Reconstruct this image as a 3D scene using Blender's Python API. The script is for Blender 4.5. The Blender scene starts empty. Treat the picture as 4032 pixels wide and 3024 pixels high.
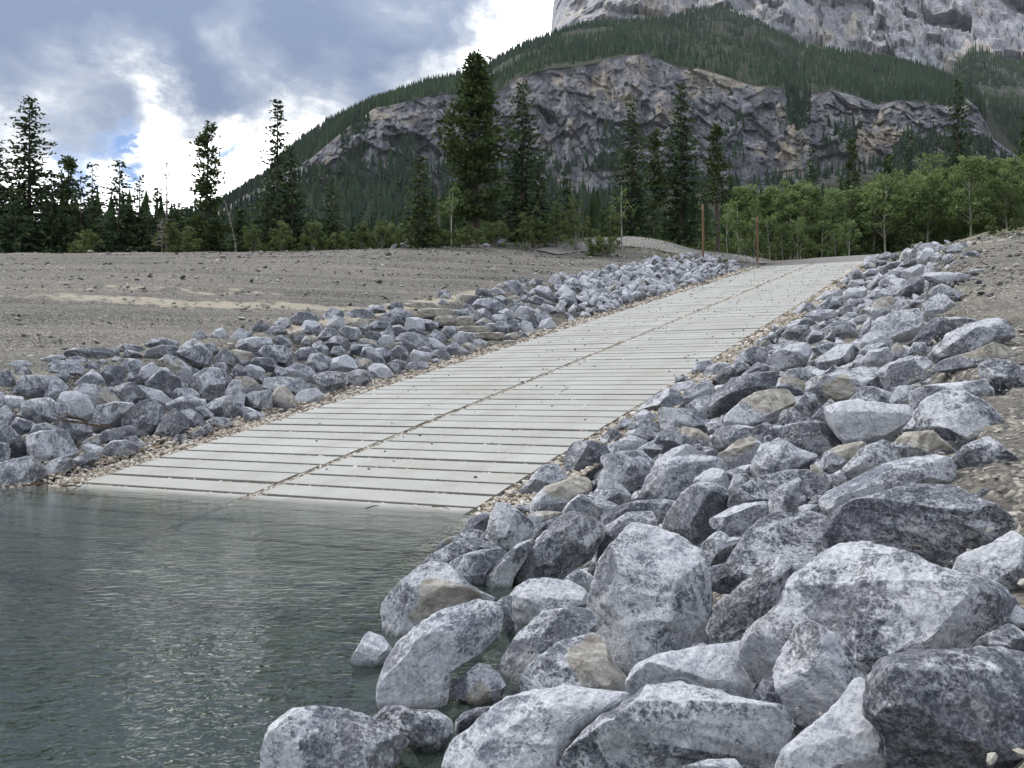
import bpy, math, random
import numpy as np
from mathutils import Vector, Matrix

# ---------------------------------------------------------------- camera, world, sun, exposure
SC = bpy.context.scene
COL = SC.collection
CAM_Z, PITCH, FPX = 1.64, 0.0079, 3602.0          # eye height above the water, upward tilt, focal length for a 4032 px wide frame
cam_d = bpy.data.cameras.new("camera")
cam_d.sensor_width = 36.0
cam_d.lens = 36.0 * FPX / 4032.0
cam_d.clip_start = 0.1
cam_d.clip_end = 12000.0
cam = bpy.data.objects.new("camera", cam_d)
cam.location = (0, 0, CAM_Z)
cam.rotation_euler = (math.pi / 2 + PITCH, 0, 0)
COL.objects.link(cam)
SC.camera = cam

SUN_EL, SUN_AZ = math.radians(50), math.radians(-62)      # azimuth measured from the view direction, negative = to the left
VIEW_EXPOSURE = 1.0
SC.view_settings.view_transform = 'Standard'
SC.view_settings.look = 'None'
SC.view_settings.gamma = 1.0
SC.view_settings.exposure = VIEW_EXPOSURE
SC.view_settings.use_curve_mapping = False
sun_d = bpy.data.lights.new("sun", 'SUN')
sun_d.energy = 1.5
sun_d.angle = math.radians(12)
sun_d.color = (1.0, 0.97, 0.92)
sun = bpy.data.objects.new("sun", sun_d)
sdir = Vector((math.sin(SUN_AZ) * math.cos(SUN_EL), math.cos(SUN_AZ) * math.cos(SUN_EL), math.sin(SUN_EL)))
sun.rotation_euler = sdir.to_track_quat('Z', 'Y').to_euler()
sun.location = sdir * 50
COL.objects.link(sun)


def px_dir(px, py):
    x, z = (px - 2016) / FPX, -(py - 1512) / FPX
    c, s = math.cos(PITCH), math.sin(PITCH)
    return np.array([x, c - z * s, s + z * c])


class NT:
    """small helper to wire shader nodes"""
    def __init__(self, tree):
        self.t = tree
    def n(self, typ, ins=None, **kw):
        nd = self.t.nodes.new(typ)
        for k, v in kw.items():
            setattr(nd, k, v)
        for k, v in (ins or {}).items():
            sock = nd.inputs[k]
            if isinstance(v, bpy.types.NodeSocket):
                self.t.links.new(v, sock)
            else:
                sock.default_value = v
        return nd
    def math(self, op, a, b=None, c=None, clamp=False):
        nd = self.t.nodes.new('ShaderNodeMath')
        nd.operation = op
        nd.use_clamp = clamp
        for i, v in enumerate((a, b, c)):
            if v is None:
                continue
            if isinstance(v, bpy.types.NodeSocket):
                self.t.links.new(v, nd.inputs[i])
            else:
                nd.inputs[i].default_value = v
        return nd.outputs[0]
    def noise(self, vec, scale, detail=4, rough=0.55, dist=0.0):
        nd = self.n('ShaderNodeTexNoise', {'Scale': scale, 'Detail': detail, 'Roughness': rough, 'Distortion': dist})
        if vec is not None:
            self.t.links.new(vec, nd.inputs['Vector'])
        return nd
    def ss(self, v, a, b, lo=0.0, hi=1.0, mode='SMOOTHSTEP'):
        nd = self.n('ShaderNodeMapRange', {'From Min': a, 'From Max': b, 'To Min': lo, 'To Max': hi}, interpolation_type=mode)
        self.t.links.new(v, nd.inputs['Value'])
        return nd.outputs['Result']
    def mix(self, f, a, b, blend='MIX'):
        nd = self.t.nodes.new('ShaderNodeMix')
        nd.data_type = 'RGBA'
        nd.blend_type = blend
        for key, v in ((0, f), (6, a), (7, b)):
            if isinstance(v, bpy.types.NodeSocket):
                self.t.links.new(v, nd.inputs[key])
            elif key == 0:
                nd.inputs[0].default_value = v
            else:
                nd.inputs[key].default_value = (*v, 1.0) if len(v) == 3 else v
        return nd.outputs[2]
    def mapping(self, vec, scale=(1, 1, 1), rot=(0, 0, 0), loc=(0, 0, 0)):
        nd = self.n('ShaderNodeMapping', {'Scale': scale, 'Rotation': rot, 'Location': loc})
        self.t.links.new(vec, nd.inputs['Vector'])
        return nd.outputs[0]
    def ramp(self, f, stops):
        nd = self.t.nodes.new('ShaderNodeValToRGB')
        el = nd.color_ramp.elements
        while len(el) < len(stops):
            el.new(0.5)
        for e, (p, c) in zip(el, stops):
            e.position = p
            e.color = (*c, 1.0)
        self.t.links.new(f, nd.inputs[0])
        return nd.outputs[0]


def make_world():
    w = bpy.data.worlds.new("World")
    SC.world = w
    w.use_nodes = True
    t = w.node_tree
    t.nodes.clear()
    N = NT(t)
    sky = N.n('ShaderNodeTexSky', sky_type='NISHITA', sun_disc=False)
    sky.sun_elevation = SUN_EL
    sky.sun_rotation = SUN_AZ
    sky.altitude = 1400
    sky.air_density = 1.0
    sky.dust_density = 0.4
    co = N.n('ShaderNodeTexCoord').outputs['Generated']
    wob = N.noise(N.mapping(co, (1, 1, 1.5)), 6.0, 8, 0.62)
    wv = N.n('ShaderNodeVectorMath', {0: wob.outputs['Color'], 1: (0.5, 0.5, 0.5)}, operation='SUBTRACT').outputs[0]
    wv = N.n('ShaderNodeVectorMath', {0: wv, 'Scale': 0.19}, operation='SCALE').outputs[0]
    d2 = N.n('ShaderNodeVectorMath', {0: co, 1: wv}, operation='ADD').outputs[0]
    d2 = N.n('ShaderNodeVectorMath', {0: d2}, operation='NORMALIZE').outputs[0]
    sep = N.n('ShaderNodeSeparateXYZ', {0: co})
    zz = N.math('ADD', N.math('MAXIMUM', sep.outputs[2], 0.0), 0.22)
    pl = N.n('ShaderNodeCombineXYZ', {0: N.math('DIVIDE', sep.outputs[0], zz), 1: N.math('DIVIDE', sep.outputs[1], zz), 2: sep.outputs[2]}).outputs[0]
    n1 = N.noise(pl, 1.7, 9, 0.56, 0.35).outputs['Fac']
    n2 = N.noise(N.mapping(co, (1, 1, 1.9)), 7.5, 10, 0.64, 0.5).outputs['Fac']

    def blobs(lst):
        tot = None
        for px, py, r, a in lst:
            a = a * (0.80 if a > 0 and lst is CLOUD_BRIGHT else 1.0)
            v = px_dir(px, py)
            v = v / np.linalg.norm(v)
            dot = N.n('ShaderNodeVectorMath', {0: d2, 1: tuple(v)}, operation='DOT_PRODUCT').outputs['Value']
            m = N.ss(dot, math.cos(math.radians(r)), 1.0, 0.0, a)
            tot = m if tot is None else N.math('ADD', tot, m)
        return tot
    bright = blobs(CLOUD_BRIGHT)
    gaps = blobs(CLOUD_GAPS)
    b = N.math('ADD', bright, N.math('MULTIPLY_ADD', N.math('SUBTRACT', n1, 0.5), 1.1, 0.62))
    b = N.math('MULTIPLY_ADD', N.math('SUBTRACT', n2, 0.5), 1.45, b)
    # an overcast dome grows brighter from the horizon to the zenith
    up = N.ss(sep.outputs[2], 0.30, 1.0, 1.0, 1.9, 'LINEAR')
    ccol = N.ramp(b, [(0.0, (0.105, 0.142, 0.225)), (0.33, (0.165, 0.200, 0.275)), (0.56, (0.275, 0.305, 0.36)), (0.76, (0.50, 0.515, 0.54)), (0.90, (0.85, 0.855, 0.86)), (1.0, (1.0, 1.0, 0.99))])
    thin = N.ss(b, 0.76, 1.20, 1.0, 1.8, 'LINEAR')                       # thin cloud lets more of the sun through
    ccol = N.n('ShaderNodeVectorMath', {0: ccol, 'Scale': N.math('MULTIPLY', up, thin)}, operation='SCALE').outputs[0]
    ccol = N.n('ShaderNodeVectorMath', {0: ccol, 'Scale': 10.0}, operation='SCALE').outputs[0]   # in the sky's own physical units
    g = N.ss(N.math('MULTIPLY_ADD', N.math('SUBTRACT', n2, 0.5), 1.6, gaps), 0.20, 0.78)
    blue = N.mix(1.0, sky.outputs[0], (0.47, 0.52, 0.62), 'MULTIPLY')
    col = N.mix(g, ccol, blue)
    bg = N.n('ShaderNodeBackground', {'Color': col, 'Strength': 0.1})
    out = N.n('ShaderNodeOutputWorld')
    t.links.new(bg.outputs[0], out.inputs[0])


# directions of the brighter and darker cloud banks and of the gaps, as seen from the ramp (azimuth/elevation taken from the photograph)
CLOUD_BRIGHT = [(560, 310, 3.2, 0.55), (60, 370, 4.5, 0.5), (1000, 270, 2.6, 0.35), (1900, 170, 3.2, 0.6), (2120, 40, 3.5, 0.6),
                (1720, 330, 3.0, 0.45), (620, 600, 5.5, 0.5), (1010, 730, 5.5, 0.55), (1300, 400, 3.6, 0.35), (150, 640, 4, 0.25),
                (250, 40, 9, -0.5), (900, 120, 9, -0.55), (1350, 230, 6, -0.35), (760, 250, 4, -0.25), (250, 250, 6, -0.3), (1600, 60, 5, -0.25), (700, 520, 3.5, 0.3), (1250, 560, 4, 0.3), (330, 300, 3, 0.25),
                (1080, 420, 5, -0.12), (330, 420, 4, -0.1)]
CLOUD_GAPS = [(470, 575, 1.7, 0.62), (640, 565, 1.0, 0.6), (290, 640, 2.2, 0.6), (920, 595, 1.2, 0.50), (500, 690, 1.6, 0.5), (820, 640, 1.2, 0.4)]
make_world()

# ---------------------------------------------------------------- numpy helpers
rng = np.random.default_rng(11)


def _hash(ix, iy, iz, seed):
    h = (ix * 374761393 + iy * 668265263 + iz * 2147483647 + seed * 974634777) & 0xFFFFFFFF
    h = ((h ^ (h >> 13)) * 1274126177) & 0xFFFFFFFF
    h = h ^ (h >> 16)
    return (h & 0xFFFF) / 65535.0


def vnoise(p, seed=0):
    """value noise, p (N,3) -> (N,) in -1..1"""
    i = np.floor(p).astype(np.int64)
    f = p - i
    f = f * f * f * (f * (f * 6 - 15) + 10)
    r = 0
    for dx in (0, 1):
        wx = f[:, 0] if dx else 1 - f[:, 0]
        for dy in (0, 1):
            wy = f[:, 1] if dy else 1 - f[:, 1]
            for dz in (0, 1):
                wz = f[:, 2] if dz else 1 - f[:, 2]
                r = r + wx * wy * wz * _hash(i[:, 0] + dx, i[:, 1] + dy, i[:, 2] + dz, seed)
    return r * 2 - 1


def fbm(p, octv=4, seed=0, gain=0.5):
    s, a = 0, 1.0
    for k in range(octv):
        s = s + a * vnoise(p * 2.03 ** k + 17.3 * k, seed + k)
        a *= gain
    return s


def ridged(p, octv=4, seed=0):
    s, a = 0, 1.0
    for k in range(octv):
        s = s + a * (1 - 2 * np.abs(vnoise(p * 2.1 ** k + 9.1 * k, seed + k)))
        a *= 0.5
    return s


def worley(p, seed=0):
    """nearest-cell pattern: a random height and a random tilt for every cell, so surfaces break into flat chips"""
    i = np.floor(p).astype(np.int64)
    best = np.full(len(p), 1e9)
    val = np.zeros(len(p))
    for dx in (-1, 0, 1):
        for dy in (-1, 0, 1):
            for dz in (-1, 0, 1):
                c = i + np.array([dx, dy, dz])
                h = [_hash(c[:, 0], c[:, 1], c[:, 2], seed + k) for k in range(6)]
                d = p - c - np.stack(h[:3], 1)
                q = (d * d).sum(1)
                m = q < best
                best = np.where(m, q, best)
                v = h[3] - 0.5 + d[:, 0] * (h[4] - .5) * 1.0 + d[:, 2] * (h[5] - .5) * 1.0
                val = np.where(m, v, val)
    return val


def smooth(x, a, b):
    u = np.clip((np.asarray(x, float) - a) / (b - a), 0, 1)
    return u * u * (3 - 2 * u)


def ico(level):
    t = (1 + 5 ** 0.5) / 2
    v = [(-1, t, 0), (1, t, 0), (-1, -t, 0), (1, -t, 0), (0, -1, t), (0, 1, t), (0, -1, -t), (0, 1, -t), (t, 0, -1), (t, 0, 1), (-t, 0, -1), (-t, 0, 1)]
    f = [(0, 11, 5), (0, 5, 1), (0, 1, 7), (0, 7, 10), (0, 10, 11), (1, 5, 9), (5, 11, 4), (11, 10, 2), (10, 7, 6), (7, 1, 8),
         (3, 9, 4), (3, 4, 2), (3, 2, 6), (3, 6, 8), (3, 8, 9), (4, 9, 5), (2, 4, 11), (6, 2, 10), (8, 6, 7), (9, 8, 1)]
    v = np.array(v, float)
    v /= np.linalg.norm(v, axis=1)[:, None]
    f = np.array(f)
    for _ in range(level):
        e = np.sort(np.vstack([f[:, [0, 1]], f[:, [1, 2]], f[:, [2, 0]]]), axis=1)
        u, inv = np.unique(e, axis=0, return_inverse=True)
        inv = inv.ravel()
        mid = v[u].sum(1)
        mid /= np.linalg.norm(mid, axis=1)[:, None]
        k, n = len(f), len(v)
        a, b, c = inv[:k] + n, inv[k:2 * k] + n, inv[2 * k:] + n
        f = np.vstack([np.c_[f[:, 0], a, c], np.c_[f[:, 1], b, a], np.c_[f[:, 2], c, b], np.c_[a, b, c]])
        v = np.vstack([v, mid])
    return v, f


ICO = {k: ico(k) for k in range(6)}


def build_mesh(name, verts, faces, mat=None, attrs=None, smooth_shade=True, sharp=None):
    """faces: (F,3) or (F,4) int array, or a list of such arrays; attrs: {name: (N,) | (N,3) | (N,4)} per vertex"""
    fl = faces if isinstance(faces, list) else [faces]
    fl = [np.asarray(f, dtype=np.int32) for f in fl if len(f)]
    me = bpy.data.meshes.new(name)
    verts = np.asarray(verts, dtype=np.float32)
    me.vertices.add(len(verts))
    me.vertices.foreach_set('co', verts.ravel())
    loops = np.concatenate([f.ravel() for f in fl])
    sizes = np.concatenate([np.full(len(f), f.shape[1], np.int32) for f in fl])
    me.loops.add(len(loops))
    me.loops.foreach_set('vertex_index', loops)
    me.polygons.add(len(sizes))
    me.polygons.foreach_set('loop_start', np.concatenate([[0], np.cumsum(sizes)[:-1]]).astype(np.int32))
    me.polygons.foreach_set('use_smooth', np.full(len(sizes), smooth_shade))
    for k, a in (attrs or {}).items():
        a = np.asarray(a, dtype=np.float32)
        if a.ndim == 1:
            me.attributes.new(k, 'FLOAT', 'POINT').data.foreach_set('value', a)
        elif a.shape[1] == 3:
            me.attributes.new(k, 'FLOAT_VECTOR', 'POINT').data.foreach_set('vector', a.ravel())
        else:
            me.attributes.new(k, 'FLOAT_COLOR', 'POINT').data.foreach_set('color', a.ravel())
    if mat:
        me.materials.append(mat)
    me.update(calc_edges=True)
    me.validate()
    if sharp:
        me.set_sharp_from_angle(angle=math.radians(sharp))
    return me


def link(name, data, parent=None, loc=None, **props):
    o = bpy.data.objects.new(name, data)
    COL.objects.link(o)
    if parent is not None:
        o.parent = parent
    if loc is not None:
        o.location = loc
    for k, v in props.items():
        if v is not None:
            o[k] = v
    return o


class Acc:
    """collects many small pieces into one mesh"""
    def __init__(self):
        self.v, self.f, self.a, self.n = [], {}, {}, 0
    def add(self, v, f, **attrs):
        v = np.asarray(v, float)
        f = np.asarray(f)
        self.v.append(v)
        self.f.setdefault(f.shape[1], []).append(f + self.n)
        for k, x in attrs.items():
            x = np.asarray(x, float)
            if x.ndim == 0 or (x.ndim == 1 and len(x) in (3, 4) and len(x) != len(v)):
                x = np.broadcast_to(x, (len(v),) + x.shape)
            self.a.setdefault(k, []).append(x)
        self.n += len(v)
    def mesh(self, name, mat, smooth_shade=True, sharp=None):
        return build_mesh(name, np.vstack(self.v), [np.vstack(x) for x in self.f.values()], mat,
                          {k: np.concatenate(x) for k, x in self.a.items()}, smooth_shade, sharp)


def tube(pts, rad, sides=7):
    """tapered tube along pts (n,3)"""
    pts = np.asarray(pts, float)
    rad = np.broadcast_to(np.asarray(rad, float), (len(pts),))
    tan = np.gradient(pts, axis=0)
    tan /= np.linalg.norm(tan, axis=1)[:, None] + 1e-9
    ref = np.array([1.0, 0, 0]) if abs(tan[0, 0]) < 0.8 else np.array([0, 1.0, 0])
    a = np.cross(tan, ref)
    a /= np.linalg.norm(a, axis=1)[:, None] + 1e-9
    b = np.cross(tan, a)
    th = np.linspace(0, 2 * np.pi, sides, endpoint=False)
    v = pts[:, None] + rad[:, None, None] * (np.cos(th)[None, :, None] * a[:, None] + np.sin(th)[None, :, None] * b[:, None])
    n = len(pts)
    i = np.arange(n - 1)[:, None] * sides
    j = np.arange(sides)[None]
    j2 = (j + 1) % sides
    f = np.stack([i + j, i + j2, i + sides + j2, i + sides + j], -1).reshape(-1, 4)
    return v.reshape(-1, 3), f

# ---------------------------------------------------------------- materials
def new_mat(name):
    m = bpy.data.materials.new(name)
    m.use_nodes = True
    t = m.node_tree
    t.nodes.clear()
    N = NT(t)
    out = N.n('ShaderNodeOutputMaterial')
    return m, N, out


def principled(N, out, color, rough=0.85, spec=0.3, normal=None, **ins):
    p = N.n('ShaderNodeBsdfPrincipled', {'Roughness': rough, 'Specular IOR Level': spec, **ins})
    if isinstance(color, bpy.types.NodeSocket):
        N.t.links.new(color, p.inputs['Base Color'])
    else:
        p.inputs['Base Color'].default_value = (*color, 1)
    if normal is not None:
        N.t.links.new(normal, p.inputs['Normal'])
    N.t.links.new(p.outputs[0], out.inputs['Surface'])
    return p


def mat_rock():
    m, N, out = new_mat("limestone_rock")
    rc = N.n('ShaderNodeAttribute', attribute_name='rc').outputs['Vector']
    tone = N.n('ShaderNodeAttribute', attribute_name='tone')
    ts = N.n('ShaderNodeSeparateColor', {0: tone.outputs['Color']})
    br, wh, tan = ts.outputs[0], ts.outputs[1], ts.outputs[2]
    big = N.noise(rc, 2.2, 6, 0.6, 0.4).outputs['Fac']
    mid = N.noise(N.mapping(rc, (1, 1, 2.6)), 6.0, 8, 0.62, 0.6).outputs['Fac']
    base = N.mix(N.ss(N.math('MULTIPLY_ADD', mid, 0.5, N.math('MULTIPLY', big, 0.5)), 0.36, 0.66), (0.038, 0.045, 0.062), (0.112, 0.122, 0.150))
    bs = N.n('ShaderNodeVectorMath', {0: base, 'Scale': N.math('MULTIPLY_ADD', br, 2.0, 0.0)}, operation='SCALE').outputs[0]
    # brownish staining
    st = N.ss(N.noise(rc, 1.5, 5, 0.6, 0.3).outputs['Fac'], 0.50, 0.68)
    bs = N.mix(N.math('MULTIPLY', st, 0.55), bs, N.mix(0.5, bs, (0.17, 0.14, 0.115)))
    # white calcite crust: thin connected veins and ragged weathered patches
    v1 = N.noise(N.mapping(rc, (1.0, 1.2, 2.0), (0.3, 0.5, 0.2)), 5.0, 8, 0.62, 0.35).outputs['Fac']
    r1 = N.math('SUBTRACT', 1.0, N.math('ABSOLUTE', N.math('MULTIPLY_ADD', v1, 2.0, -1.0)))
    v2 = N.noise(N.mapping(rc, (1.6, 0.8, 1.0), (0.8, 0.1, 0.9)), 12.0, 7, 0.66, 0.3).outputs['Fac']
    r2 = N.math('SUBTRACT', 1.0, N.math('ABSOLUTE', N.math('MULTIPLY_ADD', v2, 2.0, -1.0)))
    blot = N.noise(N.mapping(rc, (1, 1, 1.7)), 3.2, 12, 0.74, 0.2).outputs['Fac']
    geo = N.n('ShaderNodeNewGeometry')
    edge = N.math('MULTIPLY', N.ss(geo.outputs['Pointiness'], 0.503, 0.56), N.ss(v2, 0.35, 0.60))
    r1p = N.ss(r1, 0.925, 0.98)
    r2p = N.ss(r2, 0.92, 0.98)
    v3 = N.noise(N.mapping(rc, (0.9, 1.7, 1.0), (0.2, 0.9, 0.4)), 24.0, 6, 0.66, 0.3).outputs['Fac']
    r3p = N.ss(N.math('SUBTRACT', 1.0, N.math('ABSOLUTE', N.math('MULTIPLY_ADD', v3, 2.0, -1.0))), 0.90, 0.975)
    near = N.ss(N.math('MULTIPLY_ADD', wh, 0.38, blot), 0.50, 0.76)
    s = N.math('MULTIPLY', N.math('ADD', N.math('MULTIPLY', r1p, 0.85), N.math('MULTIPLY_ADD', r3p, 0.60, N.math('MULTIPLY', r2p, 0.75))), N.math('MULTIPLY_ADD', near, 0.80, 0.20))
    patch = N.ss(N.math('MULTIPLY_ADD', wh, 0.30, blot), 0.60, 0.74)
    s = N.math('ADD', s, N.math('MULTIPLY', patch, 0.60))
    fine = N.noise(rc, 62.0, 5, 0.72).outputs['Fac']
    s = N.math('MULTIPLY_ADD', edge, 0.50, s)
    s = N.math('MULTIPLY_ADD', N.math('SUBTRACT', fine, 0.5), 1.1, s)
    crust = N.math('MAXIMUM', N.math('MINIMUM', s, 1.0), 0.0)
    speck = N.noise(rc, 34.0, 4, 0.7).outputs['Fac']
    wcol = N.mix(N.ss(N.math('ADD', N.math('MULTIPLY', speck, 0.5), N.math('MULTIPLY', v2, 0.5)), 0.36, 0.62), (0.38, 0.40, 0.445), (0.72, 0.73, 0.76))
    col = N.mix(N.math('MULTIPLY', crust, 0.92), bs, wcol)
    # tan weathering rind
    tm = N.math('MULTIPLY', N.ss(N.math('ADD', tan, N.math('MULTIPLY_ADD', blot, 0.9, -0.45)), 0.42, 0.62), 0.9)
    tcol = N.mix(N.ss(mid, 0.35, 0.65), (0.22, 0.195, 0.155), (0.50, 0.475, 0.415))
    col = N.mix(tm, col, tcol)
    col = N.mix(0.5, col, N.ramp(fine, [(0.3, (0.35, 0.35, 0.35)), (0.7, (1, 1, 1))]), 'MULTIPLY')
    h = N.math('ADD', N.math('MULTIPLY', mid, 0.8), N.math('ADD', N.math('MULTIPLY', fine, 0.22), N.math('MULTIPLY', blot, 0.35)))
    bump = N.n('ShaderNodeBump', {'Strength': 0.75, 'Distance': 0.045, 'Height': h}).outputs[0]
    # the foot of the bank is wet up to a hand's breadth over the lake
    pz = N.n('ShaderNodeSeparateXYZ', {0: geo.outputs['Position']}).outputs[2]
    wet = N.ss(N.math('MULTIPLY_ADD', mid, 0.06, pz), 0.03, 0.085, 1.0, 0.0)
    col = N.mix(N.math('MULTIPLY', wet, 0.72), col, N.mix(1.0, col, (0.20, 0.21, 0.18), 'MULTIPLY'))
    rough = N.math('MULTIPLY_ADD', wet, -0.55, 0.82)
    principled(N, out, col, rough, 0.35, bump)
    return m


def mat_ground():
    m, N, out = new_mat("gravel_ground")
    co = N.n('ShaderNodeTexCoord').outputs['Object']
    z = N.n('ShaderNodeAttribute', attribute_name='zone')
    zs = N.n('ShaderNodeSeparateColor', {0: z.outputs['Color']})
    silt, grass, wet = zs.outputs
    big = N.noise(co, 0.35, 5, 0.6).outputs['Fac']
    mid = N.noise(co, 2.2, 6, 0.65).outputs['Fac']
    v = N.n('ShaderNodeTexVoronoi', {'Scale': 30.0, 'Randomness': 1.0})
    N.t.links.new(co, v.inputs['Vector'])
    v2 = N.n('ShaderNodeTexVoronoi', {'Scale': 12.0, 'Randomness': 1.0})
    N.t.links.new(co, v2.inputs['Vector'])
    c1 = N.n('ShaderNodeSeparateColor', {0: v.outputs['Color']})
    c2 = N.n('ShaderNodeSeparateColor', {0: v2.outputs['Color']})
    peb = N.ramp(c1.outputs[0], [(0.0, (0.050, 0.052, 0.055)), (0.45, (0.125, 0.118, 0.108)), (0.8, (0.20, 0.185, 0.155)), (1.0, (0.40, 0.385, 0.35))])
    peb2 = N.ramp(c2.outputs[1], [(0.0, (0.06, 0.063, 0.072)), (0.55, (0.13, 0.125, 0.118)), (1.0, (0.33, 0.31, 0.27))])
    pick = N.ss(c2.outputs[0], 0.72, 0.76)
    col = N.mix(N.math('MULTIPLY', pick, 0.45), peb, peb2)
    dirt = N.mix(N.noise(co, 30.0, 5, 0.7).outputs['Fac'], (0.085, 0.08, 0.07), (0.20, 0.188, 0.165))
    col = N.mix(N.ss(N.math('ADD', N.math('MULTIPLY', mid, 0.6), N.math('MULTIPLY', big, 0.4)), 0.50, 0.68), col, dirt)
    pz = N.n('ShaderNodeSeparateXYZ', {0: co}).outputs[2]
    trk = N.noise(N.mapping(co, (0.10, 0.10, 4.2)), 1.0, 6, 0.6, 0.2).outputs['Fac']
    col = N.mix(0.85, col, N.ramp(trk, [(0.32, (0.55, 0.54, 0.53)), (0.5, (0.92, 0.90, 0.87)), (0.68, (1.30, 1.25, 1.16))]), 'MULTIPLY')
    sn = N.noise(N.mapping(co, (0.55, 0.55, 5.0)), 1.0, 8, 0.68, 0.3).outputs['Fac']
    sm = N.ss(N.math('ADD', silt, N.math('MULTIPLY_ADD', sn, 1.3, -0.65)), 0.42, 0.72)
    scol = N.mix(N.noise(co, 5.0, 5, 0.6).outputs['Fac'], (0.26, 0.225, 0.17), (0.42, 0.38, 0.31))
    col = N.mix(sm, col, scol)
    gm = N.ss(N.math('ADD', grass, N.math('MULTIPLY_ADD', mid, 0.9, -0.45)), 0.40, 0.65)
    gcol = N.mix(N.noise(co, 4.0, 5, 0.6).outputs['Fac'], (0.055, 0.065, 0.022), (0.15, 0.135, 0.07))
    col = N.mix(gm, col, gcol)
    silt_bed = N.mix(mid, (0.15, 0.15, 0.12), (0.23, 0.22, 0.175))
    col = N.mix(N.math('MULTIPLY', wet, 0.6), col, silt_bed)
    h = N.math('ADD', N.math('MULTIPLY', v.outputs['Distance'], -0.6), N.math('ADD', N.math('MULTIPLY', mid, 0.5), N.math('MULTIPLY', v2.outputs['Distance'], -0.5)))
    bump = N.n('ShaderNodeBump', {'Strength': 0.8, 'Distance': 0.035, 'Height': h}).outputs[0]
    principled(N, out, col, 0.9, 0.2, bump)
    return m


def mat_concrete():
    m, N, out = new_mat("pale_concrete")
    oi = N.n('ShaderNodeObjectInfo')
    pos = N.n('ShaderNodeNewGeometry').outputs['Position']
    n1 = N.noise(pos, 1.6, 6, 0.6).outputs['Fac']
    n2 = N.noise(pos, 22.0, 5, 0.7).outputs['Fac']
    col = N.mix(n1, (0.43, 0.43, 0.405), (0.56, 0.56, 0.53))
    col = N.mix(0.35, col, N.ramp(n2, [(0.3, (0.72, 0.72, 0.72)), (0.65, (1, 1, 1))]), 'MULTIPLY')
    col = N.mix(1.0, col, N.ramp(oi.outputs['Random'], [(0, (0.92, 0.92, 0.91)), (1, (1, 1, 1))]), 'MULTIPLY')
    pz = N.n('ShaderNodeSeparateXYZ', {0: pos}).outputs[2]
    wet = N.ss(N.math('MULTIPLY_ADD', n1, 0.05, pz), 0.02, 0.07, 1.0, 0.0)
    col = N.mix(N.math('MULTIPLY', wet, 0.75), col, (0.19, 0.185, 0.155))
    # dust ground into the concrete higher up where wheels have run
    dust = N.ss(N.noise(N.mapping(pos, (0.5, 0.5, 0.5)), 0.9, 5, 0.6).outputs['Fac'], 0.45, 0.75)
    col = N.mix(N.math('MULTIPLY', dust, 0.45), col, (0.38, 0.355, 0.31))
    stain = N.ss(N.noise(N.mapping(pos, (1.0, 1.0, 1.0)), 5.0, 8, 0.7, 0.6).outputs['Fac'], 0.55, 0.75)
    col = N.mix(N.math('MULTIPLY', stain, 0.30), col, (0.30, 0.285, 0.25))
    # faint tyre tracks, two to a column of planks
    sx = N.n('ShaderNodeSeparateXYZ', {0: pos})
    lat = N.math('ADD', N.math('MULTIPLY', N.math('ADD', sx.outputs[0], 7.432), 0.8993), N.math('MULTIPLY', N.math('ADD', sx.outputs[1], -15.904), -0.4373))
    lat = N.math('ADD', lat, N.math('MULTIPLY_ADD', N.noise(pos, 0.12, 2).outputs['Fac'], 1.2, -0.6))
    trk = N.math('ABSOLUTE', N.math('SUBTRACT', N.math('FRACT', N.math('DIVIDE', lat, 1.93)), 0.5))
    trk = N.math('MULTIPLY', N.ss(trk, 0.05, 0.22, 1.0, 0.0), N.ss(N.noise(pos, 2.5, 6, 0.7).outputs['Fac'], 0.35, 0.65, 0.2, 1.0))
    col = N.mix(N.math('MULTIPLY', trk, 0.32), col, (0.33, 0.315, 0.28))
    bump = N.n('ShaderNodeBump', {'Strength': 0.4, 'Distance': 0.01, 'Height': n2}).outputs[0]
    principled(N, out, col, N.math('MULTIPLY_ADD', wet, -0.4, 0.8), 0.3, bump)
    return m


def mat_attr(name, stops, rough=0.85, spec=0.25, trans=0.0, bumpy=0.0):
    """colour from the per-piece 'rnd' attribute"""
    m, N, out = new_mat(name)
    r = N.n('ShaderNodeAttribute', attribute_name='rnd').outputs['Fac']
    col = N.ramp(r, stops)
    nrm = None
    if bumpy:
        co = N.n('ShaderNodeTexCoord').outputs['Object']
        h = N.noise(co, bumpy, 5, 0.65).outputs['Fac']
        nrm = N.n('ShaderNodeBump', {'Strength': 0.6, 'Distance': 0.03, 'Height': h}).outputs[0]
        col = N.mix(0.5, col, N.ramp(h, [(0.3, (0.5, 0.5, 0.5)), (0.7, (1.1, 1.1, 1.1))]), 'MULTIPLY')
    p = principled(N, out, col, rough, spec, nrm)
    if trans:
        tr = N.n('ShaderNodeBsdfTranslucent', {'Color': col})
        mx = N.n('ShaderNodeMixShader', {0: trans, 1: p.outputs[0], 2: tr.outputs[0]})
        N.t.links.new(mx.outputs[0], out.inputs['Surface'])
    return m


def mat_plain(name, c1, c2, scale=6.0, rough=0.8, stretch=(1, 1, 1), spec=0.3, bump=0.02):
    m, N, out = new_mat(name)
    co = N.n('ShaderNodeTexCoord').outputs['Object']
    n = N.noise(N.mapping(co, stretch), scale, 7, 0.65, 0.3).outputs['Fac']
    col = N.ramp(n, [(0.28, c1), (0.72, c2)])
    b = N.n('ShaderNodeBump', {'Strength': 0.6, 'Distance': bump, 'Height': n}).outputs[0]
    principled(N, out, col, rough, spec, b)
    return m


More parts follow.
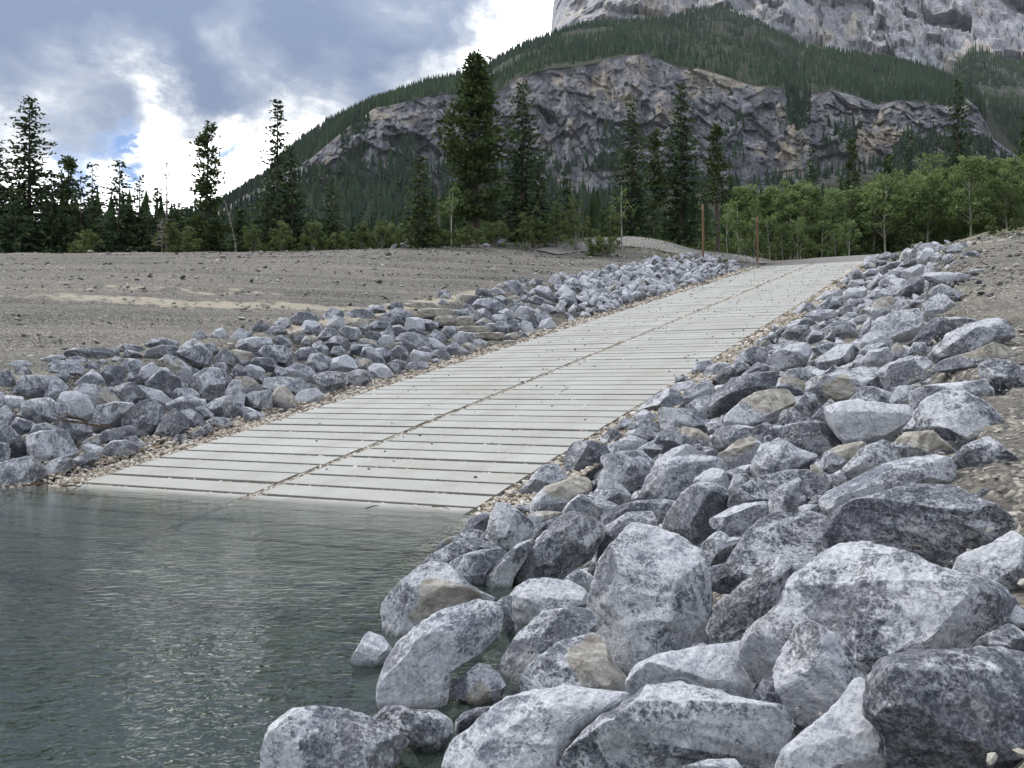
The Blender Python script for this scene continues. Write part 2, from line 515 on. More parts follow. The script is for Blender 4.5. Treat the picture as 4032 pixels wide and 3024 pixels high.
def mat_water():
    m, N, out = new_mat("lake_water")
    pos = N.n('ShaderNodeNewGeometry').outputs['Position']
    w1 = N.noise(N.mapping(pos, (1.0, 1.35, 1.0), (0, 0, 0.25)), 3.2, 2, 0.5, 0.3).outputs['Fac']
    w2 = N.noise(N.mapping(pos, (1.0, 1.5, 1.0), (0, 0, -0.2)), 8.5, 2.5, 0.5, 0.5).outputs['Fac']
    shore = N.n('ShaderNodeSeparateXYZ', {0: pos}).outputs[1]
    calm = N.math('MULTIPLY', N.ss(N.noise(pos, 0.35, 3, 0.5).outputs['Fac'], 0.36, 0.62, 0.55, 1.0), N.ss(shore, 7.5, 12.0, 1.0, 0.35))
    h = N.math('MULTIPLY', N.math('ADD', N.math('MULTIPLY', w1, 1.0), N.math('MULTIPLY', w2, 0.62)), calm)
    b = N.n('ShaderNodeBump', {'Strength': 1.0, 'Distance': 0.023, 'Height': h}).outputs[0]
    fr = N.n('ShaderNodeFresnel', {'IOR': 1.33, 'Normal': b}).outputs[0]
    gl = N.n('ShaderNodeBsdfGlossy', {'Color': (1, 1, 1, 1), 'Roughness': 0.03, 'Normal': b}).outputs[0]
    tr = N.n('ShaderNodeBsdfTransparent', {'Color': (0.80, 0.86, 0.82, 1)}).outputs[0]
    silt = N.n('ShaderNodeBsdfDiffuse', {'Color': (0.18, 0.245, 0.215, 1)}).outputs[0]      # glacial silt held in the water
    body = N.n('ShaderNodeMixShader', {0: 0.10, 1: tr, 2: silt}).outputs[0]
    mx = N.n('ShaderNodeMixShader', {0: fr, 1: body, 2: gl}).outputs[0]
    N.t.links.new(mx, out.inputs['Surface'])
    ab = N.n('ShaderNodeVolumeAbsorption', {'Color': (0.58, 0.66, 0.58, 1), 'Density': 1.15}).outputs[0]
    N.t.links.new(ab, out.inputs['Volume'])
    return m


def mat_cliff(name, lo, hi, warm, light, warm_amt, light_amt, scale=1.0):
    m, N, out = new_mat(name)
    co = N.n('ShaderNodeTexCoord').outputs['Object']
    s = 0.02 * scale
    a = N.noise(N.mapping(co, (1, 1, 0.45)), s, 10, 0.66, 0.6).outputs['Fac']
    vert = N.noise(N.mapping(co, (1.0, 1.0, 0.16)), s * 3.5, 8, 0.68, 0.5).outputs['Fac']
    strata = N.noise(N.mapping(co, (0.5, 0.5, 1.5), (0.0, 0.65, 0.0)), s * 2.4, 9, 0.7, 1.0).outputs['Fac']
    det = N.noise(co, s * 9, 8, 0.72, 0.4).outputs['Fac']
    k = N.math('ADD', N.math('MULTIPLY', vert, 0.45), N.math('ADD', N.math('MULTIPLY', strata, 0.3), N.math('MULTIPLY', det, 0.3)))
    col = N.mix(N.ss(k, 0.42, 0.66), lo, hi)
    wm = N.ss(N.math('ADD', N.math('MULTIPLY', a, 0.8), N.math('MULTIPLY', vert, 0.45)), 0.72 - warm_amt, 0.86 - warm_amt)
    col = N.mix(N.math('MULTIPLY', wm, 0.8), col, warm)
    lm = N.ss(N.math('ADD', N.math('MULTIPLY', strata, 0.7), N.math('MULTIPLY', det, 0.5)), 0.74 - light_amt, 0.90 - light_amt)
    col = N.mix(N.math('MULTIPLY', lm, 0.75), col, light)
    crack = N.math('SUBTRACT', 1.0, N.math('ABSOLUTE', N.math('MULTIPLY_ADD', N.noise(N.mapping(co, (1, 1, 0.5), (0, 0.5, 0)), s * 4, 7, 0.6, 1.0).outputs['Fac'], 2.0, -1.0)))
    col = N.mix(N.ss(crack, 0.95, 0.995, 0.0, 0.6), col, (0.03, 0.032, 0.04))
    vg = N.n('ShaderNodeAttribute', attribute_name='veg').outputs['Fac']
    col = N.mix(N.ss(N.math('MULTIPLY_ADD', det, 0.8, vg), 0.75, 1.05), col, N.mix(det, (0.018, 0.024, 0.014), (0.06, 0.068, 0.036)))
    h = N.math('ADD', N.math('MULTIPLY', vert, 1.0), N.math('ADD', N.math('MULTIPLY', strata, 0.5), N.math('MULTIPLY', det, 0.5)))
    b = N.n('ShaderNodeBump', {'Strength': 1.0, 'Distance': 9.0, 'Height': h}).outputs[0]
    principled(N, out, col, 0.9, 0.15, b)
    return m


M_ROCK = mat_rock()
M_GROUND = mat_ground()
M_CONC = mat_concrete()
M_CONCSIDE = mat_plain("stained_shaded_concrete_edge", (0.19, 0.18, 0.16), (0.34, 0.325, 0.29), 9.0, 0.9)  # plank sides: grime, and the shade on these faces painted into the colour
M_PEB = mat_attr("edge_gravel", [(0.0, (0.13, 0.105, 0.08)), (0.3, (0.27, 0.225, 0.175)), (0.65, (0.43, 0.38, 0.315)), (1.0, (0.60, 0.575, 0.53))], 0.8)
M_STONE = mat_attr("loose_stones", [(0.0, (0.045, 0.048, 0.056)), (0.4, (0.125, 0.125, 0.13)), (0.7, (0.22, 0.20, 0.17)), (1.0, (0.45, 0.43, 0.39))], 0.85)
M_SPRUCE = mat_attr("spruce_needles", [(0.0, (0.022, 0.038, 0.020)), (0.5, (0.053, 0.086, 0.039)), (1.0, (0.108, 0.148, 0.060))], 0.75, 0.15, 0.12)
M_PINE = mat_attr("pine_needles", [(0.0, (0.026, 0.043, 0.016)), (0.5, (0.058, 0.088, 0.030)), (1.0, (0.105, 0.14, 0.048))], 0.75, 0.15, 0.12)
M_ASPEN = mat_attr("aspen_leaves", [(0.0, (0.080, 0.125, 0.042)), (0.5, (0.160, 0.225, 0.080)), (1.0, (0.28, 0.345, 0.155))], 0.6, 0.25, 0.45)
M_SHRUB = mat_attr("willow_leaves", [(0.0, (0.050, 0.078, 0.024)), (0.5, (0.125, 0.165, 0.052)), (1.0, (0.23, 0.26, 0.11))], 0.65, 0.2, 0.3)
M_FAR = mat_attr("far_conifers", [(0.0, (0.010, 0.022, 0.014)), (0.5, (0.027, 0.052, 0.026)), (1.0, (0.068, 0.105, 0.044))], 0.85, 0.1)
M_GRASS = mat_attr("bank_grass", [(0.0, (0.06, 0.075, 0.02)), (0.5, (0.11, 0.14, 0.04)), (1.0, (0.25, 0.22, 0.11))], 0.8, 0.15, 0.25)
M_BARK = mat_plain("conifer_bark", (0.045, 0.036, 0.030), (0.13, 0.105, 0.085), 9, 0.9, (1, 1, 0.25))
M_PALEBARK = mat_plain("aspen_bark", (0.17, 0.165, 0.125), (0.44, 0.43, 0.36), 7, 0.8, (1, 1, 0.5))
M_DEAD = mat_plain("dead_wood", (0.16, 0.14, 0.12), (0.36, 0.33, 0.29), 9, 0.85, (1, 1, 0.3))
M_POST = mat_plain("treated_timber", (0.10, 0.060, 0.032), (0.235, 0.15, 0.085), 8, 0.75, (1, 1, 0.12))
M_TWIG = mat_plain("brown_twig", (0.05, 0.034, 0.024), (0.14, 0.095, 0.065), 14, 0.8)
M_WATER = mat_water()
M_ASPH = mat_plain("dusty_asphalt", (0.15, 0.145, 0.135), (0.235, 0.225, 0.21), 1.3, 0.85, (1, 1, 1), 0.2, 0.01)
M_PATH = mat_plain("gravel_path", (0.15, 0.145, 0.135), (0.30, 0.285, 0.26), 3.0, 0.9)
M_BLACK = mat_plain("black_steel", (0.012, 0.012, 0.013), (0.03, 0.03, 0.032), 8, 0.45)
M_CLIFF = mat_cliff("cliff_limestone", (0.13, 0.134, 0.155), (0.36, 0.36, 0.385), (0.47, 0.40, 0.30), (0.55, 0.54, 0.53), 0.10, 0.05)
M_PEAK = mat_cliff("sunlit_peak_limestone", (0.27, 0.275, 0.305), (0.52, 0.515, 0.53), (0.56, 0.48, 0.39), (0.80, 0.77, 0.71), 0.08, 0.08, 0.5)  # pale rock, lightened further to paint in the sun on the peak

# ---------------------------------------------------------------- lie of the land
AZ, GRADE, WID, RAMP_T = 0.4526, math.tan(0.1816), 7.733, 60.8     # ramp bearing, slope, width, length above the waterline plank
A0 = np.array([-7.432, 15.904])
DT = np.array([math.sin(AZ), math.cos(AZ)])                         # up the ramp
DS = np.array([math.cos(AZ), -math.sin(AZ)])                        # across the ramp, away from the left edge
Z0 = 0.065


def to_ts(x, y):
    dx, dy = np.asarray(x) - A0[0], np.asarray(y) - A0[1]
    return dx * DT[0] + dy * DT[1], dx * DS[0] + dy * DS[1]


def to_xy(t, l):
    t, l = np.asarray(t, float), np.asarray(l, float)
    return A0[0] + t * DT[0] + l * DS[0], A0[1] + t * DT[1] + l * DS[1]


def zramp(t):
    t = np.asarray(t, float)
    z = Z0 + GRADE * np.minimum(t, 71.0) + 0.05 * np.clip(t - 71, 0, 8)
    return np.maximum(z, -2.3)


def softmin(a, b, k):
    h = np.clip(0.5 + 0.5 * (b - a) / k, 0, 1)
    return b * (1 - h) + a * h - k * h * (1 - h)


def surf(t, l):
    """top of the rock blanket or of the ground, by distance up the ramp and across it"""
    t, l = np.asarray(t, float), np.asarray(l, float)
    zr = zramp(t)
    sl = -l
    q = np.maximum(sl - 4.4, 0)
    left = 0.33 * np.clip(sl - 0.7, 0, 3.7) * (1 + 0.12 * smooth(t, 30, 48)) + 0.17 * np.minimum(q, 12) + 0.085 * np.clip(q - 12, 0, 60) + 1.6 * smooth(q, -0.1, 4.5) * smooth(t, 44, 60)
    s = l - WID
    right = 0.345 * np.clip(s - 0.7, 0, 5.4) * (1 - 0.65 * smooth(t, 35, 60)) + 0.06 * np.clip(s - 6.1, 0, 14) + 0.5 * smooth(t, 47, 56) * smooth(s, 5, 9)
    zc = 10.9 + 2.6 * smooth(l, -30, -6)
    z = zr + left + right
    zl = softmin(z, zc, 0.5)
    z = np.where(l < 0, zl, np.minimum(z, 14.6))
    return z


def surf_xy(x, y):
    t, l = to_ts(x, y)
    return surf(t, l)


def rock_zone(t, l):
    """1 where riprap lies"""
    s, sl = l - WID, -l
    e = 0.35 * np.sin(t * 1.3) + 0.25 * np.sin(t * 2.9 + 1)
    r = smooth(s, 0.6, 0.75) * (1 - smooth(s + e, 5.7, 6.1)) * (1 - smooth(t, 60, 62))
    le = smooth(sl, 0.7, 0.85) * (1 - smooth(sl + e * 0.6, 4.3, 4.6)) * (1 - smooth(t, 59, 61))
    return np.maximum(r, le)


def axis_steps(parts):
    out = []
    for a, b, st in parts:
        out.append(np.arange(a, b, st))
    return np.unique(np.concatenate(out))


def make_ground():
    geo = np.cumsum(2.0 * 1.22 ** np.arange(28))
    tv = np.concatenate([-20 - geo[::-1], axis_steps([(-20, 64, 0.42), (64, 112, 1.6)]), 112 + geo])
    lv = np.concatenate([-70 - geo[::-1], axis_steps([(-70, -8, 0.7), (-8, 22, 0.26), (22, 60, 1.4)]), 60 + geo])
    T, L = np.meshgrid(tv, lv, indexing='ij')
    t, l = T.ravel(), L.ravel()
    x, y = to_xy(t, l)
    z = surf(t, l)
    zs = z.copy()
    rz = rock_zone(t, l)
    p = np.c_[x, y, np.zeros_like(x)]
    open_g = (1 - rz) * np.where((l > -0.9) & (l < WID + 0.9), 0, 1)
    z = z - 0.34 * rz + open_g * (0.045 * fbm(p * 0.5, 3, 5) + 0.018 * fbm(p * 2.2, 3, 9)) * (t > -3)
    # terraces left by falling water on the open gravel slope
    zl = z + 0.02
    ter = 0.10 * np.sin(zl * 2 * np.pi / 0.95 + 1.5 * vnoise(p * 0.08, 3))
    z = z + ter * smooth(-l, 4.6, 8) * (1 - smooth(z, 9, 10.5))
    # under the planks and the gravel strips the bed lies lower
    bed = (l > -0.05) & (l < WID + 0.05) & (t < RAMP_T)
    z = z - 0.11 * bed
    z = z - 0.05 * ((l > -0.95) & (l < WID + 0.95) & (t < RAMP_T + 8))
    # far behind the crest the valley floor stays level
    nt, nl = len(tv), len(lv)
    i = np.arange(nt - 1)[:, None] * nl
    j = np.arange(nl - 1)[None]
    f = np.stack([i + j, i + nl + j, i + nl + j + 1, i + j + 1], -1).reshape(-1, 4)[:, ::-1]
    # silt bands follow old water levels, the berm and the top of the bank are bare soil with grass
    silt = 0.0
    for zc, w, a in SILT_BANDS:
        silt = np.maximum(silt, a * (0.55 + 0.45 * smooth(vnoise(p * 0.16, 33), -.5, .5)) * np.exp(-((zs - zc - 0.12 * vnoise(p * 0.12, 21)) / w) ** 2))
    silt = silt * smooth(-l, 4.3, 5.0) * (z < 9)
    silt = np.maximum(silt, 0.75 * np.exp(-((-l - 5.4) / 1.0) ** 2) * smooth(t, 9, 12) * (1 - smooth(t, 24, 30)))
    silt = np.maximum(silt, 0.6 * smooth(l - WID, 4.5, 5.5) * (1 - smooth(l - WID, 7, 10)) * smooth(t, 24, 34))
    grass = 0.62 * smooth(t, 50, 58) * smooth(-l, 0.9, 2.0) * (1 - smooth(-l, 9, 16)) + 0.9 * smooth(t, 72, 80)
    grass = np.maximum(grass, 0.50 * smooth(t, 53, 60) * smooth(l - WID, 1.5, 4))
    grass = np.maximum(grass, 0.85 * smooth(np.hypot(x, y), 66, 76) * (l < -8) * (z > 9.5))
    wet = 1 - smooth(z, -0.1, 0.12)
    zone = np.c_[np.clip(silt, 0, 1), np.clip(grass, 0, 1), wet, np.ones_like(z)]
    me = build_mesh("ground", np.c_[x, y, z], f, M_GROUND, {'zone': zone})
    return link("ground", me, kind='structure')


SILT_BANDS = [(4.82, 0.13, 0.95), (5.62, 0.12, 0.80), (3.7, 0.08, 0.35), (6.9, 0.10, 0.35)]
GROUND = make_ground()


def make_water():
    x0, x1, y0, y1, zb = -2300, 2300, -2300, 45, -4.0
    v = [(x0, y0, 0), (x1, y0, 0), (x1, y1, 0), (x0, y1, 0), (x0, y0, zb), (x1, y0, zb), (x1, y1, zb), (x0, y1, zb)]
    f = [(0, 1, 2, 3), (7, 6, 5, 4), (0, 4, 5, 1), (1, 5, 6, 2), (2, 6, 7, 3), (3, 7, 4, 0)]
    link("lake_water", build_mesh("lake_water", v, np.array(f), M_WATER, smooth_shade=False), kind='structure')


make_water()

# ---------------------------------------------------------------- boat ramp of ribbed concrete planks
PITCHL = 0.6 * math.cos(0.1816)
SEAM = 0.17


def plank_mesh():
    ln, dep, th, ribs = (WID - SEAM) / 2, 0.495, 0.10, 13
    ys, zs = [0.0], [-th]
    w = dep / ribs
    for k in range(ribs):
        y = k * w
        ys += [y + 0.10 * w, y + 0.25 * w, y + 0.65 * w, y + 0.80 * w]
        zs += [-0.009, 0.0, 0.0, -0.009]
    ys += [dep]
    zs += [-th]
    n = len(ys)
    prof = np.c_[ys, zs]
    v = np.vstack([np.c_[np.zeros(n), prof], np.c_[np.full(n, ln), prof]])
    i = np.arange(n - 1)
    f4 = np.c_[i, i + n, i + n + 1, i + 1]
    me_f = [f4]
    mid = n // 2
    caps = []
    for k in range(1, n - 2):
        caps += [(0, k, k + 1), (n, n + k + 1, n + k)]
    caps += [(0, n - 2, n - 1), (n, 2 * n - 1, 2 * n - 2)]
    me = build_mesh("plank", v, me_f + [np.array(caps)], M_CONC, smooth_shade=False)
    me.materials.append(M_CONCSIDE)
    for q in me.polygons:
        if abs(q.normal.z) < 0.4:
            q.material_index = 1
    return me


def make_ramp():
    root = link("boat_ramp", None, kind='structure', label="pale concrete boat ramp of ribbed planks running down into the lake")
    me = plank_mesh()
    n_rows = int(RAMP_T / PITCHL) + 1
    slope = math.atan(GRADE)
    for k in range(-6, n_rows):
        for c in (0, 1):
            t = k * PITCHL
            l = c * ((WID - SEAM) / 2 + SEAM)
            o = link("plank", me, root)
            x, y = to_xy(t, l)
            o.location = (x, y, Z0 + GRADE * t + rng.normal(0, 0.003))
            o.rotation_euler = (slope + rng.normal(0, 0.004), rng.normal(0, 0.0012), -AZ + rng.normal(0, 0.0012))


make_ramp()


def make_roads():
    # dusty asphalt apron above the planks, then a gravel path coming in from the left
    v, f = [], []
    tv = np.linspace(RAMP_T + 0.25, 82, 22)
    lv = np.linspace(0, 1, 8)
    for t in tv:
        a = -0.25 + 0.28 * max(t - 61, 0)
        b = WID + 0.15 + 0.10 * max(t - 61, 0)
        for u in lv:
            l = a + (b - a) * u
            x, y = to_xy(t, l)
            v.append((x, y, float(zramp(t)) + 0.006))
    n = len(lv)
    for i in range(len(tv) - 1):
        for j in range(n - 1):
            f.append((i * n + j, i * n + j + 1, (i + 1) * n + j + 1, (i + 1) * n + j))
    link("asphalt_road", build_mesh("asphalt_road", v, np.array(f), M_ASPH), kind='structure')
    c = [(-11.5, 45.5), (-9.5, 50.5), (-6.5, 55.5), (-3.5, 61.5), (-1.0, 68)]      # (across, up)
    v, f = [], []
    k = 0
    for a, b in zip(c[:-1], c[1:]):
        for u in np.linspace(0, 1, 9)[:-1]:
            l, t = a[0] + (b[0] - a[0]) * u, a[1] + (b[1] - a[1]) * u
            for w in (-1.3, -0.6, 0, 0.6, 1.3):
                x, y = to_xy(t + 0.35 * w, l - 0.9 * w)
                v.append((x, y, float(surf_xy(x, y)) + 0.10 - 0.03 * abs(w)))
            if k:
                for j in range(4):
                    f.append(((k - 1) * 5 + j, (k - 1) * 5 + j + 1, k * 5 + j + 1, k * 5 + j))
            k += 1
    link("gravel_path", build_mesh("gravel_path", v, np.array(f)[:, ::-1], M_PATH), kind='structure')


make_roads()


# ---------------------------------------------------------------- pebbles
def pebbles(name, t, l, size, zoff, mat, flat=0.6, base=None, rnd=None, level=0, **props):
    """one mesh of many small stones standing on the surface"""
    V, F = ICO[level]
    n = len(t)
    x, y = to_xy(t, l)
    z = (surf(t, l) if base is None else base) + zoff
    nv = len(V)
    sc = size[:, None] * rng.uniform(0.65, 1.35, (n, 3))
    sc[:, 2] *= flat
    j = V[None] * (1 + rng.uniform(-0.22, 0.22, (n, nv, 1)))
    th = rng.uniform(0, 2 * np.pi, n)
    P = j * sc[:, None, :]
    c, s = np.cos(th)[:, None], np.sin(th)[:, None]
    X = P[:, :, 0] * c - P[:, :, 1] * s + x[:, None]
    Y = P[:, :, 0] * s + P[:, :, 1] * c + y[:, None]
    tl = rng.normal(0, 0.25, (n, 2))
    Z = P[:, :, 2] + P[:, :, 0] * tl[:, :1] + P[:, :, 1] * tl[:, 1:] + z[:, None]
    v = np.stack([X, Y, Z], -1).reshape(-1, 3)
    f = (F[None] + (np.arange(n) * nv)[:, None, None]).reshape(-1, 3)
    r = rng.uniform(0, 1, n) if rnd is None else rnd
    a = np.repeat(np.clip(r, 0, 1), nv)
    me = build_mesh(name, v, f, mat, {'rnd': a}, smooth_shade=level > 0)
    return link(name, me, kind='stuff', **props)


def make_pebbles():
    T, L, S = [], [], []
    for side in (0, 1):
        for t0, t1, dens, sz in ((-2.2, 6, 470, 0.031), (6, 16, 250, 0.038), (16, 34, 130, 0.05), (34, 61, 48, 0.085)):
            wd = 0.92
            n = int((t1 - t0) * wd * dens * (1.4 if side == 0 and t0 < 6 else 1))
            t = rng.uniform(t0, t1, n)
            u = rng.uniform(0, wd, n)
            T.append(t)
            L.append(-0.02 - u * (1 + 0.75 * (1 - smooth(t, -1, 7))) if side == 0 else WID + 0.02 + u)
            S.append(sz * rng.lognormal(0, 0.28, n))
    t, l, s = map(np.concatenate, (T, L, S))
    pebbles("edge_gravel", t, l, s, -0.045 + 0.3 * s, M_PEB, 0.65, label="tan gravel strips along both edges of the ramp")
    # the seam between the two columns of planks, and the joints between planks
    n = 5200
    t = RAMP_T * rng.uniform(0, 1, n) ** 1.6 - 0.6
    l = (WID / 2) + rng.uniform(-SEAM / 2, SEAM / 2, n)
    s = (0.022 + 0.0009 * np.clip(t, 0, 60)) * rng.lognormal(0, 0.25, n)
    tj, lj = [], []
    for k in range(-1, 45):
        m = int(150 * (1 - k / 60))
        tj.append(k * PITCHL - 0.055 + rng.uniform(-0.045, 0.045, m))
        lj.append(rng.uniform(0, WID, m))
    tj, lj = np.concatenate(tj), np.concatenate(lj)
    sj = (0.019 + 0.0004 * np.clip(tj, 0, 60)) * rng.lognormal(0, 0.3, len(tj))
    tt, ll, sz = np.concatenate([t, tj]), np.concatenate([l, lj]), np.concatenate([s, sj])
    pebbles("joint_gravel", tt, ll, sz, np.concatenate([np.full(n, -0.035), np.full(len(tj), -0.034)]), M_PEB, 0.7, base=zramp(tt) - 0.0, label="tan gravel lying in the joints of the ramp")
    # grit carried onto the planks
    n = 520
    t = 1 + 58 * rng.uniform(0, 1, n) ** 0.75
    l = rng.uniform(0.1, WID - 0.1, n)
    pebbles("loose_grit", t, l, rng.uniform(0.012, 0.028, n) * (1 + t / 70), np.full(n, 0.01), M_STONE, 0.6, base=zramp(t), rnd=rng.uniform(0, 0.55, n), label="dark grit scattered over the planks")


make_pebbles()


def make_stones():
    # stones on the open gravel, both sides
    n = 16000
    t = rng.uniform(-6, 56, n)
    l = -4.5 - 55 * rng.uniform(0, 1, n) ** 1.25
    x, y = to_xy(t, l)
    ok = (y > 6) & (np.abs(x / y) < 0.62) & (surf(t, l) > 0.02)
    t, l = t[ok], l[ok]
    s = 0.027 * rng.lognormal(0, 0.55, len(t)) * (1 + np.clip(t, 0, 60) / 90)
    s = np.clip(s, 0.015, 0.21)
    pebbles("gravel_stones", t, l, s, 0.25 * s, M_STONE, 0.5, rnd=np.clip(0.12 + rng.beta(2.2, 1.8, len(t)), 0, 1), label="loose stones on the open gravel slope across the ramp")
    n = 9000
    t = -9 + 70 * rng.uniform(0, 1, n) ** 1.5
    l = WID + 5.2 + 14 * rng.uniform(0, 1, n) ** 1.4
    x, y = to_xy(t, l)
    ok = (y > 1.5) & (x / np.maximum(y, .1) < 0.63)
    t, l = t[ok], l[ok]
    keep = (t > 6) | (l > WID + 6.3)
    t, l = t[keep], l[keep]
    s = np.clip(0.022 * rng.lognormal(0, 0.6, len(t)) * (1 + np.clip(t, 0, 60) / 40), 0.008, 0.05 + 0.11 * smooth(t, 4, 25))
    pebbles("gravel_stones", t, l, s, 0.25 * s, M_STONE, 0.55, rnd=np.clip(0.10 + rng.beta(2.0, 1.8, len(t)), 0, 1), label="loose stones on the gravel above the near riprap")

    n = 5000
    t = rng.uniform(-10, 8, n)
    l = WID + 5.4 + 5 * rng.uniform(0, 1, n) ** 1.2
    s = np.clip(0.011 * rng.lognormal(0, 0.55, n), 0.005, 0.04)
    pebbles("gravel_stones", t, l, s, 0.2 * s, M_STONE, 0.6, rnd=np.clip(0.15 + rng.beta(2.0, 1.6, n), 0, 1), label="fine gravel between the large boulders at the near end")


make_stones()

# ---------------------------------------------------------------- riprap
def poly_area_centroid(p):
    x, y = p[:, 0], p[:, 1]
    x2, y2 = np.roll(x, -1), np.roll(y, -1)
    c = x * y2 - x2 * y
    a = c.sum() / 2
    return abs(a), np.array([((x + x2) * c).sum(), ((y + y2) * c).sum()]) / (6 * a)


def radial(poly, n=180):
    """distance from the origin to the outline by angle"""
    th = np.linspace(-np.pi, np.pi, n, endpoint=False)
    d = np.c_[np.cos(th), np.sin(th)]
    r = np.zeros(n)
    a, b = poly, np.roll(poly, -1, 0)
    for p, q in zip(a, b):
        e = q - p
        den = d[:, 0] * e[1] - d[:, 1] * e[0]
        den = np.where(np.abs(den) < 1e-9, 1e-9, den)
        s = (p[0] * e[1] - p[1] * e[0]) / den
        u = (p[0] * d[:, 1] - p[1] * d[:, 0]) / den
        r = np.where((u >= -1e-6) & (u <= 1 + 1e-6) & (s > r), s, r)
    r = np.maximum(r, 0.25 * r.mean())
    k = np.array([1, 3, 1.0])
    k /= k.sum()
    return th, sum(w * np.roll(r, i - 1) for i, w in enumerate(k))


TONES = {'d': (0.42, 0.14, 0.0), 'm': (0.60, 0.34, 0.0), 'p': (0.76, 0.58, 0.02), 'w': (0.95, 1.05, 0.10), 'c': (0.78, 0.60, 0.46), 't': (0.55, 0.44, 0.06), 'b': (0.55, 0.36, 0.22), 's': (0.46, 0.14, 0.0)}


def rock_shape(level, outline, depth, seed, facets=12, frame=None):
    """stone with the given outline (seen along the third axis), real thickness, split faces and broken edges"""
    R = np.random.default_rng(seed)
    V, F = ICO[level]
    th, rad = outline
    ang = np.arctan2(V[:, 1], V[:, 0])
    rho = np.interp(ang, np.append(th, np.pi), np.append(rad, rad[0]))
    cp = np.hypot(V[:, 0], V[:, 1])
    sp = V[:, 2]
    s = 1 / (cp ** 3.0 + np.abs(sp) ** 3.0) ** (1 / 3.0)
    P = np.c_[rho * s * cp * np.cos(ang), rho * s * cp * np.sin(ang), depth * s * sp]
    ring = np.c_[rad * np.cos(th), rad * np.sin(th), np.zeros(len(th))]
    size = float(rad.mean())
    face = np.zeros(len(P), int)
    planes = []
    nf = int(R.integers(3, 6))
    a0 = R.uniform(0, 6.283)
    for k in range(nf):                                         # the split faces that meet in ridges on the exposed side
        a = a0 + k * 6.283 / nf + R.normal(0, 0.35)
        c = R.uniform(0.45, 0.88)
        planes.append((np.array([math.cos(a), math.sin(a), 0]) * math.sqrt(1 - c * c) + np.array([0, 0, c]), R.uniform(1.0, 1.10)))
    planes.append((np.array([R.normal(0, 0.2), R.normal(0.15, 0.2), 1.0]), 0.0))
    for _ in range(facets):
        planes.append((R.normal(size=3), None))
    for k, (v, lim) in enumerate(planes):
        v = v / np.linalg.norm(v)
        if abs(v[2]) < 0.30:
            v[2] = 0.30 * (1 if v[2] >= 0 else -1)
            v /= np.linalg.norm(v)
        d = P @ v
        rm = (ring @ v).max()
        if lim is None:
            cut = max(d.max() * R.uniform(0.62, 0.86), 1.0 * rm)
        elif lim == 0.0:
            cut = d.max() * R.uniform(0.72, 0.92)
        else:
            cut = rm * lim
        ex = np.maximum(d - cut, 0)
        face = np.where(ex > 0, k + 1, face)
        P = P - ex[:, None] * v * 0.985
    off = R.uniform(0, 50, 3)
    q = P / size
    dirn = P / (np.linalg.norm(P, axis=1)[:, None] + 1e-9)
    amp = 0.024 * fbm(q * 1.3 + off, 3, 3) + 0.020 * ridged(q * np.array([1.8, 3.2, 1.8]) + off, 3, 7)
    if level >= 4:
        amp += 0.016 * fbm(q * 7 + off, 3, 13)
        # small steps where layers have split off
        st = q @ np.array([0.25, 0.95, 0.2]) * 5 + 0.7 * vnoise(q * 1.6 + off, 5)
        amp += 0.026 * worley(q * np.array([2.2, 3.2, 2.2]) + off, 19)
        amp += 0.012 * (np.abs((st % 1) - 0.5) * 2 - 0.5)
    P = P + dirn * (amp * size)[:, None]
    fresh = R.normal(0, 0.22, len(planes) + 1)[face]           # some faces are freshly split, others long weathered
    return P, F, R, fresh


def tone_attr(code, P, R, size, fresh=0.0):
    b, w, t = TONES[code]
    b = b * R.uniform(0.88, 1.12)
    w = w + R.normal(0, 0.05)
    n = len(P)
    tn = np.full(n, t + R.uniform(0, 0.05))
    dirn = P / (np.linalg.norm(P, axis=1)[:, None] + 1e-9)
    if code == 't':
        v = np.array([R.normal(0.2, 0.4), R.normal(0.1, 0.4), 0.8])
        v /= np.linalg.norm(v)
        tn = tn + 0.52 * smooth(dirn @ v + 0.25 * vnoise(P / size * 2, 3), 0.45, 0.75)
    if code == 'c':
        v = np.array([R.normal(0, 0.3), 0.8, 0.4])
        v /= np.linalg.norm(v)
        tn = tn * 0.75 + 0.45 * smooth(dirn @ v + 0.25 * vnoise(P / size * 2, 3), 0.0, 0.7)
    wv = np.full(n, w) + fresh + 0.14 * fbm(P / size * 1.1 + R.uniform(0, 9, 3), 2, 31)
    return np.c_[np.full(n, b), wv, tn, np.ones(n)]


def rand_rot(R):
    q = R.normal(size=4)
    q /= np.linalg.norm(q)
    w, x, y, z = q
    return np.array([[1 - 2 * (y * y + z * z), 2 * (x * y - z * w), 2 * (x * z + y * w)],
                     [2 * (x * y + z * w), 1 - 2 * (x * x + z * z), 2 * (y * z - x * w)],
                     [2 * (x * z - y * w), 2 * (y * z + x * w), 1 - 2 * (x * x + y * y)]])


